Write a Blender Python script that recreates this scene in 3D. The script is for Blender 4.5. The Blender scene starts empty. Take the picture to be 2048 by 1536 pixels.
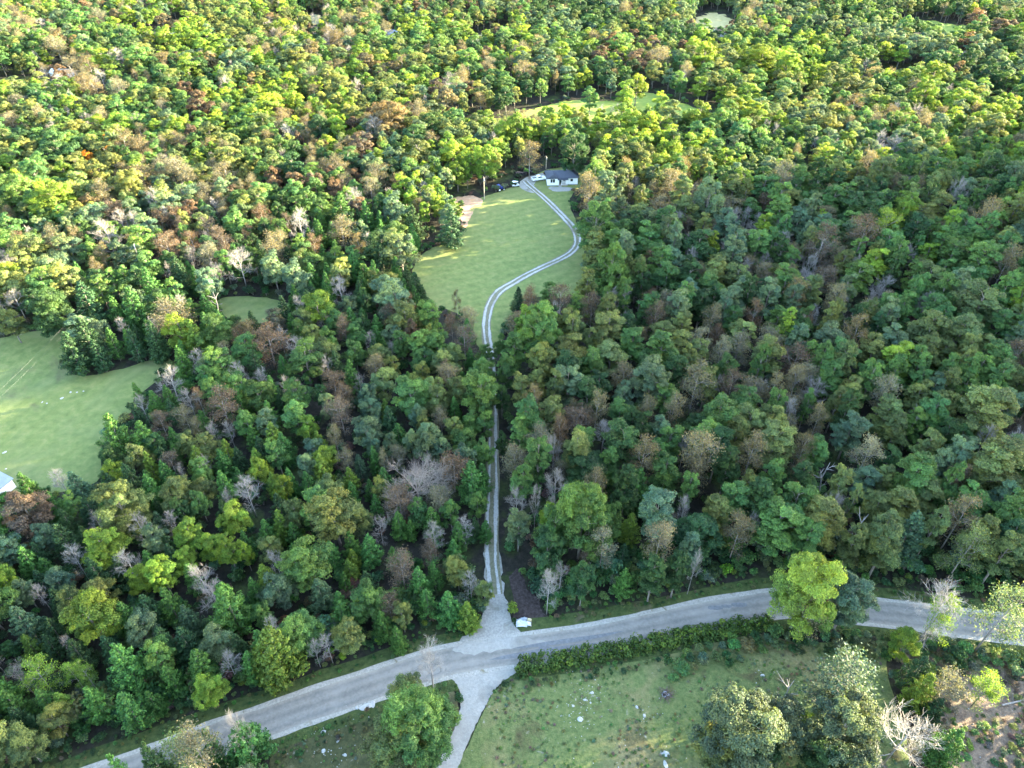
import bpy, bmesh, math, random
import numpy as np
from mathutils import Vector, Matrix

scene = bpy.context.scene
# ------------------------------------------------------------------ camera
cam = bpy.data.objects.new('camera', bpy.data.cameras.new('camera'))
scene.collection.objects.link(cam)
cam.location = (0, 0, 115)
cam.rotation_euler = (math.radians(90 - 40), 0, 0)
cam.data.sensor_width = 36
cam.data.lens = 36 * 1420 / 2048
cam.data.clip_start = 1
cam.data.clip_end = 20000
scene.camera = cam
# ------------------------------------------------------------------ sky, sun, exposure
SUN_AZ, SUN_EL = 18.0, 12.5          # degrees from +X towards +Y, and above the horizon
world = bpy.data.worlds.new('World'); scene.world = world; world.use_nodes = True
wn, wl = world.node_tree.nodes, world.node_tree.links
sky = wn.new('ShaderNodeTexSky'); sky.sky_type = 'NISHITA'; sky.sun_disc = False
sky.sun_elevation = math.radians(SUN_EL)
sky.sun_rotation = math.radians(90 - SUN_AZ)
sky.air_density = 1.0; sky.dust_density = 1.0; sky.ozone_density = 1.0
wl.new(sky.outputs[0], wn['Background'].inputs[0])
wn['Background'].inputs[1].default_value = 0.135
sun = bpy.data.objects.new('sun', bpy.data.lights.new('sun', 'SUN'))
scene.collection.objects.link(sun)
sun.data.energy = 5.0; sun.data.angle = math.radians(.5); sun.data.color = (1, .86, .54)
_d = Vector((math.cos(math.radians(SUN_AZ)) * math.cos(math.radians(SUN_EL)), math.sin(math.radians(SUN_AZ)) * math.cos(math.radians(SUN_EL)), math.sin(math.radians(SUN_EL))))
sun.rotation_euler = _d.to_track_quat('Z', 'Y').to_euler()
sun.location = (300, 100, 200)
vs = scene.view_settings
vs.view_transform = 'Standard'; vs.look = 'None'; vs.gamma = 1; vs.use_curve_mapping = False
vs.exposure = 4.05
scene.cycles.max_bounces = 5; scene.cycles.diffuse_bounces = 3; scene.cycles.transmission_bounces = 4
scene.cycles.glossy_bounces = 2; scene.cycles.volume_bounces = 0; scene.cycles.caustics_reflective = False; scene.cycles.caustics_refractive = False

SHADE_RIDGE = 100.0  # height of an unseen ridge, added to cast shade over the near woods
def ss(a, b, t):
    t = min(1.0, max(0.0, (t - a) / (b - a)))
    return t * t * (3 - 2 * t)

def height(x, y):
    """gentle rolling ground in metres, with an unseen wooded ridge added sunward to shade the near woods"""
    h = 1.4 * math.sin(x / 55 + .6) * math.cos(y / 62 + .4) * ss(95, 170, y)
    h += 3.0 * math.sin(x / 120 + 1) * math.sin(y / 95 + .5) * ss(240, 380, y)
    amp = SHADE_RIDGE * ss(124, 170, y) * (1 - ss(300, 345, y))
    return h + amp * math.exp(-((x - (325 + .26 * (y - 150))) / 60) ** 2)

NEAR_TREES = '''
33.7 47.0 18.0 14.3 rM|-14.2 47.8 16.5 12.2 rG|48.3 47.1 17.6 13.1 rM|12.9 84.2 21.0 12.7 rG|51.1 53.8 16.0 11.8 sM|49.6 68.9 22.0 12.3 rZ|-17.2 46.2 13.0 9.1 rO|39.8 48.3 13.5 9.5 rM|-34.0 87.3 15.0 10.9 rO
-75.0 89.1 16.1 11.8 rO|7.1 143.9 21.0 13.1 rG|-71.1 66.4 13.6 9.6 rY|101.9 112.8 21.0 12.3 tO|94.8 97.1 20.6 11.4 tO|-7.3 123.4 14.6 10.5 rG|25.8 199.7 21.0 14.6 rG|-47.2 44.2 12.7 7.9 sO|30.6 45.9 11.3 7.7 rO
50.5 67.8 13.5 8.6 sW|56.9 68.4 17.4 8.6 tB|35.8 45.6 11.4 7.8 rD|45.3 43.8 11.6 7.9 rD|-50.4 295.7 19.0 20.1 rT|80.4 64.7 18.0 8.9 sB|-23.2 123.4 13.8 9.8 rG|38.3 100.7 17.7 8.9 sT|-151.5 218.9 18.0 17.1 rY
28.3 174.3 21.0 12.2 rG|-44.3 43.3 18.0 7.2 sT|-11.4 50.7 10.3 6.8 rG|7.9 83.2 16.0 7.5 rG|79.1 95.2 17.9 9.0 tG|-94.0 89.5 13.1 9.2 rR|31.8 125.4 17.9 9.1 tB|41.7 123.9 17.9 9.1 sT|44.8 113.8 17.5 8.8 tG
-31.1 160.5 14.7 10.6 rB|64.3 216.9 21.0 13.6 rB|121.4 154.4 21.0 12.2 tO|-16.7 54.3 9.9 6.5 rO|-75.7 81.5 11.9 8.2 rY|26.5 100.9 16.3 7.8 sT|-120.5 154.5 15.9 11.7 rD|-33.3 188.4 15.7 11.5 rB|36.2 137.4 18.1 9.2 tG
-65.0 118.9 13.6 8.7 sR|-51.9 158.6 14.0 10.0 rY|23.4 260.9 19.0 14.3 rD|-41.4 72.8 10.3 6.8 rB|-67.0 94.8 11.5 7.8 rO|48.9 102.4 16.1 7.6 sT|6.5 79.8 14.8 6.5 rD|26.9 81.2 15.0 6.7 sW|83.9 85.7 16.4 7.8 sT
82.2 79.0 16.1 7.6 sO|-166.4 224.3 18.0 14.7 rG|104.4 144.8 19.1 10.1 tO|-170.3 260.8 19.0 16.2 rD|127.9 385.7 19.0 20.7 rY|12.9 126.5 16.4 7.9 tB|-62.5 65.8 9.9 6.5 rB|-27.7 64.4 9.3 5.9 rO|-53.8 89.0 10.4 6.9 rY
-30.6 128.8 11.5 7.8 rO|-18.1 110.9 10.7 7.1 rB|42.1 83.5 14.7 6.4 sT|91.3 186.7 19.6 10.5 sR|111.9 143.8 18.4 9.5 tO|-48.0 55.1 9.1 5.7 rY|68.6 54.8 10.7 6.1 sW|-48.5 117.7 10.9 7.3 rG|16.6 80.5 14.0 5.9 sW
39.1 88.0 14.5 6.2 tO|72.6 102.1 15.5 7.1 sW|-73.0 72.5 9.8 6.3 rO|-75.3 56.8 10.7 6.1 sY|-72.6 46.5 9.3 5.9 rO|-7.2 133.7 10.8 7.3 rG|-61.6 85.3 9.8 6.4 rY|-15.1 130.2 11.9 7.2 sT|-38.5 117.9 11.6 6.9 sR
-10.7 110.7 10.0 6.6 rG|-37.1 96.7 9.8 6.3 rO|-22.4 93.1 10.7 6.1 sR|52.2 119.6 15.5 7.1 tG|16.4 94.0 14.2 6.0 sT|36.5 98.3 14.5 6.3 sT|18.5 86.2 14.0 5.8 rG|82.2 115.0 15.9 7.4 tO|80.2 92.3 15.2 6.8 tO
88.3 90.3 15.3 6.9 tG|91.6 81.4 15.2 6.8 tD|-168.2 239.2 17.5 13.1 rG|-131.4 231.4 16.3 12.0 rO|-129.4 167.6 14.0 10.0 rG|-123.0 169.7 13.9 9.9 rO|-84.8 148.1 12.3 8.5 rY|-38.9 216.3 14.3 10.3 rB|-69.0 178.4 13.1 9.2 rB
-61.8 174.5 12.8 9.0 rB|-22.6 157.3 11.8 8.1 rG|25.6 221.6 19.4 10.3 sW|43.4 181.1 17.7 9.0 tG|43.6 172.7 17.4 8.7 tG|6.9 134.2 15.6 7.2 rO|105.7 192.2 19.2 10.2 sR|133.4 177.3 19.3 10.2 tG|76.1 169.6 17.7 8.9 tG
79.3 136.4 16.5 8.0 tG|92.3 134.7 16.8 8.1 tY|-10.0 254.6 16.3 11.6 rY|136.9 372.9 19.0 17.3 rY|72.9 110.9 15.3 6.9 tB|-12.1 145.2 12.1 7.4 sR|12.4 73.3 14.0 5.0 rD|24.9 74.4 14.0 5.1 tD|72.1 66.1 13.8 5.7 sY
65.9 63.2 9.0 5.5 rY|75.0 55.0 10.1 5.5 sY|-42.1 128.8 11.4 6.7 sR|-32.3 120.2 9.9 6.4 rB|-14.3 93.4 10.1 5.6 sT|-10.3 78.1 9.0 5.2 rO|20.1 125.9 14.7 6.4 tD|8.8 116.1 14.3 6.1 tO|18.8 117.3 14.4 6.2 sT
2.1 96.1 14.0 5.6 rG|77.3 122.7 15.3 6.9 tO|84.3 121.5 15.4 7.0 sW|58.2 96.8 14.2 6.0 tD|70.2 89.4 14.2 6.0 tO|-85.2 171.0 12.2 8.5 rB|-71.4 188.6 13.7 8.8 sT|-21.9 139.0 10.4 6.9 rG|29.1 236.1 19.0 10.0 rG
35.7 231.6 18.8 9.8 tO|34.0 214.8 18.1 9.3 rB|67.7 203.1 18.0 9.1 tB|74.2 191.7 17.6 8.9 tG|57.8 175.5 16.8 8.2 tO|59.1 160.5 16.3 7.7 tB|12.9 159.7 15.9 7.4 sR|36.8 158.3 16.0 7.5 tG|30.2 142.7 15.3 6.9 tG
19.4 135.1 15.0 6.7 tG|88.4 138.5 16.0 7.5 tO|109.7 154.5 17.0 8.3 tG|86.6 145.5 16.2 7.7 sT|-57.5 268.3 16.0 11.3 rR|-133.9 310.4 18.7 13.7 rR|203.6 358.5 19.0 16.5 rY|2.0 285.8 16.4 11.7 rY|-39.6 105.9 9.1 5.8 rY
63.9 173.9 16.3 7.8 tO|-67.4 75.7 9.0 5.3 rY|-70.3 50.3 9.0 4.9 rO|-21.4 69.9 9.1 4.6 sR|-9.9 77.0 9.0 4.7 rO|-6.2 107.5 9.0 5.4 rG|-6.1 131.5 9.4 6.0 rG|29.4 75.4 14.0 4.7 tD|-66.1 109.2 9.3 5.9 rO
-79.6 105.7 9.4 6.0 rO|-62.9 96.8 9.0 5.6 rO|-94.0 81.9 9.2 5.8 rB|-56.9 82.9 9.0 5.2 rY|-29.6 89.7 9.0 5.1 rO|-45.3 82.2 9.0 5.1 rO|5.0 119.9 14.0 5.6 sT|35.3 123.2 14.0 5.8 tG|50.7 125.4 14.2 6.0 sR
15.4 107.3 14.0 5.4 tG|95.6 117.5 14.8 6.5 tO|70.6 96.2 14.0 5.6 tB|-137.8 192.1 14.0 9.1 sT|-157.0 201.3 13.6 9.7 rG|-142.3 173.9 12.5 8.7 rY|-89.3 184.2 12.9 8.1 sW|-75.3 234.8 13.3 9.4 rR|-35.6 174.0 10.9 7.3 rO
-58.5 182.9 11.4 7.7 rG|-40.5 149.8 10.2 6.7 rG|-39.5 141.7 9.9 6.4 rG|-33.5 140.9 9.8 6.4 rO|-14.6 141.3 9.7 6.3 rO|54.3 228.8 17.8 9.0 sW|75.3 227.7 18.0 9.1 tO|50.0 206.1 16.9 8.3 tG|34.6 198.1 16.5 7.9 tG
36.6 171.6 15.6 7.2 rD|21.2 157.5 15.0 6.7 sR|37.4 153.0 15.0 6.7 sR|44.1 150.7 15.0 6.6 tO|93.0 233.4 18.4 9.5 sW|115.2 198.8 17.6 8.8 sY|86.5 212.1 17.6 8.8 tG|97.5 197.3 17.2 8.5 tG|104.9 179.9 16.8 8.2 tY
139.0 198.1 18.0 9.2 tG|147.9 203.0 18.4 9.5 sT|128.3 182.6 17.3 8.6 tG|140.0 176.1 17.4 8.7 sT|124.0 167.8 16.8 8.2 tB|120.6 134.4 15.8 7.3 sR|115.9 138.9 15.8 7.3 tO|99.1 389.0 19.0 14.6 rY|186.1 329.6 18.9 13.8 rY
6.6 259.7 14.3 9.8 sW|33.2 256.1 14.2 9.8 rG|66.4 301.7 16.1 11.4 rO|78.6 299.3 16.1 11.4 rY|-6.3 116.5 9.0 5.4 rG|103.3 123.5 14.8 6.5 tG|52.0 152.5 14.8 6.5 sT|83.0 167.7 15.7 7.2 tO|124.5 148.1 15.9 7.4 tG
56.4 290.4 15.1 10.5 rY|-6.9 93.1 9.0 4.7 rG|-6.8 124.8 9.0 5.4 rO|-1.4 131.9 14.0 5.5 rD|91.6 305.3 15.4 10.8 rG|46.3 300.1 14.9 10.3 rY|15.6 290.6 14.5 10.0 rY|-82.0 75.4 9.0 5.0 rB|44.0 49.4 9.0 4.1 rY
-85.6 106.0 9.0 5.5 rD|-89.1 85.2 9.0 5.2 rB|-60.5 79.7 9.0 4.7 rY|-16.0 117.2 9.6 5.1 sW|-9.3 116.5 9.0 5.1 rG|-52.8 102.4 9.0 5.0 rY|-43.0 108.7 9.0 5.1 rB|-18.3 91.0 9.0 4.6 rG|2.1 125.0 14.0 5.2 tO
25.6 122.8 14.0 5.2 tB|29.5 116.2 14.0 5.1 sT|35.8 117.2 14.0 5.1 sW|32.3 111.0 14.0 5.0 tB|1.7 110.7 14.0 4.9 tG|66.2 127.4 14.0 5.7 sW|95.4 127.7 14.3 6.0 tG|52.5 97.6 14.0 4.9 tG|-139.0 225.6 13.9 9.0 sT
-131.4 152.8 10.8 7.2 rO|-68.7 149.3 10.8 6.2 sT|-69.5 236.5 12.3 8.5 rR|-60.6 232.8 12.1 8.3 rR|-47.9 187.7 10.6 7.0 rG|-62.9 155.5 9.8 6.3 rT|-44.4 162.7 9.8 6.4 rB|-33.1 157.6 10.8 6.1 sR|-46.7 155.5 9.6 6.2 rG
-55.5 150.6 9.6 6.1 rG|-31.2 150.1 9.3 6.0 rB|-11.4 156.5 10.6 6.0 sW|-6.7 141.9 9.0 5.7 rG|39.1 190.0 15.4 7.0 tG|4.9 161.7 14.3 6.1 sR|63.9 155.1 14.5 6.3 sR|51.4 139.2 14.0 5.8 sW|45.8 138.8 14.0 5.7 tO
77.7 164.9 15.0 6.7 sT|87.7 161.9 15.0 6.7 sT|-150.9 271.9 14.9 10.3 sT|-28.7 323.4 15.3 10.7 rT|-3.8 282.9 14.0 9.5 rY|7.3 286.3 13.8 9.4 rY|-73.5 117.7 9.7 5.2 sT|-78.4 116.1 9.8 5.2 sR|-70.8 110.5 9.0 5.1 rO
-83.0 101.7 9.0 5.1 rY|-12.2 91.0 9.0 4.2 rG|-15.2 81.2 9.0 4.1 sR|32.5 80.0 14.0 4.1 tB|60.5 104.5 14.0 4.8 sT|78.1 102.5 14.0 4.9 tD|-71.3 139.7 10.2 5.6 sT|70.2 154.6 14.1 5.9 tG|51.5 333.2 14.9 10.4 rY
58.2 342.6 15.3 10.7 rY|-86.6 73.0 9.0 4.4 rB|-4.8 72.8 9.0 3.7 rO|-6.5 118.7 9.0 4.6 rG|-77.4 109.7 9.0 4.9 rD|-71.9 104.2 9.2 4.7 sR|-65.2 91.6 9.0 4.4 rD|-35.0 105.1 9.0 4.4 sT|-43.6 103.8 9.0 4.4 rB
-24.1 106.1 9.0 4.4 sT|6.1 127.5 14.0 4.7 tO|10.3 110.1 14.0 4.3 sR|30.8 104.2 14.0 4.3 tG|46.7 94.9 14.0 4.2 tO|60.2 124.6 14.0 4.9 sT|67.0 114.3 14.0 4.8 sT|88.6 96.2 14.0 4.8 sR|50.9 89.8 14.0 4.2 tG
-140.6 219.9 11.6 7.9 rT|-107.4 150.4 9.4 6.0 rB|-49.3 233.4 12.1 7.3 sW|-38.3 60.3 15.0 9.5 cO|-38.9 45.9 14.2 8.1 cG|-48.3 68.6 14.9 8.6 cG|73.9 83.7 15.0 9.2 cB|-62.0 58.5 13.5 7.7 cG|-8.1 97.8 13.5 7.6 cG
25.2 95.8 13.5 7.7 cG|-85.2 110.1 14.9 8.6 cG|-100.1 157.3 15.0 10.3 cG|-50.3 58.8 11.1 6.1 cG|65.3 46.6 10.8 5.9 cG|-56.0 215.5 15.0 10.8 cG|-19.5 206.1 15.0 10.2 cD|-82.8 66.3 11.6 6.4 cB|-59.4 52.1 10.5 5.7 cG
-11.1 70.1 10.2 5.5 cG|65.0 55.1 10.7 5.8 cO|-113.9 160.2 15.0 9.4 cD|-106.6 143.9 15.0 8.8 cD|65.4 58.1 10.5 5.7 cD|-84.1 83.5 11.8 6.5 cD|-65.3 53.3 10.0 5.3 cG|-49.4 41.7 18.0 5.0 cD|-34.1 72.9 9.9 5.2 cB
-79.8 110.8 12.1 6.7 cG|-26.7 82.4 10.1 5.4 cG|-80.3 145.6 13.4 7.6 cO|-108.8 139.8 14.0 8.0 cD|-100.6 168.8 14.2 8.2 cG|-55.9 67.9 9.4 4.9 cB|-55.0 57.2 9.1 4.8 cG|-78.1 53.0 9.6 5.1 cG|-72.9 53.2 9.5 5.0 cG
-22.3 67.1 8.9 4.6 cG|-15.0 71.5 8.9 4.6 cG|-7.8 69.0 8.8 4.6 cO|-26.1 75.0 9.1 4.8 cD|-45.7 44.1 8.7 4.5 cG|20.3 75.6 9.1 4.7 cG|-88.3 97.2 11.0 6.0 cB|-15.7 89.3 9.5 5.0 cG|23.0 87.8 9.5 5.0 cO
-94.9 175.3 13.9 7.9 cD|-90.8 145.9 12.7 7.1 cD|-31.8 208.8 14.5 8.3 cD|-39.1 185.7 13.5 7.6 cD|-78.9 99.9 10.5 5.6 cD|-49.4 109.2 10.2 5.5 cG|-46.3 92.6 9.6 5.1 cD|-53.4 40.3 18.0 4.2 cG|-50.2 42.7 10.0 4.2 cG
-6.2 101.1 9.2 4.8 cG|-61.3 104.8 9.7 5.2 cG|-91.0 92.7 10.0 5.4 cG|-89.6 79.8 9.7 5.1 cG|-55.3 119.5 10.1 5.4 cG|-25.0 112.8 9.5 5.0 cG|-22.1 88.8 8.8 4.5 cG|-10.3 86.4 8.7 4.4 cG|-11.0 82.3 8.5 4.4 cG
-30.7 84.1 8.7 4.5 cG|-40.5 81.2 8.8 4.5 cG|-41.9 86.1 8.9 4.6 cG|-47.3 86.7 9.0 4.7 cG|-81.6 184.7 12.8 7.2 cG|-90.2 158.4 12.0 6.7 cG|-47.6 212.7 13.5 7.7 cG|-27.5 173.6 11.1 6.1 cD|-70.7 53.4 8.0 4.0 cO
-56.9 53.8 7.7 3.8 cG|-43.5 45.2 14.1 3.6 cG|-30.6 71.8 7.7 3.8 cG|-19.6 65.1 7.5 3.7 cG|66.4 52.6 7.9 3.9 cD|-80.2 125.1 9.8 5.2 cG|-99.7 98.3 9.5 5.0 cG|-67.4 79.9 8.4 4.3 cG|-42.3 99.4 8.5 4.3 cG
-22.2 81.2 7.9 3.9 cG|-39.0 82.5 8.0 4.0 cG|20.9 81.9 7.9 3.9 cD|-82.8 160.6 10.9 5.9 cG|-106.3 158.8 11.3 6.2 cG|-103.5 140.9 10.7 5.8 cD|-96.2 145.1 10.7 5.8 cD|-29.4 68.7 9.6 5.6 cG|-32.4 104.6 8.2 4.1 cB
-49.4 99.5 8.3 4.2 cO|-42.9 174.1 10.4 5.6 cG|-77.8 63.5 7.7 3.8 cD|-83.2 124.1 9.0 4.7 cG|-89.1 81.9 8.2 4.1 cD|-33.2 115.1 8.2 4.1 cG|1.8 169.3 9.6 5.1 cD|-63.2 69.5 10.0 5.8 cD|-74.7 112.6 8.4 4.3 cG
-75.5 100.2 8.2 4.1 cG|-74.1 88.0 7.9 3.9 cG|-27.5 94.2 7.5 3.6 cG|-29.9 81.2 7.2 3.5 cO|-77.4 155.2 9.6 5.0 cG|-34.4 183.9 10.0 5.3 cG|-59.8 70.4 10.9 5.6 cG|-5.1 88.0 7.1 3.4 cG|-32.9 97.7 7.4 3.6 cG
-16.6 74.6 10.9 5.2 cG|-30.6 76.3 7.0 3.1 cG|-69.7 90.0 7.4 3.6 cB|-29.3 98.6 7.1 3.4 cG|-19.8 88.3 7.0 3.0 cG|-7.3 88.9 7.0 3.0 cD|-27.4 116.5 11.3 5.8 cD|-54.4 63.1 10.6 5.0 cD|-66.8 105.5 9.9 5.9 cO
-42.0 63.1 9.6 4.8 cG|-81.0 54.9 11.5 5.2 cG|-71.4 61.1 10.4 5.1 cD|-82.5 90.7 11.0 5.7 cD|-97.0 84.5 11.1 5.9 cG|-42.8 59.7 9.0 4.6 cG|-75.4 76.5 10.9 5.3 cD|-44.5 75.8 10.0 4.8 cO|-52.4 112.1 10.6 5.6 cO
-72.9 96.3 11.3 5.5 cG|-66.4 68.1 10.0 4.9 cG|-34.0 82.0 8.5 4.7 cG|-39.8 102.5 10.8 5.1 cO|-25.9 233.9 8.8 4.6 cG|-58.7 97.7 10.8 5.1 cG|-76.4 97.1 11.2 5.3 cD|-58.2 63.4 10.2 4.5 cD|-26.5 100.3 8.8 4.8 cG
-89.9 129.2 7.0 3.3 cG|-44.7 87.9 10.5 4.6 cO|-63.2 137.1 10.9 5.7 cD|-85.8 87.9 10.9 5.0 cD|-45.6 72.9 10.2 4.3 cG|-45.7 62.8 9.2 4.1 cD|-76.0 50.8 8.9 4.3 cD|-33.8 100.8 8.4 4.6 cO|-71.7 100.7 10.5 4.9 cG
-80.5 71.9 8.4 4.5 cD|-54.6 109.3 9.1 4.8 cD|-42.8 170.1 10.1 6.0 cD|-39.4 153.9 10.3 5.6 cD|-58.0 76.1 9.8 4.2 cG|-78.5 66.2 8.5 4.3 cD|-67.3 62.6 8.8 4.1 cD|-43.2 136.7 11.1 5.1 cD|-40.0 178.7 11.6 6.0 cG
-39.0 133.4 10.9 5.0 cG|-14.2 76.9 9.5 3.8 cG|-81.9 138.5 10.8 5.4 cG|-54.5 105.9 8.8 4.5 cO|-40.0 157.3 9.5 5.4 cG|-80.2 152.6 10.7 5.6 cG|-80.8 84.5 9.8 4.4 cD|-50.5 83.9 9.1 4.0 cG|-79.1 92.2 9.7 4.4 cD
-57.3 113.1 8.6 4.5 cG|-63.6 81.2 8.8 4.0 cD|-61.7 108.6 8.8 4.4 cO|-58.2 178.0 10.8 5.7 cG|-30.2 78.8 7.2 3.7 cO|-61.7 159.9 11.4 5.3 cD|-40.1 95.0 8.2 4.0 cG|-81.2 63.4 7.8 4.0 cO|-58.9 107.0 7.9 4.3 cD
-81.7 97.9 9.8 4.4 cD|-34.3 127.0 8.4 4.4 cD|-68.5 154.2 10.2 5.2 cD|-74.3 105.9 9.4 4.3 cD|-72.9 79.0 7.9 3.9 cD|-73.5 50.3 7.5 3.6 cD|-42.7 112.0 8.0 4.2 cO|-43.0 156.4 10.5 5.0 cG|-56.6 137.5 8.9 4.7 cG
-93.0 77.1 9.1 4.1 cG|-45.7 99.5 9.7 3.9 cG|-13.3 121.7 9.7 4.2 cG|-35.7 153.5 10.2 4.8 cG|-80.1 157.4 10.6 5.2 cG|-56.8 91.1 9.3 3.9 cD|-12.8 134.0 8.9 4.3 cG|-63.1 123.9 10.0 4.4 cG|-63.0 198.5 11.0 5.8 cG
-11.8 152.8 9.9 4.6 cG|-61.1 203.8 11.0 5.8 cG|-31.4 202.4 11.3 5.7 cG|-46.7 183.7 11.6 5.3 cG|-86.4 79.0 7.5 3.9 cG|-25.0 131.8 8.7 4.2 cG|-35.3 150.3 9.1 4.6 cG|-85.2 119.5 9.3 4.4 cD|-30.2 170.0 8.8 4.9 cG
-79.3 69.5 7.6 3.7 cD|-85.9 76.2 7.7 3.8 cD|-29.1 121.8 8.7 4.0 cO|-30.9 180.1 9.1 5.1 cD|-45.3 217.7 10.3 5.9 cD|-42.9 93.1 7.9 3.6 cG|-101.9 145.8 10.6 4.9 cG|-54.0 180.3 9.7 5.1 cG|-54.1 125.2 9.1 4.1 cD
-49.2 180.9 10.1 5.1 cD|-29.5 106.2 9.2 3.7 cG|-78.4 121.6 8.8 4.2 cD|-65.7 84.1 7.8 3.6 cD|-57.1 101.5 7.4 3.8 cG|-63.5 150.3 9.4 4.6 cD|-70.4 92.6 8.5 3.7 cD|-60.8 168.3 9.5 4.8 cG|-54.0 192.3 9.9 5.2 cG
-52.2 169.1 10.3 4.7 cG|-90.1 174.6 11.1 5.1 cG|-52.8 173.2 10.6 4.8 cG|-58.6 155.2 9.0 4.5 cG|-69.8 183.7 10.5 5.1 cG|-70.1 118.1 8.3 4.0 cG|-76.5 104.1 9.7 3.8 cO|-61.0 118.0 8.9 3.9 cO|-42.4 208.5 9.2 5.3 cG
-27.3 167.9 10.2 4.5 cG|-53.7 176.4 8.4 4.6 cG|-63.9 238.1 11.6 5.7 cD|-109.8 153.3 10.2 4.6 cD|-40.9 181.9 8.6 4.6 cG|-130.3 195.5 9.7 5.4 cG|-35.2 144.7 9.8 3.9 cD|-73.2 108.7 7.8 3.6 cG|-83.4 72.2 9.0 3.8 nP
-73.6 62.5 9.0 3.1 nP|-79.2 57.1 9.0 3.7 nP|-46.1 59.4 9.0 4.2 nW|-38.9 46.0 18.0 4.2 nW|-32.7 61.8 9.0 2.7 nW|-30.7 62.5 9.0 3.8 nW|-7.4 74.3 9.0 4.3 nW|-12.8 56.9 14.9 8.2 nW|6.3 72.0 13.6 5.0 nW
32.6 76.1 13.6 2.5 nW|70.7 65.7 18.0 10.2 nW|43.1 54.4 10.0 3.0 kP|56.8 45.9 15.9 10.8 nW|-80.4 128.7 11.9 7.2 nW|-85.6 122.5 9.0 3.4 nW|-74.6 123.3 9.9 5.3 nP|-66.1 113.7 9.0 4.1 nP|-62.6 113.7 9.0 3.4 nP
-65.5 131.9 10.4 5.8 nW|-68.6 101.3 9.0 2.3 nP|-64.6 103.7 9.0 2.9 nP|-92.0 98.3 10.2 5.6 nW|-66.0 88.8 9.0 3.7 nW|-57.0 94.5 9.0 3.3 nP|-53.7 129.0 9.0 3.8 nP|-50.4 128.0 9.0 3.7 nP|-60.2 131.2 9.6 5.1 nW
-36.6 130.5 9.0 3.4 nP|-19.6 98.0 13.0 13.9 wW|-25.5 87.3 9.0 4.5 nP|-8.9 87.3 9.0 4.5 nW|8.7 104.6 13.6 5.1 nP|8.7 95.0 13.8 6.0 nP|32.7 88.5 13.6 4.0 nW|4.5 91.0 13.6 3.0 nP|61.7 116.7 13.6 4.8 nW
88.3 115.5 13.0 3.3 kP|99.9 107.2 13.6 5.1 nW|105.5 106.4 13.6 5.8 nW|63.3 98.2 13.0 3.0 kP|61.6 89.4 13.6 5.9 nP|65.3 84.9 13.0 3.4 kW|-123.1 194.4 14.7 9.7 nP|-90.3 162.5 9.3 4.9 nW|-81.3 162.2 10.0 3.0 kW
-102.0 152.1 9.0 4.2 nW|-77.2 137.4 9.9 5.4 nW|-42.4 231.3 9.6 5.1 nW|-31.0 235.5 10.1 5.5 nW|-66.5 202.7 14.6 9.7 nW|-44.2 197.1 10.4 5.8 nW|-47.7 168.4 11.9 7.2 nW|-50.3 156.1 9.0 3.9 nP|-53.8 141.3 10.9 6.3 nW
-36.4 147.1 9.0 3.7 nP|-30.5 143.4 9.0 3.2 nP|53.2 184.5 13.6 5.0 nW|11.7 155.9 13.6 3.7 nW|117.1 186.0 13.6 5.2 nP|87.6 181.7 13.6 4.5 nW|99.8 180.0 13.6 4.1 nP|150.0 225.0 16.2 8.1 nP|166.5 216.4 13.6 5.8 nW
-55.8 288.8 14.3 9.8 nW
'''
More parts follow.
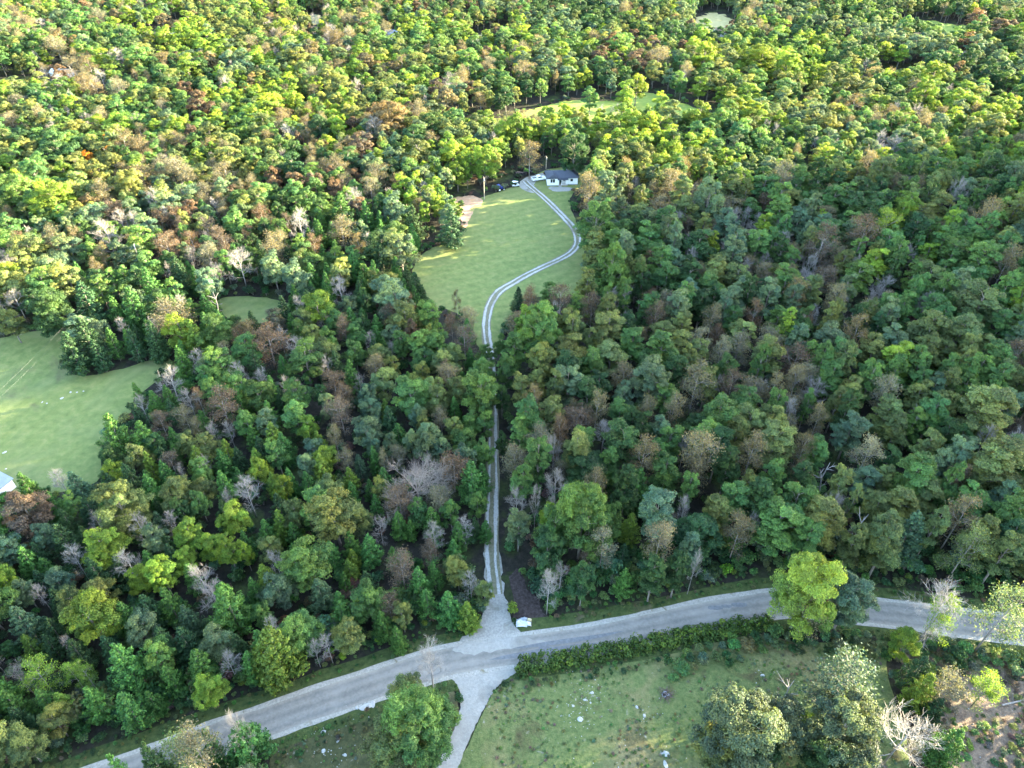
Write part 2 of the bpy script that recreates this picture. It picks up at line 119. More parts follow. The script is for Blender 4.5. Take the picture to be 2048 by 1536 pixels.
FAR_TREES = '''
-91 75 4rY|-71 58 3sY|-69 57 3sY|-54 35 6rD|-52 40 4cG|-57 39 5cG|-2 125 4rD|-2 110 3rD|-3 147 4rG|-73 131 5rG|-72 122 4sR|-70 115 3sT
-73 91 4rO|-50 81 3rY|-99 89 4rG|-38 111 4sT|-27 105 3sT|10 124 4tO|14 120 4sT|58 131 4tG|35 94 4tG|7 89 4rY|13 78 3sR|67 120 3tG
81 128 4sT|89 128 5tG|101 128 5tG|84 92 4tG|110 113 5sR|65 89 3tO|78 84 4tO|-149 190 6sR|-84 183 6rG|-70 146 4sR|-28 163 4sR|-55 155 6rO
-47 146 5rG|-26 150 5rR|-22 150 4rO|-16 155 5sR|-19 150 3rG|-15 166 3sT|40 231 7sT|57 210 5sR|61 207 6tO|61 201 6sT|23 179 6rG|10 169 6rG
19 163 6rG|26 161 4tG|30 161 4tG|41 158 3sT|58 153 5tG|15 145 4tO|19 144 4tO|23 144 5tO|18 152 5sR|120 232 8tO|128 214 8tY|92 200 6tB
79 193 7tG|111 181 6tG|119 180 7sR|135 203 7sT|104 165 6sW|96 181 6tO|79 156 4sR|93 168 6tB|73 147 6tG|82 151 5tO|101 137 6tO|123 153 5sT
132 153 6tO|103 156 6tG|94 155 5tO|-161 279 5rA|-155 267 4rA|-160 261 5rA|-125 345 7rA|-25 276 8rY|-11 303 9rY|35 329 9rG|67 325 8rY|26 292 9rG
-20 269 8rG|327 525 4rO|-98 287 9rG|-200 313 6nW|-122 664 6rO|-90 247 8rG|-380 677 7rO|229 474 11rG|-143 446 13rO|-175 317 8rY|-185 284 8rG|-19 541 6rB
-69 130 4rG|227 661 4rO|109 275 6rG|-160 342 11rD|132 221 6tO|-154 262 12rO|282 646 6rD|-373 632 9rD|154 483 6rB|-109 184 5cG|-209 298 9sW|303 485 7sT
-170 271 5rG|155 229 9tB|-91 319 8rG|128 115 4nP|11 512 5rD|309 520 5rB|212 308 8rY|-46 31 5nP|-57 627 5rO|175 632 5rD|-33 293 12rD|-23 385 14rG
1 86 5tB|75 389 14sW|290 405 13rD|133 249 6rG|291 533 6rO|-31 433 8rG|-226 637 6rG|210 575 8rO|-142 214 6rO|-25 503 6rG|216 476 5rG|-213 583 6sT
-67 592 6rY|104 308 12rY|226 665 4rB|6 368 13sT|-258 381 11rG|-72 562 6rO|-1 301 7sT|27 303 7rY|-236 599 9sT|142 217 8tO|185 396 13rG|162 205 6tO
-412 611 11sT|152 555 5rD|7 25 5tG|-135 347 9nW|-105 214 8rR|-390 660 6rD|19 562 8rD|247 426 8rG|-366 621 9rG|81 253 6rY|-13 347 7rB|-342 494 6rG
42 264 7rY|-295 681 9rR|-91 263 5rY|179 285 5rG|154 364 9rY|166 165 9sT|32 443 9rD|-293 455 7rB|-228 476 9rD|-266 596 4rG|-210 280 8rO|-287 629 5rG
144 161 5tG|-147 394 8sT|79 470 8rO|224 595 5rD|42 196 10tG|-163 304 4sW|305 546 10rB|-275 401 8rG|255 512 7rB|112 298 8rY|-121 267 7rG|-129 452 7rO
-144 163 4nP|-109 524 6rY|-67 510 6rG|27 86 7tB|375 551 7rO|-251 563 11rO|-184 681 4sT|-174 324 10rG|174 324 9rO|251 651 5rY|-137 666 10rG|173 603 11rG
108 601 7rD|141 382 6rY|-203 632 4rG|-8 607 6sT|-33 252 5rY|-232 650 8rG|261 505 7rO|273 583 4rB|-216 675 4rT|104 267 6rG|-71 542 7rD|62 229 6sT
-15 638 11rR|60 28 5tG|291 451 9rR|-117 581 6rG|-34 677 4cD|35 84 9tD|28 386 10rB|162 684 7rG|44 156 7tB|-128 525 5rG|-193 564 4rG|24 579 6rO
39 482 9rO|161 690 8rD|35 457 8rB|-181 415 10rY|-52 329 6rO|96 663 10rY|297 577 8rD|-109 363 6rY|230 506 8rB|-225 284 4rB|61 114 5sT|-125 96 4cO
-269 593 7rO|109 76 9tD|369 615 11rD|276 540 4rD|198 289 12rO|269 682 7rR|76 665 5rG|-95 271 9rO|55 242 6tG|139 259 4rY|199 255 9rG|-60 284 5rB
296 657 6rR|-293 400 7nW|-382 572 8rY|-314 652 8rG|170 278 7rG|-216 365 12sT|123 196 8tD|-356 665 9rB|-133 622 7rG|43 222 5tO|-221 324 7rO|175 220 7tG
354 524 8rY|-54 203 11sT|-249 679 4rG|-193 597 6rR|-191 244 7rO|-196 514 4nW|-51 440 10rG|99 281 10rG|324 503 9rB|-179 404 9rY|173 272 7rY|-389 622 4rG
-292 560 9rB|219 485 8rB|108 133 6tO|-281 609 6rR|17 606 6rO|135 213 9tO|101 553 4rB|65 677 7rO|-39 495 4rO|282 407 6rD|-48 343 7rO|-265 428 11rG
-391 578 7rB|271 526 4rD|62 575 10rD|212 359 9rG|-14 647 7rY|-50 136 9rG|-93 227 5rG|444 670 9rO|-326 646 9rR|-110 69 5cD|195 314 9rB|-197 341 12sT
339 477 10sT|-367 586 4rG|320 529 11rO|214 252 8rY|2 413 6nP|301 501 8rY|-96 323 10rY|63 268 9rY|95 192 6nP|-305 678 6nW|-179 254 6sW|-148 614 10rY
-196 355 8nW|87 298 10rG|-78 401 10rY|442 663 7rD|-66 336 7rO|-56 502 6rR|55 26 8tO|90 511 11rB|-153 544 7sW|136 218 6nP|-125 671 4nW|154 248 7rY
-306 620 10rO|118 298 9rB|155 665 5rD|-295 490 7rG|131 101 6tO|-323 488 8rG|-41 579 7rB|-172 205 5cD|-93 439 9nW|78 279 10rY|-105 555 8rO|-83 414 11rY
140 124 7tO|199 326 13rY|-111 390 14rO|-73 203 7rG|-193 401 7rO|-193 445 7sT|-254 664 7rD|255 643 8rY|-34 33 5cD|-292 633 8rG|63 513 7rG|-159 171 8rB
-328 670 9rO|-335 603 4rY|-47 585 6rY|-344 657 6rY|124 140 7tB|-178 463 6rO|-19 616 6rR|-291 622 5rG|158 617 4rO|-380 654 6rD|243 333 5rD|-228 320 7rB
-221 437 7rD|-217 665 8rY|-218 302 10rO|287 599 10rG|-269 421 10rG|130 307 11rB|195 276 6rG|-175 566 4rO|83 282 7rG|-183 195 8rO|-347 632 10rB|192 663 9rD
27 131 8sT|42 573 4rO|100 223 9tG|90 193 6tO|240 315 10rY|8 521 11rG|-99 533 7rY|167 198 5tG|41 270 9rO|-86 56 8rY|-207 287 9rG|175 584 11rG
-82 310 9rG|-149 507 9rO|24 117 6tG|47 389 5rG|-169 471 9rG|-166 253 6rO|35 267 6rY|318 635 8rD|-63 190 7rG|-190 325 6rB|59 616 6rB|-92 191 8rD
-32 624 6rG|-345 585 4rB|-230 555 6rR|-3 270 5rG|256 632 8rG|116 537 6rD|243 614 8rR|136 617 5rD|-318 622 6rG|99 93 5sR|-98 679 10rB|-245 420 8rB
-119 433 9rY|115 684 4rR|-94 572 8rO|-91 300 5rY|-22 653 7rB|-117 319 9rD|20 376 11rB|-53 209 6rD|343 586 8rB|216 670 6rB|60 184 7tO|198 570 10rR
-167 657 8rO|-149 634 5nW|-177 207 5cD|413 668 8rB|-37 203 9rG|50 85 9tG|375 673 7rB|-180 553 5rG|335 482 6rY|-61 358 10rO|-49 248 9rB|36 412 7rY
161 527 11rB|-22 578 5rD|-145 155 9nP|-299 453 8sT|89 566 8rG|-323 572 6rD|49 281 9rY|184 633 6rG|-141 385 8rB|10 101 5sT|322 610 9rB|226 354 7rD
-427 658 9rO|-107 314 12rY|129 678 5rO|-305 512 8rO|132 162 6tG|-277 375 12rD|-324 533 9rG|130 272 6rO|-207 653 7rG|-17 251 4rY|51 599 11sT|7 505 12rG
59 271 6rY|-240 307 11rO|136 610 5rD|-184 638 5sT|-160 677 6rO|-275 457 5rD|247 370 7rG|-140 255 11rG|-110 252 6sT|-183 537 9rB|92 276 7rD|164 573 8rD
38 680 7rB|-163 259 6rG|-23 560 7rO|-332 487 11rG|80 219 8tG|-117 265 4rG|-49 401 5rG|164 177 5sT|30 308 6rY|214 480 8rG|-20 281 6rO|-110 338 9rY
-323 655 10rO|181 614 8rO|28 583 5rO|-262 376 9rO|75 285 11rG|153 382 8rY|128 302 5rO|218 313 7rY|146 324 6sT|221 501 7rY|-178 226 5rY|-155 674 7rO
252 379 7rB|-177 221 7rY|-312 634 7rO|-284 405 5rG|-145 557 8rG|-80 249 11rD|-327 469 13rO|181 260 5rG|4 114 6tG|428 650 8rG|333 502 8rO|53 667 7rO
-293 657 3nW|94 476 7rO|-39 422 6rY|0 499 8rO|117 420 9rY|74 180 6sW|-61 279 6rB|6 109 8sT|-95 374 7rG|-43 68 4rG|-72 320 9rY|253 346 7rD
-22 225 6rB|88 649 11rG|62 135 8tO|102 666 10rD|171 687 8rB|115 109 6sR|76 658 8rR|-48 543 4rD|-120 245 12sT|226 528 7rB|113 168 6tG|166 285 5rG
281 540 11rB|-259 679 9rO|390 628 6rB|-15 299 8rO|-115 651 7rT|146 172 6sW|273 389 4cD|-213 520 6rG|87 232 10tG|12 579 5rO|-152 340 10rR|-179 238 4rB
-413 646 7rG|-102 519 8rY|185 601 6rB|147 178 7tG|-255 412 7rG|245 404 10rD|-38 236 7rY|59 147 8tO|279 668 10rB|112 325 5rO|-122 590 6rY|-12 504 8rO
-106 64 4cD|55 254 11rY|-56 383 10sT|106 572 8rB|364 569 10rG|300 456 9rD|312 664 7rO|-238 314 5rO|-125 258 9rO|-220 640 8rG|-81 517 5rY|167 646 6rO
-201 514 6sW|275 588 6rR|146 152 9tG|-181 363 10rG|164 677 8rD|155 511 8rB|297 670 6rR|163 321 12rY|193 369 7rD|-39 629 5rG|-86 45 4cG|238 376 8rD
-103 74 6cG|-249 670 5sW|236 335 12rG|-41 241 7sT|232 311 6sT|-232 418 8rG|24 278 4rG|247 573 6rD|-159 655 4rO|-115 204 9rB|57 608 6rB|-74 301 5nW
-170 249 7rO|-176 366 8rD|-258 339 7rG|66 572 8rG|227 294 6rY|90 463 7rD|58 404 8rY|-139 235 7rO|103 547 7rY|-99 58 7rG|-246 542 6rO|-220 339 7rY
-139 534 7rG|-187 288 7nW|-352 529 5rG|-189 493 8rO|33 181 6tO|-269 517 9rG|11 527 8rR|-56 165 7rD|32 287 4rY|395 624 4rB|66 29 7tG|-28 537 4rB
351 686 10rO|-127 567 8rY|137 311 9rO|103 249 7rD|137 409 10rY|-159 163 7rB|-105 349 10rY|-184 462 9rG|170 320 10rO|19 495 10rD|42 251 7sT|79 552 9rD
-54 565 6rO|-131 543 8sW|303 492 5sT|-45 202 4cD|-19 285 7rO|-264 343 12rO|402 622 4rB|-83 198 4sR|240 573 4rD|-44 252 7rD|-51 262 7rY|140 292 7rB
-133 362 7rY|215 436 9rB|-247 549 8rO|-106 627 6rY|-166 233 4cD|101 430 8rY|-39 533 8rR|57 683 4rD|-48 612 10rO|76 437 8rD|109 346 11rO|149 140 8tB
-2 560 6rD|-15 336 9rO|-59 125 7rG|171 232 7tB|-325 674 5rO|-208 582 4nW|13 282 4rD|-122 533 6rY|-143 297 11rB|-134 606 5rY|-372 601 7rO|-143 278 9rG
-374 675 6rO|-124 251 6nW|-57 655 10rG|-14 663 9rO|-345 683 10rY|-45 544 5rY|159 346 13rO|412 661 10rB|-203 237 9sT|63 406 7rG|151 469 8rY|-87 332 8rO
-314 629 6rT|110 411 9rY|165 616 6rO|-90 284 9nW|-124 236 8rB|149 347 9rO|-247 532 6rY|-147 515 5rG|-70 519 5rG|25 450 9rG|-184 600 9rO|33 422 13rG
233 319 8rD|-132 189 10rB|-147 350 8rD|285 508 5rD|120 540 10rG|-75 282 5rD|-138 168 10rO|-40 522 11rD|-57 462 6rD|147 285 5rG|307 532 9rO|-189 392 12rO
132 131 9tO|177 362 11rO|-193 277 12rD|225 450 7rB|303 623 8rD|-207 557 6rY|-24 618 5rG|-193 305 7rD|-125 521 6rO|-14 393 8sT|-221 505 8sW|281 599 4rG
15 441 13rG|-27 643 8rD|-297 404 12rO|410 665 4rG|159 453 12rY|-102 667 5rG|-113 213 5nP|87 416 9rO|86 25 5tG|-161 292 12rY|-450 686 10sT|92 109 5tD
127 529 4rG|-337 509 6rO|262 445 7rG|394 591 4rR|313 466 11rD|-197 680 6rY|204 320 11rY|73 558 9rD|313 547 6rB|202 279 7sT|-334 647 8sW|202 503 7rD
102 50 7sT|28 503 11rD|-51 147 6rO|218 617 5sT|120 269 3nW|14 609 6rB|-64 434 8rG|355 644 6rD|-50 177 7rO|-359 550 6rY|150 615 8rD|-344 489 6rG
-186 221 8rO|-65 30 9rB|-209 681 6rY|235 658 5rY|253 658 7rY|-18 606 5rD|-373 611 5rD|55 169 9tG|-178 490 9rG|-171 528 5rO|-168 494 9rO|-139 182 5cD
-112 606 4sW|-226 578 9rO|-443 689 5rG|294 679 11sT|-156 187 6cD|226 439 8rO|205 236 5tO|-322 668 6rG|144 478 11sT|-177 665 6rY|-166 407 11rY|173 515 6rG
-67 349 5rO|100 647 6rD|42 560 5rD|-216 501 12rY|-320 498 9sT|65 434 10rG|120 101 9sR|128 257 7rG|188 242 5tO|189 443 7rG|-269 641 7rO|-181 456 6rO
85 131 7tG|15 639 6rB|-331 633 9rG|158 213 5tG|-142 454 7nW|-198 622 4sT|225 284 4rO|-6 596 11rD|-234 490 6rB|107 87 8tG|-43 247 5rB|266 657 8sT
51 500 9rD|118 211 9tD|198 657 8rD|72 501 12sT|143 611 7rD|155 624 6rB|254 335 12rD|193 458 8rB|146 553 9rD|189 645 9rG|-333 475 9rG|-22 419 10rD
-135 576 8rB|-322 448 13rG|307 513 5rB|-67 299 8rR|57 603 6rD|-270 622 8rG|-200 226 8rG|-155 403 12rY|-413 690 5rG|153 182 9tG|40 434 8rG|-96 596 5rG
-187 308 4sW|-24 230 4rY|-137 524 9rG|-71 603 4rG|-108 684 4rO|14 419 10sT|-75 373 8rO|303 479 4rD|346 492 10rB|348 566 8rO|-165 168 11rB|-46 472 7rB
-109 302 11rY|48 604 6rD|-185 371 6rO|-61 194 6sR|-152 628 9rB|-137 554 7rG|165 233 9tO|75 443 5rG|243 556 8rD|-129 223 8rO|-381 561 5sT|-42 90 6rO
431 672 8rB|192 296 8rO|-165 682 6rG|-238 634 8rG|355 630 6rD|-107 72 5cG|338 641 11rD|-59 425 7rG|369 682 10rB|-228 540 4nW|12 298 7rB|-227 670 8rG
264 686 8rR|117 265 6rO|-174 583 11rG|-67 550 8rR|-164 618 6rB|51 133 6tG|-98 401 5rG|-403 648 6rD|144 308 7rO|162 217 5tO|206 283 8rO|-1 683 11rO
326 474 9rY|-40 564 5nP|65 294 7rY|-14 603 8rG|-254 490 5rY|141 132 8tO|-61 309 6rR|118 121 5tO|149 672 6rD|-33 538 7rB|376 575 8rO|371 629 5rD
44 674 4rG|-119 221 8nW|-93 623 5rO|176 612 8rO|426 637 4rD|86 264 9rG|-105 584 8rG|245 650 5rG|-251 505 8rY|-91 538 7nW|-84 489 9sW|301 587 6rD
-229 626 7sW|-253 584 4rO|185 309 8sT|113 403 13rO|-324 615 6rY|-313 468 10nW|149 253 7rG|35 626 6rG|-30 274 4rD|-136 569 6rY|394 578 9rG|172 667 11rD
-48 237 6rB|-79 327 8rO|66 421 7rO|118 114 8tO|172 503 9rB|172 448 7rD|-273 646 8rY|134 243 7tO|-98 205 6rO|-34 525 6rB|212 264 6rY|182 439 5rB
7 666 8rB|-11 33 6cD|-187 574 5rG|312 480 10rY|-96 293 8sW|-103 423 6nW|-108 426 7rB|-40 415 13rG|321 512 10rG|158 197 9tB|183 509 6rD|-210 306 9rO
149 664 10rB|251 386 9rB|-36 512 8rD|187 355 9rG|-270 465 12rB|-329 578 5rG|-105 204 5sR|220 435 8rB|372 646 7rO|-40 308 11sW|-220 610 4rO|357 513 6rG
-146 307 7rG|53 578 8sT|37 107 5nP|-65 127 7rG|153 373 10rY|-275 382 11rR|-67 241 7rD|95 621 5rD|176 334 10rD|240 439 11rG|-62 243 7rG|195 510 10sT
-105 501 7rG|-126 306 10rG|-170 518 4rY|-89 568 8rY|-95 235 5sT|229 536 6rG|308 426 11rR|46 625 7rB|-151 196 6sR|-69 571 6rO|-161 469 8rO|-159 154 10rO
-84 221 9rO|-17 389 7rG|5 436 14rY|164 226 7tD|-259 689 6rG|152 599 6rG|-200 504 4rG|84 448 5rD|-29 261 6rB|366 624 8rG|-143 433 10rO|51 259 8rO
14 599 10rO|-259 454 7sW|200 681 9rB|-199 327 5nW|34 566 7sT|388 613 7rO|-130 442 13rY|-91 584 4rY|120 631 6rD|-142 683 6rG|-200 671 9rY|279 566 7rB
-87 51 7rG|78 367 8rB|-41 295 10rO|176 549 6rG|66 194 7nP|76 177 5tO|-409 642 8nW|111 95 6tO|-101 575 6rO|214 590 10rD|-67 320 4rO|167 658 8rD
-179 443 13rY|-455 689 4rG|-291 498 6rD|-169 663 5rO|-156 652 6rO|46 661 11rY|-128 248 6rB|29 509 6rG|179 654 10rB|-199 303 9sW|-132 265 5sT|-37 287 10rB
101 102 5tB|-62 381 6rB|-144 406 10rO|-81 320 6rY|211 302 7rY|-357 598 8rO|-73 653 6rG|82 110 6tO|127 343 12rG|-275 394 14sT|151 332 8rG|50 687 5rR
-95 216 5sT|67 659 11rO|62 420 5rR|279 612 4rG|359 526 9rG|287 396 5sW|-195 505 5rO|214 458 10rB|-77 216 6rD|164 293 10rG|192 667 4rB|202 308 7rB
57 235 8tO|-60 391 8rY|76 187 5nP|216 675 5rB|160 314 8rG|88 613 7rO|173 267 9rG|169 220 6tY|355 509 6rG|-202 566 4sT|174 486 5rB|294 637 6rD
-32 223 5sT|138 191 7tG|131 354 11rO|7 346 7rD|137 267 10rB|-120 686 6rR|43 204 7tB|319 522 7sT|-222 278 6rB|152 389 8rG|-35 168 9rB|-121 604 4rG
193 304 5rO|390 681 6rB|-183 520 5rB|-143 671 8rD|146 210 5sT|-13 401 8rR|151 439 13rG|-87 687 9rO|-27 476 6rG|96 494 8rO|294 489 5sT|-172 478 10rO
65 289 5nW|202 670 4rB|-110 224 12rB|-173 398 10rY|29 406 7rY|-164 312 6rG|86 203 5tG|313 508 4rB|-197 521 8rD|232 362 10rD|-34 240 6rY|-36 346 10rR
-193 377 6rO|220 263 12rY|-40 191 11rD|390 606 8rO|338 526 4rG|207 652 9rO|-39 469 9rY|133 432 7rG|27 689 4rB|180 544 5rD|92 122 6tO|361 517 8rG
-237 562 6rO|-65 286 6rY|105 608 7rB|-230 410 10rB|106 579 5rB|-106 400 14rT|-262 633 8sT|-84 670 4sW|-64 610 10rG|-2 644 9rY|207 331 8rG|274 429 13rD
-337 611 7rB|-218 430 7sT|-24 517 5rD|80 359 9rG|246 314 8rY|-222 689 10rY|-141 394 10rB|188 554 8rR|-344 535 7rG|-303 686 6nW|20 639 7rG|268 382 10rY
62 539 5rD|179 190 9tG|203 438 6rB|-5 532 11rB|-175 303 9sW|-55 533 6rO|154 239 5tO|-105 179 9rG|124 682 5rD|-27 574 6rO|75 413 6rO|-42 264 7rB
13 685 8rG|-290 578 6rY|123 114 5tO|354 564 7rO|248 658 5rG|99 299 5rG|4 297 6sT|183 427 8rY|-84 194 6rD|-372 547 6rG|-112 279 8rO|116 148 8tG
148 658 7rB|87 158 5tO|-105 671 7rG|141 297 6sT|-87 180 4cG|-100 594 9rO|-121 91 5cD|93 680 10rD|-18 261 5rG|-23 399 5rG|-95 161 9rD|-280 580 6rY
262 538 6rG|-9 283 6rY|5 101 6tG|92 553 6rD|-212 568 7rB|357 591 5rO|-218 491 7rB|-168 305 6rG|-253 689 11rG|-41 608 6rG|183 611 5rO|-157 515 8rO
74 467 8rG|3 149 6tY|-63 616 6rO|142 623 10rD|257 420 5sT|-92 403 10rB|349 524 8rG|-100 274 5rG|150 214 5sW|134 451 10rO|169 585 6rD|-228 445 11rY
-158 327 11rO|403 606 6rG|108 438 12rY|48 146 7sW|-57 333 10rO|254 371 7rB|248 506 7rB|129 541 10rB|69 415 7rG|-48 27 6cG|-167 601 10rY|248 627 8rO
91 36 5sT|-269 455 6rO|-185 269 6rO|-137 290 10rY|-160 671 4rG|159 404 11rY|301 563 7rB|-68 651 6rO|-164 380 11rB|-127 470 7rO|-63 586 9rY|-169 622 7rY
51 369 5sT|14 139 9tO|-133 408 8sW|97 228 7tD|-163 500 8rY|-61 447 5rY|-249 580 5rO|305 580 11rG|27 569 5rB|-168 200 10rB|150 394 7rG|-274 637 5rO
172 284 7rG|316 448 6rO|190 540 6rD|-64 101 5rG|-217 689 4rB|-255 374 10rG|-212 611 10rO|149 541 6rG|-377 600 4nW|301 448 8rD|143 142 7tB|313 618 7rR
154 271 4nW|-95 182 4cG|30 677 4rD|-82 47 6rY|130 292 12rO|-88 265 5nW|-99 329 9rY|-366 665 6nW|-396 611 7rY|-104 321 9rY|-25 307 9rG|-210 631 8rO
303 425 8rD|293 520 6rO|84 290 6rO|190 618 6rG|-27 486 5rG|-386 594 9rO|-56 620 7rG|8 32 9tO|-29 254 8rG|302 688 5rD|338 671 8rD|95 404 4cD
376 601 11rY|289 501 8rD|97 306 5rG|78 377 6rG|-84 502 11rD|83 588 8rB|436 654 6rR|-189 672 6rG|100 599 8rD|-34 500 11rO|-38 456 13rY|-79 290 11rD
335 663 11rY|61 485 6rD|-60 404 10rO|180 556 7rD|-57 245 6rR|25 680 7rB|200 633 10rO|-17 622 7rY|65 560 8rG|-330 521 6rY|191 257 9rG|271 644 8rY
-28 238 7rY|-39 675 8rO|3 274 6rO|-43 622 5rR|114 90 5sT|-75 666 5rG|164 355 12rO|-10 26 5cG|-205 404 7rG|-262 520 8rY|-34 231 4rO|-119 576 4rY
-110 487 7rG|-114 238 8sT|-412 665 7rR|-206 365 10sT|3 481 6rY|-173 651 8sT|-151 156 7nP|-132 523 8rG|-336 505 7rG|-340 528 4rY|253 532 7rD|262 617 6rR
266 434 11rO|-30 109 4rB|209 525 8rR|-113 293 9rG|325 598 8rR|226 279 12rO|23 417 10rB|-330 664 6rO|41 286 10rO|-431 656 6rG|-337 543 6rG|-128 327 6rG
81 245 8tB|-96 544 7rY|-26 27 9nP|217 665 8rB|-103 238 9sT|377 650 5rB|-159 560 4rD|255 552 6rG|-421 653 8sT|142 169 5sT|232 295 9rY|179 255 9rG
187 389 8rD|19 468 8rB|369 675 8rO|242 563 10rO|45 309 9nW|128 267 4rB|-61 257 10rD|-39 35 6cD|105 518 8rY|209 560 7rR|-309 465 5rY|-85 520 7rY
-178 450 5rG|-125 204 5rG|420 644 10rY|-352 512 10sW|366 603 7rY|-7 406 8rY|189 515 9rD|162 381 7rY|87 31 6tD|-186 233 4rG|-186 342 8rB|315 670 10rD
76 606 9rO|-224 294 9rO|370 582 7rG|-283 483 9rY|95 158 7sW|46 646 7rB|-95 186 5nP|108 418 7rY|-311 602 9rB|229 336 5cD|69 589 6sT|-91 221 8rD
-57 583 10rO|210 325 5rG|-250 395 10rD|-95 518 5rT|197 301 8rY|164 498 9rB|237 592 7sT|-129 630 6rR|135 360 6rO|-238 322 8rO|-17 570 8rO|321 591 6rD
-148 596 6rY|-221 391 11rG|-139 367 8rB|20 655 9rD|153 398 7rG|-181 686 8rT|170 442 8rG|173 262 6rO|-5 418 12rD|-49 336 5rO|-179 270 9rO|-266 488 10rR
-284 649 5rO|-175 543 5rG|-219 271 9rO|42 689 7rG|-40 648 6sT|-228 584 8nW|384 572 11rO|-223 634 7rY|-209 575 8rG|-347 652 8rB|181 484 8rB|103 360 10rG
190 449 8rO|103 213 7sW|-108 452 7nW|-3 28 5cG|-376 667 8rY|76 207 6nP|-155 164 6nP|288 425 7rB|179 567 9rO|144 263 4rY|32 247 7tO|-97 211 5cD
-98 222 7sT|112 661 6rD|179 204 9tB|171 314 7rG|-181 324 5rD|-101 689 7rG|167 390 10rD|87 690 7rO|-176 523 6rO|-92 39 5rG|233 411 13rB|182 213 8tB
182 580 5rR|38 307 6rY|47 492 9rD|132 652 6rR|118 647 10rD|-161 245 9rY|-414 678 10rY|-361 581 8rD|-268 630 7rO|-206 264 6rD|65 207 4nP|-191 667 5rY
2 279 6rD|3 673 8rG|25 644 6rB|-40 281 11rD|-52 257 8rB|-152 580 10rD|-42 462 9rG|319 614 5rB|400 634 9rO|97 314 12rY|10 381 6cD|69 272 9rY
-267 404 10rO|98 505 6rD|-154 180 5nP|-154 442 9rD|-89 279 5rO|347 654 9rD|56 190 10tD|203 658 7rG|94 686 8rR|341 654 5rD|163 172 7tG|20 112 7nP
-164 272 8rO|-285 679 7sT|-34 473 8rD|-176 593 6rG|-139 675 7rY|-109 655 8sT|306 605 6rG|-70 78 5nP|329 588 6rG|-78 495 10rD|-329 688 10rO|-280 545 7rY
-4 33 5cG|366 634 10rD|-8 590 9rO|52 472 9rD|-28 413 8sT|403 615 9rD|-98 194 8sR|-245 462 10sW|127 231 5tD|78 131 6tO|-364 648 10rY|97 654 9rG
-231 511 9rY|185 545 9rG|-157 277 11rO|-303 439 8rO|-125 400 7nW|130 633 8rR|361 671 10rB|-18 687 8rD|-204 306 9rO|-3 290 5rY|330 538 10rG|287 620 11rG
10 151 5tD|-385 605 8sT|-142 539 7nW|92 618 11rR|-61 485 4nW|-186 210 12rB|68 646 8rB|-137 320 9rG|112 221 7tD|-80 197 5rD|-153 284 4rO|245 351 9rD
-372 679 5rO|56 197 6nP|220 274 6rG|154 267 9rB|-150 206 6rB|-4 548 8rO|-393 598 5nW|-257 587 5rO|-163 395 8rB|-68 211 6rD|196 672 6rB|-194 498 6rO
-235 300 10rO|-186 433 12rY|435 689 4rO|113 234 7tD|389 647 7rB|-90 28 9sR|-53 626 8rG|58 460 10rD|-27 603 6rO|139 531 4rB|-321 544 11rG|97 516 5rO
258 675 8rB|157 236 5tG|217 577 6rO|325 632 6rD|-276 589 8rR|70 240 5tG|-347 517 6nW|233 450 7rD|-45 223 6rG|-343 639 8rB|-214 630 5rG|-342 648 4sT
-26 545 8rB|-140 335 9rY|151 644 10rD|13 633 10rO|317 594 6rD|-350 690 10rO|159 327 11rO|33 188 7tB|-136 298 6rY|69 136 10sR|-295 484 6rG|-253 534 9rY
-242 467 6rD|-217 356 10rR|-117 234 5cD|6 476 7rY|-57 523 5rO|134 279 8rY|74 486 10rY|-113 218 10rB|-174 213 6rO|-144 500 8rY|145 676 8rD|-432 674 4sW
-145 577 8rB|-76 430 13rG|-35 551 5nP|207 294 7rY|-51 270 4rT|154 491 7rB|-137 630 6rD|98 204 7tB|-97 457 5rG|-103 188 9sR|-363 684 6rY|214 641 6rB
17 400 4nP|83 625 5rB|203 299 11rO|-182 668 7rO|112 306 11rO|-380 595 6sT|-87 640 5rO|117 159 6tG|42 615 4rY|-74 438 8rG|223 318 6rG|-185 408 5rO
-418 644 4rD|380 554 7rO|215 645 4rR|-44 665 8sT|-25 680 6rG|122 651 5sT|361 522 5rY|-24 596 6rD|-83 627 9rG|-48 656 5rO|-77 206 6sT|-190 524 11rO
145 188 5tO|-276 676 4rD|-114 194 12rG|187 225 6tO|53 546 7rB|78 677 5rG|96 238 7sR|294 398 7rG|-76 70 5rO|302 552 7rO|-402 654 6rG|-343 507 4nW
99 469 9rO|-203 564 4rY|108 121 6tG|-252 602 7rY|-384 648 7sT|186 415 13rO|169 307 9rY|-278 688 6rG|-196 307 4nW|-55 234 7rG|-40 223 6rY|264 647 11rY
217 541 5rD|-30 315 5rO|-389 689 8rY|49 191 5tB|-261 657 11rY|6 452 10rG|346 630 7rD|-44 315 9rR|187 481 6rB|75 683 5rO|-288 507 9rO|90 660 7rD
-260 532 6rB|-57 282 5rR|203 240 10tO|-330 653 6rO|-105 536 10sT|-113 285 8rG|159 266 6rY|321 662 8rG|81 207 6tY|-69 252 7sT|104 560 9rB|-152 665 6rG
245 688 4rG|44 472 9rD|45 227 8tG|-87 441 8rO|52 563 9rO|111 364 7rY|-54 555 7sT|118 258 10rY|143 671 6rD|284 642 4rG|36 546 5rD|-293 593 5rT
-114 306 9rG|-375 645 4rO|-312 606 5rB|103 93 6tB|70 125 7nP|380 560 8rB|-23 130 4rO|125 303 5rO|-174 194 4rB|-424 645 7rG|-173 415 10rY|307 659 6rD
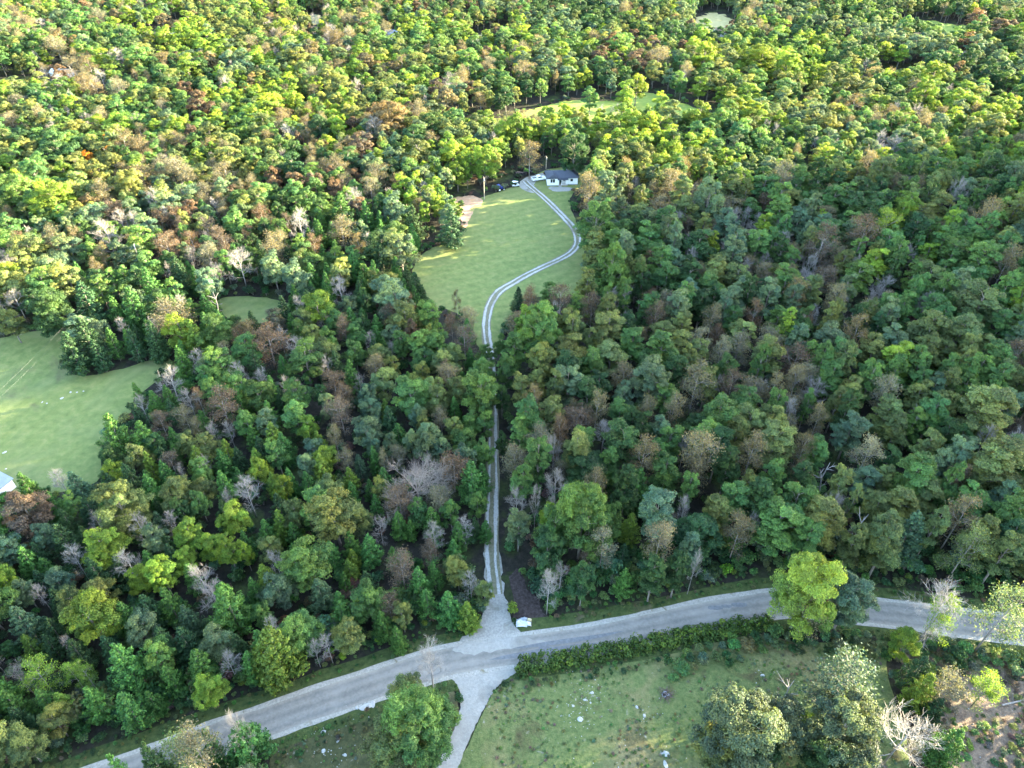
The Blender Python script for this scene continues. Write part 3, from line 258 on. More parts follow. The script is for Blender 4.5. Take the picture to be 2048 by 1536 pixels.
-159 509 4nW|10 484 4rG|-73 264 6rD|186 570 9rY|-90 461 13rT|-145 322 9rG|92 208 8tB|372 638 7rB|58 527 8rO|-192 537 9nW|-150 173 6cD|339 519 8rG
-127 372 6rT|-95 531 6rB|-88 477 13rO|-79 377 11rY|-33 574 6nP|136 330 8rO|194 283 4rO|-136 515 4rG|-274 536 4rY|56 398 8rR|90 292 9rD|309 610 10rG
-152 295 11rG|362 598 8rD|87 249 8rD|8 91 4nP|232 377 7rD|-156 227 11rO|361 556 10rR|-162 650 5rY|-180 527 8rY|237 326 9rY|60 597 4rD|108 206 6tG
-84 600 11rG|267 670 6rG|-100 562 11rO|98 272 9rG|-119 349 9rY|-42 121 5rB|22 306 9rY|-189 535 3nW|18 664 7sT|-382 612 4rG|-273 657 6rG|-332 529 11rY
-99 445 7rO|-13 127 7rO|218 338 7rD|158 516 6rB|138 566 4rG|348 661 9rD|-69 557 5rR|-97 647 6sW|-73 381 13rT|-208 248 6rY|-131 218 5cD|-356 508 6rG
-15 257 8rY|243 529 9rG|-142 311 11rG|-148 169 8sT|83 684 5rD|223 685 8rG|177 669 6rD|-211 388 8rD|36 373 6rG|-48 638 8rG|-86 321 7rY|-366 609 5rO
102 82 8tO|125 611 6rG|-18 486 7rD|175 416 9rG|213 634 6rB|6 625 8rD|-35 260 12rO|109 655 5rD|1 617 9sT|-365 544 6rO|-100 390 5rO|-45 135 4nP
-307 447 7rO|-337 549 8rG|430 677 7rB|-207 269 9rG|67 459 7rO|-243 631 10rY|-74 253 6sW|-273 562 11rY|-158 663 6rR|-86 227 11rG|-258 566 10rO|204 476 5rB
92 244 8tB|207 467 9rG|356 656 6rD|-110 75 7rG|338 493 9rO|-88 593 6rO|-105 208 5rO|272 411 14rD|-146 212 8rG|194 424 5rB|136 273 4rB|-252 639 8rG
-28 154 9rO|-196 549 5nW|-350 582 8sW|-237 419 8rG|-260 406 7rG|85 365 5nP|-367 566 10sT|-405 609 6rY|-207 434 5rY|73 517 8rB|285 660 6rO|333 584 9rR
-183 204 7rO|-321 481 9rD|210 339 13rY|127 398 9rO|-141 648 6rO|-172 454 6rO|111 642 8rD|115 580 8rO|115 252 6rD|-89 666 6rO|-160 216 6rO|122 311 7rB
35 279 6rO|-195 531 6rB|52 556 6rB|-122 577 4rG|129 107 7tO|-412 629 6sT|-29 588 8rO|4 578 7sT|203 336 6rG|-144 365 7rY|-178 243 7rY|170 258 6rG
17 33 5tG|274 580 5rB|-106 166 6rG|77 140 5tB|-116 514 6rO|199 492 7rB|100 268 6rD|196 556 5rD|-81 272 4rG|301 655 10rD|-262 395 11rD|68 229 7nP
-151 534 8rG|102 288 7rG|390 687 6rB|-175 574 4rG|27 620 11rD|298 542 6rO|59 636 6rR|-4 427 13rG|-131 390 12rY|-97 427 13sT|239 399 6nP|274 418 10rG
-126 557 4rY|-438 677 11rO|-86 25 5cG|148 146 6tO|-246 483 5rD|233 346 5cD|148 518 6rB|55 571 10rD|-294 641 6sW|186 657 6rY|-86 244 7rR|-192 330 5rD
230 562 5rD|-120 280 12rO|-31 681 6rY|-370 645 7rY|-36 608 8rO|-30 368 9rG|148 232 7tO|-349 615 9rD|18 391 14rB|-59 575 9rB|234 628 8rB|70 255 11rO
257 525 10rD|-243 512 6rT|288 612 7rG|100 259 9rG|147 429 8rY|138 591 7rG|406 676 5rY|-228 305 11rO|-48 530 6rD|144 184 8tG|-155 681 8rO|-351 573 9rD
-73 620 11rY|-20 566 5rO|270 446 13rG|105 128 5tG|189 627 9rD|-231 310 7nW|146 421 6rY|-191 226 6rY|-80 569 6rO|-49 551 7rO|-213 508 6rB|181 497 11rB
152 534 7rR|-186 280 6sW|-132 535 5rG|-233 614 8rG|-200 643 6rD|146 545 9rY|-153 425 13rO|299 635 7rG|-224 657 5rO|-191 258 10rO|-292 471 9rY|-217 318 10sW
180 302 6rB|-124 224 5rB|-291 687 7sT|-351 547 9rT|-295 459 8rB|1 154 7sT|132 117 5tB|90 656 5rD|145 242 5tO|47 575 8rO|186 266 7rO|336 623 5rD
71 264 5rY|-7 264 6rY|14 413 11rO|82 662 7rY|157 177 7tG|81 498 5rR|-280 446 7rB|199 263 5rG|-44 536 6rO|230 673 5rY|311 492 10rB|215 614 8sT
-114 500 7rG|-396 644 8rO|-129 596 11rG|319 458 6sT|-335 523 6rY|-146 371 7rY|352 545 8rG|108 224 7tD|-169 590 7rO|101 482 9rO|49 231 7sT|58 280 6rY
-97 249 5rO|35 665 7rG|-242 444 8rD|94 105 6tB|-328 555 5rG|-218 531 4rD|303 669 5rG|-103 442 9nW|-30 461 8rY|-155 357 5rD|-45 115 5rY|-385 582 7sT
-140 501 4rO|-350 623 6rD|-39 254 6rB|94 440 10rG|-285 657 8rB|98 627 5rD|-119 441 7sT|86 224 7sR|-164 422 4nW|70 637 4rD|19 621 4rO|-98 412 8rO
-77 46 8rO|-61 419 9rO|-150 227 10rO|291 587 6rG|-289 444 6nW|13 490 4rG|-52 573 4sW|-179 630 8nW|-14 490 9rO|-114 643 6rB|222 646 4rO|180 312 4rY
-245 506 8rY|390 619 8rY|99 189 7sW|189 549 5rG|28 685 8rB|-380 635 5rG|187 272 8rY|-251 335 10rO|-169 532 9rG|59 308 6rG|-82 207 4rO|-17 672 6rD
-97 361 9sW|-350 656 5rB|-174 348 7rG|-52 307 8rO|-309 681 6nW|149 162 10tG|30 156 5nP|197 608 7rO|100 591 7rB|-372 618 10rR|148 558 5rB|41 496 9rD
-104 227 8sT|120 444 12rD|-294 570 8rY|-206 675 8rB|-234 520 6nW|-183 570 7rG|-263 474 9rD|-108 477 10rG|99 55 7tO|1 92 5nP|0 605 11rR|161 160 8sR
76 306 5rG|353 536 9rG|-335 674 7rO|-2 505 5rB|21 511 8rD|34 533 7rD|200 623 7rD|62 688 7rD|-352 593 11rD|25 539 5rD|-5 441 10rG|229 683 9rB
149 407 7rY|140 469 9rB|-59 239 7sT|-298 522 9rG|284 588 6rB|-73 572 4rY|51 650 6rG|253 577 6rO|-64 649 6rO|-310 676 5nW|44 516 8rO|174 410 6rG
219 491 11rD|-273 483 5rD|132 254 10sT|249 586 8rD|-340 606 5rO|-55 30 4nP|-150 589 8rB|98 51 5tO|174 636 5rO|-140 611 7rO|178 229 7tG|-129 650 5rB
23 30 7tB|-186 586 7rG|-222 542 5sW|164 262 8rY|-250 499 7rY|159 680 4rD|113 207 6tD|107 633 8rD|-233 526 7rO|-92 422 9rB|249 362 9rY|43 683 6rG
-215 600 6rG|-127 664 7rG|227 585 8rD|-252 438 9rG|-33 339 7sT|325 683 8rD|213 489 9rG|153 299 9sT|-368 629 6rD|-62 520 11rD|-144 657 6rO|372 657 5rO
185 529 6rD|126 316 7rO|-313 540 10rG|172 509 9rY|-254 653 9rY|-116 401 14rB|-186 480 8rO|-252 620 8rY|-37 361 5rO|4 301 7sT|31 298 4rY|186 317 7rY
-18 649 8sT|218 507 9rG|-100 507 9rO|-243 586 11rO|46 522 10rD|-103 482 6rG|-218 333 8rD|249 617 6rO|-78 536 7rO|170 215 5tO|-71 391 7rY|-15 271 9rY
-151 651 4rG|-126 200 7rG|4 464 6rD|152 259 5rY|359 664 7rD|107 259 8rD|78 268 9rG|-319 549 5rG|-128 657 8nW|219 528 7rB|-331 592 6rG|-111 80 4cD
-130 287 8rR|123 119 9tO|-227 397 9rY|-32 609 5nP|54 552 7rO|-6 338 4cD|136 119 6nP|-413 669 6rG|-217 482 5rO|187 301 11rY|336 687 6sT|64 105 6tG
-12 584 7rD|63 384 13rR|-369 581 7sT|-291 667 5rG|259 665 9rG|-6 329 5rD|334 633 7rD|-33 401 9rO|387 664 5rO|297 689 9sT|-243 593 6nW|57 116 6tO
-180 249 6rO|48 109 6tO|-23 626 8rY|284 430 13rY|51 160 7tD|21 362 5sT|303 632 10rO|-91 33 4cG|-173 388 8rR|-214 289 10rB|161 624 6rO|17 530 6rD
-192 421 8rO|394 688 6rB|-108 286 6rG|302 599 11rG|-271 611 5rO|204 521 7rG|-100 72 5cG|-34 136 6sT|-41 438 8rY|204 251 10rG|-244 436 5rG|-136 544 6rG
55 359 7rD|244 594 4rD|-271 607 8rT|-76 548 6rR|152 582 4rG|-367 558 4rG|-62 352 5rY|-58 349 5rY|105 526 4rD|-357 576 8rY|74 644 7rG|116 595 4rD
37 576 6rD|-109 271 9rO|-162 428 7rO|-229 339 4nW|-47 97 4rY|-209 275 6rO|112 616 6sT|-315 443 5sW|417 660 6rG|87 112 5tG|-169 458 10rO|171 553 6rD
-202 293 6rG|-41 639 4rG|2 589 8rG|-87 349 5rO|331 640 5rD|61 193 5tY|-284 433 10sW|198 269 5rY|-97 471 8rG|-147 242 9rO|-61 477 8rY|-120 541 6rG
-338 585 8sT|-49 521 5rB|-187 553 5nW|-398 678 5rY|-51 586 8nW|170 246 5tO|-135 247 9rY|291 509 11rG|-224 300 9rO|-178 661 6rO|32 476 8rB|-124 213 8rB
-271 526 10rG|-153 478 7rO|29 378 11rY|125 124 6tO|-125 162 5nP|-24 365 9sT|399 597 5sT|21 405 10rD|167 338 11rO|201 454 10rB|-182 592 8rG|293 419 9rB
-377 685 5rO|272 503 5rD|50 242 6tB|-197 542 5nW|223 610 8sT|-16 290 9rO|213 541 6rG|-245 321 5rY|233 355 7rD|158 580 7rG|188 507 10rD|-43 369 9rG
101 437 10rD|243 657 7rY|184 198 9tG|210 486 6rG|8 574 8rD|8 565 5rG|297 608 6rD|200 229 9tO|-53 392 14rG|188 588 9rO|-54 477 10rG|-89 598 8rY
138 231 6nP|349 610 8rR|-212 252 7rT|252 640 5rY|100 233 7tG|66 637 4rR|260 368 7rY|209 272 11rY|405 670 10rG|-121 207 5nP|-282 643 10rG|-282 597 6rG
70 533 10rB|-48 243 10sT|-431 683 5rG|132 325 5sT|-255 480 12rD|139 642 6rD|-79 653 4rO|87 273 9rB|-300 509 9rY|16 283 5rG|-71 361 7rY|108 101 10tG
240 414 7rD|-194 627 8sT|-28 145 6rG|289 686 7rY|155 525 7rB|-210 318 7rO|-425 651 6rG|-182 260 7rO|-144 525 4rG|-112 310 8rG|60 493 6rG|20 541 6rD
117 354 12rG|-333 600 5rY|-217 309 8rO|23 105 8tD|-51 595 9rG|37 384 10rO|41 108 7tG|167 412 7rD|-129 333 10rY|85 178 6nP|315 614 5rB|25 423 8rY
-79 225 6rG|393 588 4rG|51 33 6tG|-28 676 4cD|-171 547 8rG|-97 244 6rO|229 487 6rD|5 401 6sT|-276 441 12sW|151 293 9rG|74 590 6rG|-143 605 8rY
-416 653 6rT|-93 45 8rG|145 630 6rG|-234 646 6rG|-135 210 10rB|-161 390 8sT|-262 500 7sT|32 489 12rB|272 375 7rY|-262 461 11rD|-3 447 7rG|-302 639 8rB
358 584 5rD|35 26 9tG|-83 660 8rO|246 448 10rG|129 329 5rD|-384 688 6rB|-377 565 5nW|412 643 6rD|287 554 6rB|354 595 6rG|160 359 5rY|271 689 4rG
-111 351 6rY|93 527 6rG|-348 669 9rO|-149 365 7rD|-132 660 6rO|338 512 6rB|157 259 9rB|-51 406 9rG|-197 657 5rY|54 105 9tO|258 610 4rB|152 339 9rO
141 437 8rD|-426 677 5rO|-181 649 5rY|-63 292 4rY|32 608 8rR|118 92 6sT|169 172 7tO|406 642 5rO|-98 79 8rB|-74 278 7rY|201 487 9rB|-207 664 9rY
43 135 5tO|-71 597 7rY|12 657 4rB|36 394 6rD|-141 342 10rG|-175 183 4rB|353 625 7rG|131 366 7rO|-323 514 8rG|-169 193 5nP|-34 684 8rY|-147 253 11rO
-16 633 6sT|-29 668 4rY|-442 668 5rY|186 651 7rD|266 564 8rB|-159 687 9rO|-135 458 7rY|35 243 5nP|431 667 6rB|183 677 7rB|-276 504 7rD|180 575 11rG
315 514 5rB|157 642 6rD|357 614 5rO|-311 496 5rT|195 549 11rD|-252 494 10rD|181 264 5rG|87 453 7rG|299 421 5rR|-44 151 5sR|294 543 5rO|-390 614 7sT
272 550 6rG|-190 555 6rB|149 266 6rG|187 433 5rO|19 676 6rG|-6 582 7rD|-107 233 4sT|40 260 9rD|-239 652 9rB|391 664 6rB|174 532 10rG|-23 264 11rY
54 644 5rB|63 628 10rD|158 273 8sT|280 657 5rR|273 360 6rG|385 578 6sT|-253 454 13rG|88 219 8tG|10 474 5rB|-96 625 4sT|242 679 5rD|-383 579 5nW
-87 204 10rG|395 655 10rO|263 543 9rG|-336 566 6rO|169 434 10rY|-237 672 6rG|-247 430 8rB|57 222 8tO|130 565 9rB|-127 549 10rG|83 424 5rR|207 613 8rG
-37 77 10rG|-81 347 12rO|-114 626 6rG|-149 184 6nP|127 600 7rD|72 421 9rR|1 552 6rG|-188 470 7rO|-414 640 5sW|-287 542 9rY|75 90 7tO|135 110 6tO
454 689 5rR|112 162 7nP|66 189 7tB|157 421 12rG|211 513 6rG|96 109 5tG|69 162 7tB|350 559 6rO|139 245 5tG|-208 546 6rB|-151 286 7sT|237 587 5rR
-85 545 8rO|179 341 8rG|197 583 10rO|358 653 6rO|77 625 8rR|-155 322 5sW|-126 394 7rY|87 601 10rR|123 242 7tO|209 674 9rB|143 165 5tG|-47 194 6sT
251 510 5rB|28 111 5tD|134 194 7tG|119 663 8rD|-441 683 7sT|231 552 4rD|-78 596 9rY|-36 197 6rG|147 362 6rY|396 606 9rB|184 245 7tO|102 240 10tG
1 624 7rD|239 543 6rG|57 498 10rD|-36 618 7rG|152 234 5tO|168 206 6sT|87 500 7rO|-98 51 5rG|-14 378 8sT|322 490 7rO|6 385 11rB|-103 605 6rO
-263 568 8rG|-427 667 8rY|82 294 8rG|159 153 5tG|-9 499 8rG|-232 570 6rO|-118 165 4rD|-142 512 8rG|-218 313 5rO|48 582 9rD|-149 683 7rY|209 627 6rO
-174 663 4rO|9 480 9rB|-275 488 6rD|347 510 7rD|-219 584 6sT|-103 245 11sT|-397 687 7nW|-57 172 4cG|-278 653 6sT|-36 671 6rB|-153 636 8rB|-291 582 5rT
209 407 8rY|225 371 8rO|380 655 8rB|149 190 5tO|288 635 5rO|428 689 8rB|340 560 5rG|302 609 5rD|248 577 6rD|167 253 6rO|-49 561 8rY|-296 612 4nW
127 419 9rG|-51 275 5rO|-211 264 5rB|-12 681 9rO|-219 545 5nW|129 595 6rG|53 392 9rY|-96 342 5rD|76 509 7rR|-190 295 11rO|-199 556 10rD|-195 293 8rO
-131 585 7rY|360 544 6rG|-197 636 9rO|-101 199 5rG|-166 566 5rD|279 423 8rD|196 418 7rD|283 615 8sT|89 590 9rB|109 129 6tG|-66 661 4rO|122 362 5rG
-80 298 8sT|430 683 8rG|109 624 9rD|-373 540 4rG|-361 658 5rY|-105 362 7rO|-77 186 6rG|376 616 6rO|-189 548 8rY|80 32 10tG|-47 332 7rY|-65 371 8sT
227 633 6rY|200 466 9rB|-250 597 8rG|-270 511 11rO|-194 433 8rY|137 166 5tG|179 423 9rO|103 635 6rD|96 123 5tB|46 609 5sT|-30 250 5rY|126 642 10rO
-292 672 5nW|239 357 10rG|-364 660 6rG|-140 328 7sT|323 567 6rD|53 438 11rB|331 682 4rD|-46 35 5cD|-311 671 8sW|-119 227 10rO|-330 639 7nW|187 231 8tO
-156 658 8rO|-115 246 5rB|261 403 5rG|292 466 6rB|-125 446 6nW|-53 187 6rG|-118 586 6rG|229 287 6rY|-206 539 5rB|146 535 7rY|239 583 6sT|271 516 6rD
112 498 6rO|-43 501 9rG|72 233 6tG|201 608 6rD|-417 628 6rY|-146 572 8rY|-81 476 6rG|-316 577 4rY|-300 630 7rO|-171 294 11rY|206 496 6rG|-37 570 4rB
168 591 6rO|117 654 6rB|165 288 6rG|-213 684 10rB|-192 314 11rY|-110 531 6rB|257 654 10rY|395 611 7rB|397 663 9rB|138 559 11rB|296 564 9rO|-112 234 6rY
-13 615 10rG|162 638 8rG|-222 628 9sW|-140 179 6rO|277 679 8rR|-140 582 5rY|-89 153 12sT|-33 689 8rD|26 512 5rR|-178 385 9sT|34 468 4rG|-54 342 12rO
-236 592 5rO|108 478 6rO|93 507 5rO|129 548 4rB|8 680 6rO|143 271 7nW|-182 302 7rG|380 619 5rB|105 591 4rO|110 287 4rB|47 276 6rY|-257 429 10rG
55 380 6rG|-143 268 11sT|66 455 5rO|-256 521 7nW|-393 682 7rY|157 310 8sT|-246 327 7rO|-436 660 6sT|406 635 8rO|-325 505 6rY|-72 479 8rG|-105 615 10sW
-334 537 5rG|39 643 11rB|-268 600 5rG|-357 545 4sT|-159 319 5rG|-40 591 8rO|17 521 5rD|-226 606 8rG|-265 527 8rY|112 317 7rO|115 72 7tO|176 474 5rG
93 641 6rD|66 599 10rY|-207 534 5rO|-53 469 12rY|-53 542 6rB|125 204 5tD|283 438 8rG|-90 58 6cD|-62 664 10rG|13 571 8rD|412 687 8rG|238 390 11rD
60 562 7sT|307 646 11rO|-283 617 8rY|-168 580 5sW|-35 420 8rG|125 134 6tO|-43 179 4rG|334 673 6rD|-20 667 9rY|-325 683 6sT|-52 220 7rR|95 77 7tO
-229 315 5rO|-76 191 5cD|49 219 9sT|-21 402 5rO|-113 151 7rB|-104 195 5sR|-324 540 6rY|-67 676 8rD|-316 521 7rG|310 636 6rG|-221 562 5nW|-223 318 5rO
84 173 6nP|155 315 4rG|-194 251 10rB|-71 330 10rO|-46 278 7rB|-302 583 8rY|185 637 4rG|-327 653 5rG|38 221 5nP|-148 419 9rO|-60 148 4nP|97 340 7rY
-85 177 6nP|268 530 8rD|-138 430 8sW|-212 527 10rO|43 99 5tD|175 391 12rO|203 460 7rB|396 640 6rB|18 461 8rG|-129 274 6sW|-148 402 7rY|-260 493 5nW
57 142 8sW|334 472 7rD|97 672 9rD|-176 423 9rY|328 623 5sT|-393 589 6sT|260 578 11rB|-15 562 8rR|-285 592 7rG|151 308 7rG|-258 420 10sT|190 212 8tG
235 490 10rD|8 633 6rD|126 100 5tO|-160 457 7rG|94 300 4rY|0 387 7sT|144 567 9rB|-8 548 5rB|-53 364 10rG|281 414 8rD|-64 274 8rT|-61 346 7rO
176 382 7rO|-131 515 7rO|39 33 5sT|-287 571 5rY|188 283 6rG|43 369 6rD|-172 191 4cD|-60 552 8rG|-220 619 6rG|175 211 5tG|-265 547 6nW|169 380 9rG
260 359 8rY|341 631 8rD|-258 543 7rG|-6 26 6rG|282 629 5rG|-141 484 7sT|-205 257 4rB|-303 595 6rG|-81 395 10rY|-48 379 14rO|-211 424 11rG|83 678 8rG
-397 651 6rD|270 400 9rB|241 539 4rD|-106 173 7rD|239 598 8sT|-368 677 7rY|150 319 12sT|-156 552 4rG|-234 681 8rD|111 607 6rD|-104 222 8sT|-135 175 4cG
52 430 9rO|170 475 7rB|-120 672 10rB|-233 449 7rG|265 614 5rY|306 501 5rD|40 256 4rG|-86 680 4sW|420 634 5rO|-49 288 5rO|-262 551 8sT|250 674 8rG
-332 612 4rG|109 244 6tD|287 664 4rB|-154 489 7rY|262 515 9rG|35 659 5rB|53 629 9rG|131 647 5rD|46 562 4rB|169 566 6rG|-79 241 5cD|70 195 7tO
208 684 11rG|-392 673 7rO|-161 608 6rY|266 574 9rD|-423 666 5rG|-89 615 6sW|-195 233 6rY|141 597 9rD|-135 197 6sT|-179 334 12sT|51 487 9rD|378 589 8rO
223 328 9rY|-108 265 5sT|60 567 7rD|-211 356 8nW|401 657 4rD|-185 320 5rG|-353 542 4rO|-347 539 6rT|-105 56 5cG|275 612 4rG|214 550 4rB|138 183 7tG
130 688 6rD|126 324 5rO|133 456 7rB|197 642 6rD|116 194 6tG|62 248 9sT|-127 366 9rO|65 591 4rO|-119 309 7rY|-50 620 4rO|-101 269 10rO|21 533 4rO
338 593 7rB|175 311 8nW|221 540 5rO|-10 371 7sT|273 601 6rD|-256 330 7rY|-84 236 7rR|132 579 11rG|-120 367 11rD|-187 254 8rY|65 232 5sT|-66 495 9rB
224 348 10rG|151 569 6rD|-84 564 5rO|-38 26 5nP|-242 383 5nW|52 274 9rY|-80 646 11rO|330 593 4rR|221 308 8rY|-18 583 7rG|-278 484 4rD|27 437 10rG
255 563 8sT|-323 524 11rT|-309 585 5rY|43 414 10rY|244 638 9rY|-382 643 5rG|-278 465 7rO|168 456 7rB|253 327 11rY|416 623 6rO|-247 663 6rT|177 307 6sT
54 89 7tG|-328 615 7rB|-115 449 5nW|-121 634 5sW|403 647 8rO|-287 647 8rG|109 471 7rO|105 372 13rO|-168 446 9rO|150 274 8nW|-99 148 4cG|-370 571 4rB
-271 667 8sW|166 247 6rO|43 638 9sT|119 514 5rD|40 577 4rO|-288 468 7rT|-178 321 7rY|159 298 9rG|300 411 8rD|-29 469 10rO|-375 607 6rO|231 636 6rO
-149 265 6rG|-128 316 7rG|43 442 11rY|-305 472 9rO|137 299 7rB|154 560 6rR|-149 328 8rG|-221 307 7rO|25 532 7rD|-131 240 11sT|-207 322 7rD|-214 381 5sT
27 356 7rG|-199 380 11nW|-39 443 7rG|-168 175 9rG|202 443 9rB|207 364 5rG|116 572 9rB|-87 290 6rB|138 395 14rY|-220 521 8rO|47 469 5rB|-240 531 7rO
217 651 5rG|148 586 7rG|31 571 8rD|-67 308 9rO|-26 109 4rB|71 186 6sW|89 254 6rO|-426 683 4rO|384 674 10rB|-101 262 7rD|-292 603 6rG|437 680 7rR
267 580 8rB|140 680 7rD|-208 370 8rY|-39 322 5rO|-105 256 12rO|123 331 11rO|-33 518 6rD|366 651 11rD|21 591 6rO|326 656 6rD|-287 582 4rO|-361 528 10rG
-300 495 8sT|-228 327 12rY|-238 441 5rG|-94 467 6rG|-75 261 6sT|-222 588 6nW|-178 514 4nW|-86 159 5rG|0 509 8rB|271 554 9rB|-125 241 6sT|-251 523 5rY
13 347 7rG|-226 554 5rG|140 359 8rY|275 518 5rO|-284 448 8rB|-163 638 6rB|-72 290 9rY|235 678 6rG|-61 631 4rG|-24 253 4rG|-145 552 8rG|291 538 7rB
81 159 5nP|-53 570 6rB|-153 555 7rR|65 507 11rB|157 217 6sT|-293 465 5nW|164 486 9rR|-193 618 6rO|-111 509 4rD|13 26 7sT|-5 299 6sT|-83 673 6rG
-206 504 6rO|-73 213 4cG|400 643 5rB|235 538 6rD|-194 429 6rY|32 168 5nP|-52 432 13rG|-166 675 8rO|-142 286 8rG|-50 506 8rD|-16 33 5cG|348 649 7rD
161 542 8rY|352 517 4sT|55 164 5tD|234 304 10rG|243 513 8rG|88 623 7rO|-335 657 8rO|120 248 7rG|155 164 8tG|-199 608 10rD|-62 458 12rY|-184 561 5sW
-63 185 5rO|220 582 4rD|308 556 7rO|-162 462 10rO|299 522 6rB|-154 498 7rO|13 131 7tD|344 673 9rB|-244 413 10rT|172 428 6rB|-44 394 7rG|14 563 5rD
-377 629 6rD|55 82 6tG|217 278 7rY|-204 333 11rG|-141 205 7rB|-346 522 4rG|-259 590 6rO|-163 552 6rG|-142 580 4sW|242 340 6rG|-24 245 7rB|107 462 9rR
-171 434 10rB|-196 267 8rO|440 685 7rB|-114 655 5nW|-26 160 4cG|180 354 9rG|-98 47 5cG|360 577 8rO|131 443 9rG|-49 643 7rG|216 324 9rG|55 180 5sT
-244 314 9rO|21 555 5rD|-408 634 5sT|-106 636 9rB|129 142 7tG|-371 641 5rG|-50 106 5rG|-118 198 5sT|-332 513 7nW|-151 200 4nP|-110 174 5rG|-181 216 6sT
-140 163 6rO|71 475 9rD|-293 538 6rG|385 620 4rO|284 519 6rY|232 661 8rO|-262 648 8rY|-156 375 8rD|183 387 6nP|-20 30 5cG|175 648 7rD|-86 282 5rR
-358 684 9rR|150 242 9tG|79 648 10rD|64 478 8rD|332 555 9rG|-54 264 4rY|331 488 6rD|99 582 5rO|-85 60 5nP|-175 356 5sW|307 471 6rG|-99 639 6nW
49 542 6rO|-55 75 5nP|-146 313 4rG|-216 555 6nW|148 454 6rD|53 518 9rD|-97 503 8rO|100 576 6rO|-182 605 7sT|332 529 7rY|38 554 6rB|-46 359 6sT
-21 215 8rB|86 370 9sW|316 664 6rD|-402 642 8rG|110 508 11rB|-188 580 7rD|-179 435 9rY|-45 410 7sT|16 548 11rD|-225 612 8rG|109 251 5rD|124 251 9rG
-171 616 6rY|-164 577 10sW|-315 507 7rO|236 622 6rO|-96 69 5cG|141 241 5nP|-29 660 5rY|238 320 6rY|-126 609 6rG|-67 417 5rG|-130 320 9rY|205 585 7rD
62 654 10rB|-388 641 8rO|56 368 8rG|-110 242 9rO|319 679 8rD|-70 412 7rG|105 198 6tB|62 601 4sT|147 460 9sT|147 134 9tG|-7 552 6rR|415 652 6rY
26 546 6rD|67 623 8rB|432 659 11rG|-278 476 10rG|-11 570 8rO|403 683 10rG|-54 536 4sW|-85 366 9rG|447 679 6rO|-146 204 5rG|-339 637 3nW|-43 530 4rY
401 592 6rO|122 344 6rO|-335 607 6rG|30 150 6tD|-187 517 5sW|16 148 6tO|-21 662 7sT|327 576 11rD|-71 629 4rT|152 355 9rO|227 644 6rB|91 457 6rG
279 562 5rB|34 616 8rY|-246 527 10rY|85 580 7rB|-336 554 4rG|343 518 6rY|255 618 8rB|-259 489 5rG|-111 568 6rO|335 569 8rD|412 616 9rB|37 526 6rB
-71 219 7rG|241 421 11rO|-123 420 10rY|230 652 6rB|106 399 7rO|340 575 4rG|83 596 10rD|-73 246 9rG|189 670 4rB|-195 561 4nW|226 364 6rD|169 462 6rD
34 635 10rY|-210 412 12rD|47 546 5rB|-144 226 8rO|-23 491 9rG|-148 655 6rO|-300 488 7rB|-204 530 7rD|-77 605 6rO|-274 677 5rO|-84 269 6rD|393 584 7rD
24 614 6rY|-11 579 8rD|205 377 9rO|44 239 6nP|-96 257 9rG|192 596 5rO|-101 312 6rR|62 443 7rB|316 574 10rY|-158 283 4rT|341 540 6rG|286 495 8rD
-34 483 6rG|307 567 4rB|137 146 9tG|137 355 8rO|-228 284 4nW|-200 493 7rO|20 101 5tG|-44 564 5rO|-225 590 6sT|-164 317 5rG|256 680 6rD|-180 680 4rG
-55 680 4rY|348 615 4rO|156 252 5rY|-183 237 7rR|-259 623 8rG|-255 648 7rG|135 549 6rG|161 243 8tG|-30 350 5nW|37 263 6rY|-183 474 5rO|342 660 5rD
78 223 5tO|-28 271 4rD|322 518 7rO|-284 504 7nW|-185 610 11rD|-89 619 6rO|-303 667 4rD|122 191 5tG|-181 498 6rG|-192 678 7rY|-145 237 5cD|-191 236 7nW
-204 355 7sT|-36 623 6rG|-153 240 6rG|265 608 5rB|335 535 6sT|-181 356 6sT|119 127 5tO|322 667 6rD|-362 610 6rD|354 672 4rB|-91 504 8sT|-105 462 9rG
80 397 9rB|96 143 8tB|-149 603 6sT|131 462 7rR|-111 85 4cG|159 388 7rY|-142 545 6rG|-212 588 7sT|-319 596 8rY|-292 651 7sW|91 264 5rG|237 634 7rY
53 211 7nP|-88 408 7nW|345 640 6rD|-251 468 8rD|-223 489 5rB|-15 589 7rO|169 633 9rR|-32 392 12rO|-9 292 6rO|96 366 10rG|-180 235 6rO|223 604 11rB
246 327 7rY|22 368 4cD|175 480 11rB|22 506 7rD|-129 634 8rD|-295 534 4rO|-104 392 8rO|-316 462 9rG|-31 616 11rG|-370 657 4sW|-398 667 6rO|295 552 8rB
261 552 6rD|191 349 10sT|185 592 8rD|279 443 13rR|-123 337 9rG|80 439 6rG|263 419 7rG|124 92 9tG|303 639 8rO|-323 622 11rB|-50 673 5rB|221 358 9rB
-273 363 12rO|-158 648 6rD|-95 200 9sR|-68 222 8rG|192 225 7tO|116 616 4rG|128 173 7tG|301 593 6rG|195 523 10rG|95 422 8rR|-288 549 10rY|-20 76 6sR
80 211 6nP|-44 341 6rB|-61 339 10rO|-217 623 6rG|320 585 6rG|85 492 5rO|319 658 7rD|365 658 10rB|-368 637 6rO|-179 375 9rD|3 517 8sW|-122 643 9rO
215 379 12rD|-111 436 10rD|6 406 11sT|419 687 4rB|109 294 4rO|46 374 10rD|234 665 5rR|-246 454 8sW|-180 557 6rD|133 624 6rD|-204 618 7rG|-426 688 5rO
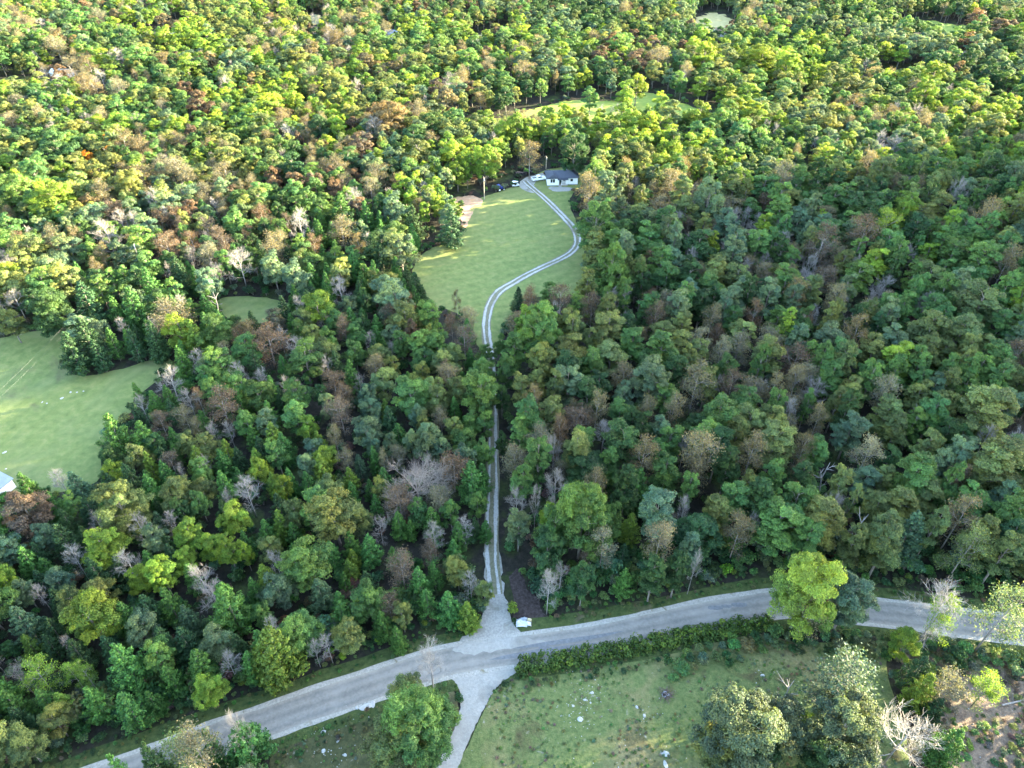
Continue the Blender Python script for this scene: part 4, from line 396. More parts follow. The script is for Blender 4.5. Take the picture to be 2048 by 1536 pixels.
446 675 5rO|-83 611 10rY|-290 610 9rG|65 146 8sW|57 670 6rG|-241 328 6rG|-3 402 5rY|-306 504 9rY|269 666 10rR|386 688 5rB|395 668 5rB|-15 108 4rB
261 603 11rD|51 676 10rO|143 404 6rY|-118 376 7rO|166 605 6rR|123 109 6tO|4 458 8rO|189 476 8rD|175 244 6tG|263 427 8rO|-5 672 6rR|139 323 5rG
-62 179 4cG|-183 485 6rG|209 461 7rG|1 655 8rY|-114 377 6rB|220 301 9rO|312 675 6rD|-1 538 8rB|-131 254 8sW|-73 528 6rO|-112 616 4rD|-196 260 7rO
83 201 5nP|21 168 6tO|-153 333 7rG|-196 483 7rO|333 523 9rB|124 217 5tD|-245 559 8rO|-207 399 7rG|109 266 5sT|-170 333 10rG|-215 267 9sW|-25 408 7sT
-115 81 4cG|-113 602 8rG|-156 539 11rG|-159 180 5nP|-68 397 9rO|162 434 7rY|-290 489 7rY|89 151 5tD|125 297 11rO|-170 687 6rG|-79 180 9nP|161 460 7rD
-123 556 6rY|-341 553 6rG|-284 530 10rO|-263 574 8rG|379 664 7rB|155 280 11rB|92 574 9rG|-57 589 6rB|-175 274 11rG|155 633 7rG|-71 582 6rO|268 365 13rY
239 604 8rB|211 565 7rR|-94 388 5rG|-306 455 7rG|-40 450 8rG|86 104 5tO|227 552 6rO|-187 243 6rB|240 667 7rG|257 406 6rB|-141 247 8sT|-118 420 5rG
-27 508 10rR|129 372 5rY|-51 279 6rB|-188 442 5rG|293 530 6rO|82 125 5tG|130 424 6rY|72 649 8rG|100 563 8rB|-35 665 6rY|173 630 4rO|-130 613 6rG
48 264 9rO|-285 635 5sW|80 178 7sT|251 547 6rD|-98 669 6rO|-200 422 10rY|-26 97 4rO|147 373 8rY|384 637 4rB|110 117 6tB|383 680 11rB|169 183 6tG
-150 359 5rO|111 215 9tD|-109 599 6rG|-25 283 10rO|213 609 5rY|-280 414 9rO|-154 317 7sW|-122 451 5rO|98 153 6tB|-241 504 5rY|28 650 6rY|-166 342 5rD
-7 559 9rG|-126 189 8rG|132 122 6tG|47 363 10rD|-4 633 10sT|125 615 10rG|122 558 6rO|297 442 12rR|-154 610 8rO|-63 249 9sW|-23 533 6nP|-343 668 5rR
-160 368 13rY|-30 571 6sT|-114 84 4cG|95 398 13rO|116 399 5rY|-336 561 7rD|141 203 6sT|86 536 10rD|-306 434 6rO|314 543 6rB|-92 659 6sW|144 250 6rB
209 551 11rR|251 667 4rD|-188 643 8rY|-114 587 6rY|-75 612 6nW|-157 194 10rG|96 210 5tB|-120 608 6rG|-103 357 5rO|-47 350 8rY|-243 405 8rT|310 439 9rO
-147 529 8rG|136 316 9rO|202 314 6sT|-140 561 4rG|315 518 5rB|37 511 6rG|-338 682 5rR|-97 492 6rD|353 601 6rD|350 633 6rD|354 586 5rO|182 224 7tG
-216 274 6sT|101 523 11rG|-119 343 6rY|184 467 13rB|402 653 6rB|108 209 6tD|-164 354 11rO|-123 298 10rY|311 624 9rB|-69 125 7rG|117 567 5rB|-117 83 5rG
120 293 4rB|221 563 6rB|-221 473 9rY|261 684 6rG|220 613 6rO|-193 672 7rY|109 593 8rB|86 99 5tB|32 591 10rD|219 671 5rD|105 172 8nP|-168 611 7rY
81 525 11rD|-107 67 4cG|-159 221 8rG|-170 231 9rO|67 605 9rB|-113 510 4rG|-291 528 8rG|-369 593 7rG|122 273 7rG|-139 659 8rO|180 322 7rY|228 570 8rY
49 129 4nP|-352 522 10sW|-286 411 8rG|93 450 13rD|-103 644 11rO|35 497 5rD|-56 27 5cG|-149 456 7rO|-199 291 4sW|-38 379 8rG|112 667 10rO|-375 594 8rB
-65 500 4rD|-51 683 11rB|146 638 7rO|31 98 6tG|-24 632 10rY|-18 127 6rO|-96 229 5rR|147 448 9sT|234 613 10rY|-91 69 9rG|-369 652 5rY|221 621 11sT
-160 432 7rO|21 280 6rY|136 604 8rG|-61 143 10sR|210 448 8rB|-32 246 9rB|-67 454 7rG|141 342 9rO|163 650 11sT|-14 654 6rY|141 661 11rD|46 26 8tO
-200 391 6rG|176 288 5rG|-133 484 11rG|118 174 8tO|-355 651 10sT|42 543 8rO|284 561 9rB|-59 650 5rO|-186 596 6rG|125 630 5rD|283 525 10rD|2 547 10rG
-210 643 4rG|-33 492 6rO|-56 322 7rO|223 420 12rB|291 648 6rG|-306 427 12rG|31 631 6rD|-133 277 7sT|-243 490 8sT|-299 665 8rG|-416 663 4rG|-130 530 9rG
-75 229 8rG|-200 272 4rO|-314 475 5rY|-93 601 7rO|-232 587 4nW|252 559 6rD|395 596 5rD|-208 624 6rG|-216 403 9rO|-35 200 4cD|-60 296 8rB|367 529 8rG
137 634 8rO|-10 516 11rB|119 316 9rO|-144 566 10rD|-263 441 8sT|244 670 9sT|-237 516 8rR|-367 633 4rR|55 507 5rD|102 405 8rO|-75 600 7sT|-286 577 7rY
-105 490 6rD|-96 308 5sT|194 469 9rO|-259 579 6rG|-69 260 6rD|25 399 14rY|440 676 6rG|279 372 5rG|-362 616 11rD|-250 406 12rG|244 308 7rY|397 586 4sT
114 100 6tB|261 522 5rO|49 407 7rG|174 183 9tO|-134 547 5rY|1 103 7sT|-240 496 12rY|-39 124 5sR|-135 682 8rB|-200 538 6rY|204 267 7rO|137 460 7rO
-142 380 5nW|154 541 5rR|-166 187 7rO|90 490 9rO|-171 343 6rG|-63 328 6rG|199 498 7rG|117 456 6rD|-181 276 10rG|-67 636 4rG|172 240 5tD|-241 484 6rB
298 620 7rG|178 295 9rB|207 512 9rR|167 468 6sT|-22 329 5rB|421 665 7rG|138 648 7rR|-4 363 7rG|-419 668 11rO|289 642 8rR|107 331 12rY|234 289 4rY
311 579 6rG|116 292 9rG|-313 438 7rO|-41 554 7rY|370 548 11rG|114 276 5rY|-296 545 9rT|219 586 4rD|-197 371 9rG|-230 487 7rB|23 483 8rB|-93 381 8rT
-298 674 10sT|-282 555 8rO|-35 270 6rG|-54 252 6rB|-143 626 8rB|50 173 7tD|-91 434 9sW|-72 305 5rY|104 229 5tD|-116 329 6rO|144 645 6rD|80 504 5rO
-274 634 5rG|13 507 6rD|-237 447 7sT|0 667 6rY|-371 663 5rY|-284 462 9rO|132 145 5tG|332 614 4rD|317 554 7rD|-217 614 4rO|-188 216 6rY|-182 307 7rG
-68 84 5rB|113 393 12rO|347 555 8rY|313 599 7rB|219 295 7rY|-38 602 8rO|308 450 8rB|-209 500 6rO|-249 624 8rO|97 47 6nP|146 399 12rY|202 557 6rR
-274 669 4rB|378 645 6rB|320 446 7rD|-98 189 5rB|193 330 7rG|171 227 6tD|97 606 5rB|75 462 6rG|-15 412 5cD|-58 528 5rD|183 620 8rD|87 82 6tO
-238 541 9sW|-124 412 6rY|170 649 7rD|-168 208 9nP|158 532 5rR|-82 334 8rO|216 413 10rB|-307 523 4rG|-316 665 5rO|-42 598 5rG|-225 647 9rG|-159 313 8rG
-117 546 9rG|305 682 6sT|-63 224 7rG|-162 322 7rG|43 595 7rD|-212 325 10rD|-12 28 5cG|49 293 12rY|-228 363 7sT|34 504 6sT|199 295 6rY|401 677 8rD
46 186 8tB|83 236 7sR|158 675 5rD|128 189 7tG|-53 94 6nP|192 574 8rR|152 565 8rG|-286 624 5rG|-79 667 4sW|-235 291 10rR|229 602 8rY|-25 338 12rB
204 603 8rD|-362 636 6rR|27 367 10rB|-250 544 4rO|160 568 5rD|-228 433 10rG|89 473 8rO|71 142 6tB|142 209 6tG|195 447 5rR|73 27 9tO|136 671 6rD
1 598 5nP|308 619 7rG|110 425 7rY|-269 660 5rG|190 690 6rB|158 592 4rB|-22 324 6rO|-260 617 7rG|328 511 11rO|17 432 10rG|173 594 8rG|111 582 7rD
-113 634 4rY|-115 324 7rO|101 569 6rB|-267 664 7rG|7 595 6rY|-14 433 10rY|-91 308 6rO|117 629 4rR|-33 267 4rB|-12 280 8rB|-400 623 8rO|-120 289 7rG
-115 465 6nW|166 546 5rY|189 559 8rB|111 137 5tO|-360 517 10rG|-193 212 5cD|-182 655 6rO|-307 667 6rB|68 482 8rG|-97 300 10sT|28 564 10rB|409 681 8rG
58 415 14rG|168 610 5rB|158 475 11rG|-57 601 6rG|-170 359 11rG|58 449 12rO|-190 519 7nW|-11 522 6nP|102 514 7rO|-51 240 6rD|376 622 7sT|-309 688 6rB
-167 628 5rR|266 506 5rG|64 398 9rO|-240 473 9rT|-205 577 8nW|101 541 8rG|-62 508 8rR|224 273 4rY|-235 481 6rY|-34 215 5rG|121 580 7rG|-40 212 4cG
377 628 4rD|130 657 5rD|-92 239 6sT|310 592 8rG|-164 488 8rB|-246 374 6rO|-152 311 5rG|132 299 5rG|8 464 5rB|-179 569 6rD|-229 526 6nW|-185 448 7rY
421 655 8rG|151 678 10rD|-326 594 8rY|179 240 9tB|381 628 8rO|-37 300 8rO|294 626 4rD|155 650 6rB|233 559 8rY|9 430 9rY|10 650 8rD|-296 687 6nW
30 625 5rD|-73 347 9nW|59 554 6rD|86 481 7rD|46 433 10sT|112 635 6rG|-160 268 9rO|-25 498 6rG|-307 671 6rO|-86 606 4rY|-309 576 7rY|-16 442 5rG
56 536 8rD|-148 662 5rG|-294 566 6rG|-273 683 10rO|-311 532 10rO|-384 672 10rY|114 240 5tO|168 578 7rD|-49 63 6rB|61 260 8rY|275 451 6rO|-138 565 5rY
-316 676 8rD|-114 262 4nW|58 662 9rR|-265 514 5rT|-326 552 6rG|26 25 6sT|128 588 7rD|30 482 5rG|-83 216 6rG|-265 593 4rO|39 673 11rR|-2 574 7rG
-198 528 5nW|-169 571 6rD|-316 608 5rT|-202 298 9rO|-334 496 11rG|170 643 4rO|-46 200 4cG|71 371 10rO|344 530 4rG|295 652 10rD|215 597 6sT|94 649 7rD
-138 473 9rO|-384 623 7rG|-90 483 6rO|131 410 6rY|-40 164 5rD|216 425 8rB|-169 216 7rO|-123 620 8rO|241 675 6rD|-355 624 5sW|266 673 4rY|-118 250 6rG
-97 40 6cO|-267 683 9rO|150 526 10rB|9 598 5sT|75 543 8rB|173 526 9rG|130 239 9tO|-104 435 9sW|75 197 5nP|-264 557 5rY|449 688 6rG|-365 605 4rG
181 586 6rR|66 617 8rY|-174 280 9rG|3 490 5rY|271 620 8rR|239 640 7rY|-238 399 10rG|-95 583 5rY|-82 231 8rD|-90 550 8rY|210 531 6rG|86 383 10rG
387 567 8rO|351 505 9rG|-264 612 6rO|239 507 10rD|10 516 7rR|-100 182 7rD|60 675 7rD|213 274 5rY|309 537 7rO|-143 186 12rO|-238 425 8rT|-129 279 6rT
-94 563 5rO|52 196 5tD|-218 680 9rT|-379 559 4nW|124 595 6rG|79 453 9rY|-216 341 5nW|-158 299 9nW|56 650 8rR|149 489 6rD|388 641 7rB|-303 601 9rT
211 472 8rD|175 278 5rY|-321 663 8rO|-309 639 8rO|-214 674 6rT|-44 126 4rD|-264 508 5rO|124 394 6rY|163 365 9rO|-160 616 4rO|-187 653 4rY|215 504 4rG
396 643 5rO|333 668 4rD|208 313 10rY|-162 591 10rD|-218 592 6sT|-38 429 12rG|-195 220 9rY|-313 617 5rB|192 430 11rG|-6 680 6rO|144 127 6tG|49 168 7tB
-26 667 6cD|111 449 13rG|-220 576 11sT|-19 145 7rG|-103 295 12rO|-304 660 8rG|46 160 5tG|-220 276 5rT|-240 298 6rY|20 576 7rB|-323 633 9rB|82 671 8rY
103 502 6rY|-198 431 7rG|375 571 5rG|97 462 7rD|-69 578 5rO|-89 270 9rG|-125 93 4cG|-326 567 7rO|-298 592 5sW|183 688 5rG|-130 213 10sR|262 351 13rD
101 678 11rO|-134 640 5rO|130 112 6sR|13 104 6tO|10 424 7rO|-77 633 6rG|-253 672 9rD|-144 463 10rR|-193 592 8rD|325 558 8rG|281 575 8rB|192 563 5rO
-136 372 8rB|-99 214 6rB|260 612 4rD|131 139 4nP|40 245 7tO|1 418 8rY|-305 462 9rO|-288 559 4rY|-10 365 9rD|42 585 4rG|121 399 7rY|156 545 4rR
134 230 6tO|301 507 4rG|-113 562 6rT|105 319 7rY|10 560 5rD|-151 211 7rG|-141 479 8rY|383 689 5rB|141 456 9rB|-133 367 7rB|-198 500 5rO|89 175 10sR
-199 246 10rY|-101 450 8rO|-42 627 7rG|-143 198 6rB|107 672 11rG|227 481 7rD|128 246 7sT|387 659 9rB|-262 671 4rG|-29 226 6rB|-218 396 8rG|-70 667 8rG
-131 105 5cG|-240 375 8rG|-73 508 7sT|-54 649 6rG|-1 676 7rY|320 465 5sT|87 259 4rO|352 511 5rY|-60 34 7rB|-34 636 6rO|-227 421 8rG|295 409 8rD
65 524 10rB|132 669 6rO|139 552 8rG|-45 686 6rG|80 144 10tB|-289 568 4rO|-143 585 5rY|187 341 6rD|-162 194 5cD|140 263 7rY|-125 379 8rY|167 663 6rD
188 501 6rB|-98 675 4rD|39 593 7rB|-26 374 6rG|228 621 8rY|-193 230 5rY|-360 620 4sT|-226 334 13rO|24 138 9tO|76 615 8sT|172 618 8rO|-74 135 5rB
-152 167 4nP|-16 627 6rY|-95 589 6rG|-419 635 6rD|399 669 8rG|431 646 8sT|-227 312 4rG|-7 617 5sT|9 138 5sT|221 322 8rY|-17 122 6rO|307 562 4rG
-325 587 9sW|-236 690 8rG|-145 180 6nP|-74 448 10sW|275 531 8rD|-75 147 10rG|-211 258 5nW|-355 673 7rB|86 632 6rD|116 674 10rO|-177 188 6rB|-161 546 10rG
-141 414 10sW|131 557 7rO|-342 589 4rD|-121 570 7rG|-195 320 9rB|-156 623 5rG|-97 657 8rG|176 520 11rG|-176 248 6rO|349 640 4rG|70 448 5rR|56 156 5tB
106 552 10rB|-165 416 14rY|193 651 10rO|-219 408 5rG|169 366 8rY|-317 602 6rT|-402 670 7rG|363 663 4rB|67 261 7rO|-358 541 6sT|154 147 7tG|79 539 6rB
-400 597 6rB|202 627 5rD|-164 531 7rG|-339 672 5rO|33 203 7tB|404 661 6rG|-165 651 5rO|-35 630 7rO|-127 590 9rY|-84 557 6rO|-130 604 8rG|-149 430 8rO
97 132 6tG|-110 665 5nW|-115 491 9nW|200 646 6sT|287 626 8rD|251 419 12rR|129 199 6tG|-197 689 6rY|247 644 6rD|242 608 6rR|-42 351 9rY|36 208 5tB
-257 574 6rO|162 408 8rD|-29 329 5rG|-361 556 9rO|48 211 6tG|228 391 13rG|-107 509 5rG|129 146 5tG|-238 508 7nW|295 602 8rD|-162 189 5rB|-186 357 5rD
211 284 8rO|-354 602 4rD|225 412 11rB|-137 303 5rT|-245 500 5rT|116 245 6tD|-265 412 9sT|-135 562 7rY|80 232 8tY|29 595 9rB|256 593 10rD|-76 420 11rO
-38 91 7rG|222 478 9rG|270 392 6rO|161 396 8rY|65 496 7rD|-236 675 5rD|-107 329 6rY|-11 352 8rG|-144 233 7rO|89 669 4rG|-318 636 6rY|128 429 7rY
191 310 6rY|105 657 5rD|282 491 6rB|187 663 5rG|218 517 6rB|-376 638 5rD|-272 470 7rO|136 537 6rG|-227 280 8rB|235 496 7rD|106 55 4nP|-66 424 8rG
73 579 11rD|-20 596 7rG|237 297 5rY|15 465 8rD|-327 547 6rG|158 285 7rB|140 416 6rG|302 574 5rB|283 623 6rD|38 428 8rG|101 535 6rG|239 549 11rD
-84 166 4cG|194 638 6rY|162 184 6tO|-319 640 9rB|109 540 7rG|-279 369 7rO|34 462 7rB|106 281 7rG|198 602 4rO|278 391 7sW|-143 399 7rG|253 684 6rB
89 362 6rO|-89 359 13rO|179 645 8rD|-309 649 6rO|-86 509 7rY|76 161 5tB|-104 372 10rO|-165 283 6rG|198 537 4rG|64 236 4nP|247 544 6rD|-246 677 6rD
277 382 12rB|247 568 6rD|55 201 4nP|-11 672 7rG|86 422 6rY|153 219 5tG|227 326 5rY|367 662 4rB|96 266 6rY|15 359 7rD|-371 667 7rY|351 667 5rB
-253 512 4nW|-94 66 5cD|-112 458 6rY|-184 298 6rG|-107 343 7rT|-91 208 3nP|-204 607 7rG|-44 328 9rO|202 412 11rY|-380 623 4nW|221 286 4rY|-320 690 5rD
-184 246 5rO|127 584 5rD|-148 501 5nW|-199 402 9rO|41 209 7tO|206 622 7rD|-221 484 5rY|344 549 7rD|223 681 5rG|-327 490 4rD|93 624 6rD|69 516 5rB
36 437 5rG|-190 501 8rO|-248 478 5rG|-58 545 6rY|271 509 9rG|-72 535 5rD|-86 248 5rD|143 227 6tG|-107 675 6rD|-154 566 4rG|31 659 8rR|-24 609 9rG
-269 574 4rO|197 619 6rY|-110 471 12rG|73 301 5rG|-58 683 6rG|48 592 4rD|139 140 5tG|-78 628 6rG|-113 166 8rG|433 664 5rG|-95 74 6cG|316 535 5rB
-21 153 4cG|36 379 6rB|60 101 5sT|146 383 8rY|-309 551 6rG|-118 662 8rB|45 589 5rR|-158 176 6sR|80 259 8rY|201 526 8rD|206 540 5rG|-42 680 8rB
-409 675 7sW|-141 642 8rR|-45 578 5nW|190 613 6rO|-21 349 6rB|-112 327 8rY|-257 511 7rY|-146 388 11rB|213 519 7rG|-162 185 3nP|-206 326 7rG|220 594 7sT
-66 687 6rG|339 602 8rB|-110 406 5sW|-136 450 8rG|-94 62 6cG|-112 535 7sT|150 303 8rG|117 384 7rY|299 518 8rO|39 132 7tD|274 559 6rO|-190 249 4rB
-92 670 7rO|80 573 9sT|-125 288 5rG|-42 570 4rR|319 628 10rB|319 477 5sT|160 303 6sT|-166 508 7rG|38 624 7sT|-153 349 7rD|56 125 8sW|-201 664 8rB
-320 456 8rO|324 548 7rD|-92 291 8rG|109 359 8rG|171 177 5tG|-329 573 7rG|-376 682 6rO|-81 574 5rO|294 629 6sT|217 605 6rD|176 579 6rO|-77 306 9rY
104 59 6sT|-109 542 8rD|286 535 8sT|-118 271 7sT|366 592 4rD|-190 559 9rG|136 129 5sT|-240 611 7rG|-172 598 4rY|233 458 10rG|94 223 8tO|297 478 9rD
280 581 10rB|188 219 10tG|-35 328 7rO|-26 483 5rD|-47 627 7rG|-276 595 4rO|31 193 9tG|72 379 8rB|24 522 7rD|-251 320 12rY|-119 191 4cG|-241 550 10rO
319 546 8rB|201 597 6rO|-52 517 6sW|-289 495 5rD|-31 173 4cG|0 485 5rY|207 660 7rG|121 278 4nW|-418 689 5sW|-69 280 5rB|19 686 9rG|-248 556 6rO
-281 667 6rG|115 558 7rB|179 626 5rG|-246 652 9rG|348 596 7rO|167 315 7nW|-429 679 6rG|107 490 9rB|-253 683 6rD|-203 317 9rG|266 371 9rD|51 308 7rY
-55 660 6rG|-115 557 6rY|2 567 8rD|158 189 8tO|48 355 6rB|-36 577 6rD|-283 605 10rG|426 641 6rR|-158 604 6rY|106 139 5tO|-317 614 7rB|125 566 6rB
-284 687 7sT|182 375 8rD|139 288 4rG|161 610 8rO|-221 420 8rD|-177 312 11rO|179 538 5rY|226 672 4rO|174 642 7rD|-109 198 5rG|-308 477 7nW|-245 571 9rO
-90 330 6rG|244 384 10rD|98 248 9rY|-405 602 6nW|415 634 9rG|-103 471 9sW|-248 619 4sT|-244 545 5rO|91 311 5rY|-3 333 9rD|243 519 8rD|339 546 7rG
-118 79 8sR|-416 673 6rO|140 275 6rY|-122 361 9rO|-176 678 8rO|-86 257 4rG|-27 521 8rY|164 257 6rY|186 493 9rB|331 648 9rD|130 228 5nP|74 97 5tO
-384 628 5rG|416 674 7rY|-340 572 8rG|223 429 6rB|146 278 7nW|-57 228 6rG|78 600 7rB|-130 203 5rB|27 230 5tB|148 485 7rG|129 533 10rO|92 285 10rG
-232 423 5rG|-169 287 6rO|-214 375 8sT|-140 596 8rG|64 282 10rY|43 423 6rY|-319 649 7rO|237 554 6rB|0 472 6rO|253 435 9rG|120 636 6rD|-67 385 11rY
30 207 6tG|-117 172 7rD|58 466 5rD|-243 579 5rO|-60 370 7rG|-267 561 6rO|274 661 7rR|155 158 8tG|246 677 5rY|192 634 6rG|113 524 6rD|-32 112 7rB
346 669 6rD|-115 671 8rT|-342 580 11rD|-170 311 12rG|388 593 4rD|131 322 5rY|-312 472 4nW|104 447 9rD|271 575 5rO|39 449 6rB|230 399 5sT|242 569 6rD
-99 178 3nP|251 555 4rG|226 312 5rY|-325 560 11rG|-418 620 3nW|228 319 10rG|31 224 7tB|277 646 6rB|277 627 4rG|-53 606 6rO|357 686 6rB|229 444 7rG
73 120 5tO|200 343 12rG|69 84 6tO|-176 340 7rD|50 639 6rD|-365 655 5nW|-84 424 12rG|54 622 9rY|-273 570 7rO|-312 624 8rB|-105 78 8rO|15 669 6rG
-219 551 7rD|-206 346 6rY|143 588 10rG|-20 592 4rG|117 532 6rG|-49 319 11rY|-89 324 8rY|56 248 7rY|-211 534 6rO|-354 566 7rT|-182 468 11rO|10 373 8rO
-240 537 4rR|232 567 4rD|148 626 4rR|21 568 9rO|78 290 4rD|-10 666 6cD|-37 30 4cD|-202 684 8rY|23 383 8sT|-26 439 13rY|-278 613 8rO|22 287 10rG
-229 298 4rB|-225 342 5rO|-333 480 7rO|114 629 5rD|306 432 10rR|-97 167 4cG|240 454 7rG|145 296 6rG|-264 638 8rG|256 354 7rD|-226 572 9rG|-174 690 4rG
76 155 5nP|179 675 6rD|48 551 6rR|-403 614 8rY|-12 262 4rO|142 313 7rY|97 535 7sT|97 586 7rB|190 530 11rG|229 330 5sT|-66 245 6rR|-52 618 5rO
-79 591 4rG|188 424 7rY|-214 636 5rO|93 321 5rG|166 557 8rG|151 474 6rD|-176 201 5nP|233 576 4rD|-50 36 6cD|411 626 6rB|-280 570 5rB|-98 151 4cD
-22 572 10rO|223 334 7rD|325 617 4rB|70 686 5rD|-70 285 7rY|285 682 4rR|165 300 9sT|-134 284 6rG|-415 660 6rG|145 651 7rO|-137 268 8rG|-159 631 6sT
278 513 9rG|324 652 6rD|280 500 5rG|324 459 7rO|-78 317 5rY|-395 656 8rD|160 209 6tO|105 614 7rD|-252 570 7rO|-45 515 6rD|296 451 5rR|271 626 6rY
-38 41 5rB|-227 601 6sT|-83 143 4cG|-174 375 5sW|151 458 5rD|48 528 10rO|77 215 5nP|-141 440 6rO|-232 662 8rG|56 680 4rD|182 348 5rG|214 535 8rO
228 575 7rD|185 293 6rY|265 556 7rB|117 511 6rG|-52 32 5nP|389 577 4rG|-21 299 4rG|161 548 11sT|104 653 8rD|-139 358 8rB|111 292 5rY|-138 653 6rD
-170 634 8rD|-337 632 7rB|289 523 6rO|384 664 5rB|-26 552 5cD|-234 390 14sT|-77 266 6sT|330 498 7rB|300 683 4rD|-81 211 7sR|4 637 8rD|-73 274 4rT
-175 610 7rG|-105 87 5cD|113 226 6tG|-140 687 6rO|70 673 11rG|275 636 5rD|-72 153 4rD|89 578 6rG|-325 603 6rY|-41 491 7rO|363 584 6rO|-248 514 7rY
-179 290 4rO|-276 577 6rG|-151 150 6rB|415 681 8rG|158 223 6tD|-59 670 6rD|74 479 6rD|270 588 6rY|195 602 4rB|-169 597 3nW|335 609 10rD|82 644 5rR
90 405 6rO|-280 421 13rB|-25 71 7rG|94 632 8sT|-64 567 4rO|-81 133 4cG|317 486 7rD|-35 641 9rG|-7 392 11rG|-73 685 7rD|85 570 8rD|-50 141 5nP
328 462 5rD|77 561 6rG|-63 680 11sW|-119 260 7rY|-360 605 5rO|-150 522 8rG|173 207 5tO|-290 592 6rY|-191 664 4rY|140 631 6rG|-102 649 5rG|210 427 13rB
41 602 9rY|-138 159 4nP|91 164 4nP|194 488 9rD|159 506 8rB|-259 645 4rT|-272 505 6rD|324 688 4rD|-319 518 4rG|-115 482 5sW|-57 492 8rB|56 267 5rY
-369 539 8rG|218 555 6rO|-159 494 7rY|324 494 6sT|322 476 5sT|-199 233 5cD|-276 672 4rG|-127 682 5nW|-395 627 6sT|156 413 12rG|103 168 4nP|101 640 6rD
28 279 6rG|-67 505 8rY|-3 354 10rG|28 168 5nP|-183 226 6nW|-141 467 7sT|297 428 7rR|-194 584 7rG|95 251 5sT|377 567 7rO|341 617 4rD|-71 196 5sT
176 500 5rB|199 481 8rD|-29 454 10rY|-123 317 4rG|165 270 6rO|-253 446 8rD|-416 685 7rG|64 554 6rO|-84 581 7nW|-121 599 8rG|-68 528 8rD|114 132 8tG
192 497 8rB|287 654 11rG|-117 606 7rG|15 517 8rD|15 99 8tD|-208 241 7rY|197 676 5rB|-71 643 6rO|-52 423 11rG|-130 174 11rB|-272 545 6rY|-183 292 9rG
77 243 7tG|-297 512 4rR|-288 425 14sW|141 303 7rG|229 517 9rD|403 688 6rG|111 339 6rG|25 149 9tO|269 638 5rD|294 500 5rY|-41 273 7rY|303 470 7rD
129 159 8tG|-112 583 7rB|232 645 5rO|26 598 5rO|13 616 10rO|-171 671 5rO|-20 551 9rR|-221 601 11rG|141 254 8rY|-110 679 7rD|39 517 6rG|-80 79 5nP
-417 648 7rO|-81 408 7rG|120 374 8rD|221 460 6rB|-189 476 6rO|-306 610 6rG|-17 498 6rB|-48 465 5rY|68 80 6tO|-102 218 5rG|50 450 6rY|179 597 5rO
-80 553 8rG|-220 284 7nW|104 293 5nW|58 503 4rD|-95 630 7rO|-285 522 7rY|340 612 7rO|219 317 7rY|80 288 8rG|175 348 9rD|-290 662 4rB|-203 583 9sT
329 666 6rD|66 238 5sT|-18 362 5cD|289 437 8rO|-33 278 7sW|-272 540 6rT|-115 597 6rO|21 500 5rG|-275 652 4sT|-307 644 6rO|-139 264 5sT|149 632 7rO
-36 487 9rO|-394 604 5rD|-145 521 8rG|-237 384 6rY|229 658 4rO|-58 130 4cG|-149 645 11rG|97 217 7tB|-224 482 4rB|-111 267 6sT|149 480 5rY|-131 420 8rG
-227 495 10rY|112 270 6rD|124 263 9rG|94 562 8rD|-41 31 5cD|-95 315 4rG|-323 610 6nW|237 519 6rB|-35 681 4rY|91 595 8rR|-115 360 10rG|57 112 5tO
47 201 6tD|-126 323 6rG|-356 571 7sT|35 291 9rY|127 623 11rD|-156 502 4rO|-280 523 5rO|119 608 6rD|-68 631 5rG|50 570 5rB|195 260 5rD|185 686 5rB
212 678 4rB|-32 196 5cG|-115 678 9rB|-192 638 5rR|208 480 8rD|20 595 5rB|308 599 5rG|51 523 7rD|181 249 7rY|149 513 7rO|83 185 5tG|71 680 5rD
108 558 4rD|-98 237 6rB|-218 297 7rB|-197 585 4rG|-11 409 8rY|93 40 6tO|-74 486 7rB|-85 587 6rG|-8 400 6rD|-230 502 6rT|274 497 6sT|-53 225 9nW
71 282 5rY|134 158 6tY|217 446 6rB|-211 515 11rO|257 689 6rO|-187 568 10rO|-224 674 10rO|119 523 6rY|-194 472 10rT|194 655 4rD|-121 650 11rD|80 656 4rG
27 210 5tB|364 563 6rR|73 174 5sR|255 394 10rB|-182 352 5rD|331 628 11rB|-89 210 4rG|-117 334 9rY|-224 355 7nW|98 572 8rB|-311 491 5sT|175 688 6sT
-5 540 5rG|-138 281 8rO|136 238 7sW|131 662 11rB|314 473 6rR|195 239 8tO|125 529 4rB|-301 446 5rY|-152 304 9rO|-409 652 6rG|146 684 8rD|-187 378 14rG
-388 655 8rY|-253 327 7rO|291 607 8rD|152 312 5rO|-123 460 10rO|346 538 4rY|-94 281 4rO|439 673 4rR|-285 384 8rG|383 597 5rO|-9 448 7rR|-344 528 5nW
57 215 9tO|-12 101 7sR|186 205 5tD|100 88 8sR|-237 630 5rG|70 444 7rR|9 554 8rD|238 340 5rD|232 429 11rB|167 541 10rB|368 596 4rR|154 323 5rD
141 571 8rG|358 639 6rD|260 390 8rY|51 177 5tD|-114 687 3nW|-102 325 4rT|182 520 6rD|334 617 6rD|79 518 4rO|221 578 6rD|46 619 6rO|240 686 5rY
-26 34 7nP|-49 449 7rY|119 224 7tD|99 348 7rO|-61 263 6sT|39 467 8rB|322 483 7sT|293 660 6rO|184 275 5rG|-250 384 8rG|-227 678 6rY|-262 371 6rG
-143 618 9rB|-93 265 6rO|92 690 7rO|-48 39 4cD|268 603 8rB|218 289 5rY|72 249 5rO|29 468 6rG|168 531 8rB|121 433 7rY|-238 666 4rG|-125 355 7rT
48 163 5tO|261 589 11rO|349 496 5rO|443 677 6rG|282 388 8rG|146 300 5rO|312 685 5rD|211 667 9rB|62 81 5tO|67 268 5rG|6 494 7rB|76 260 5rY
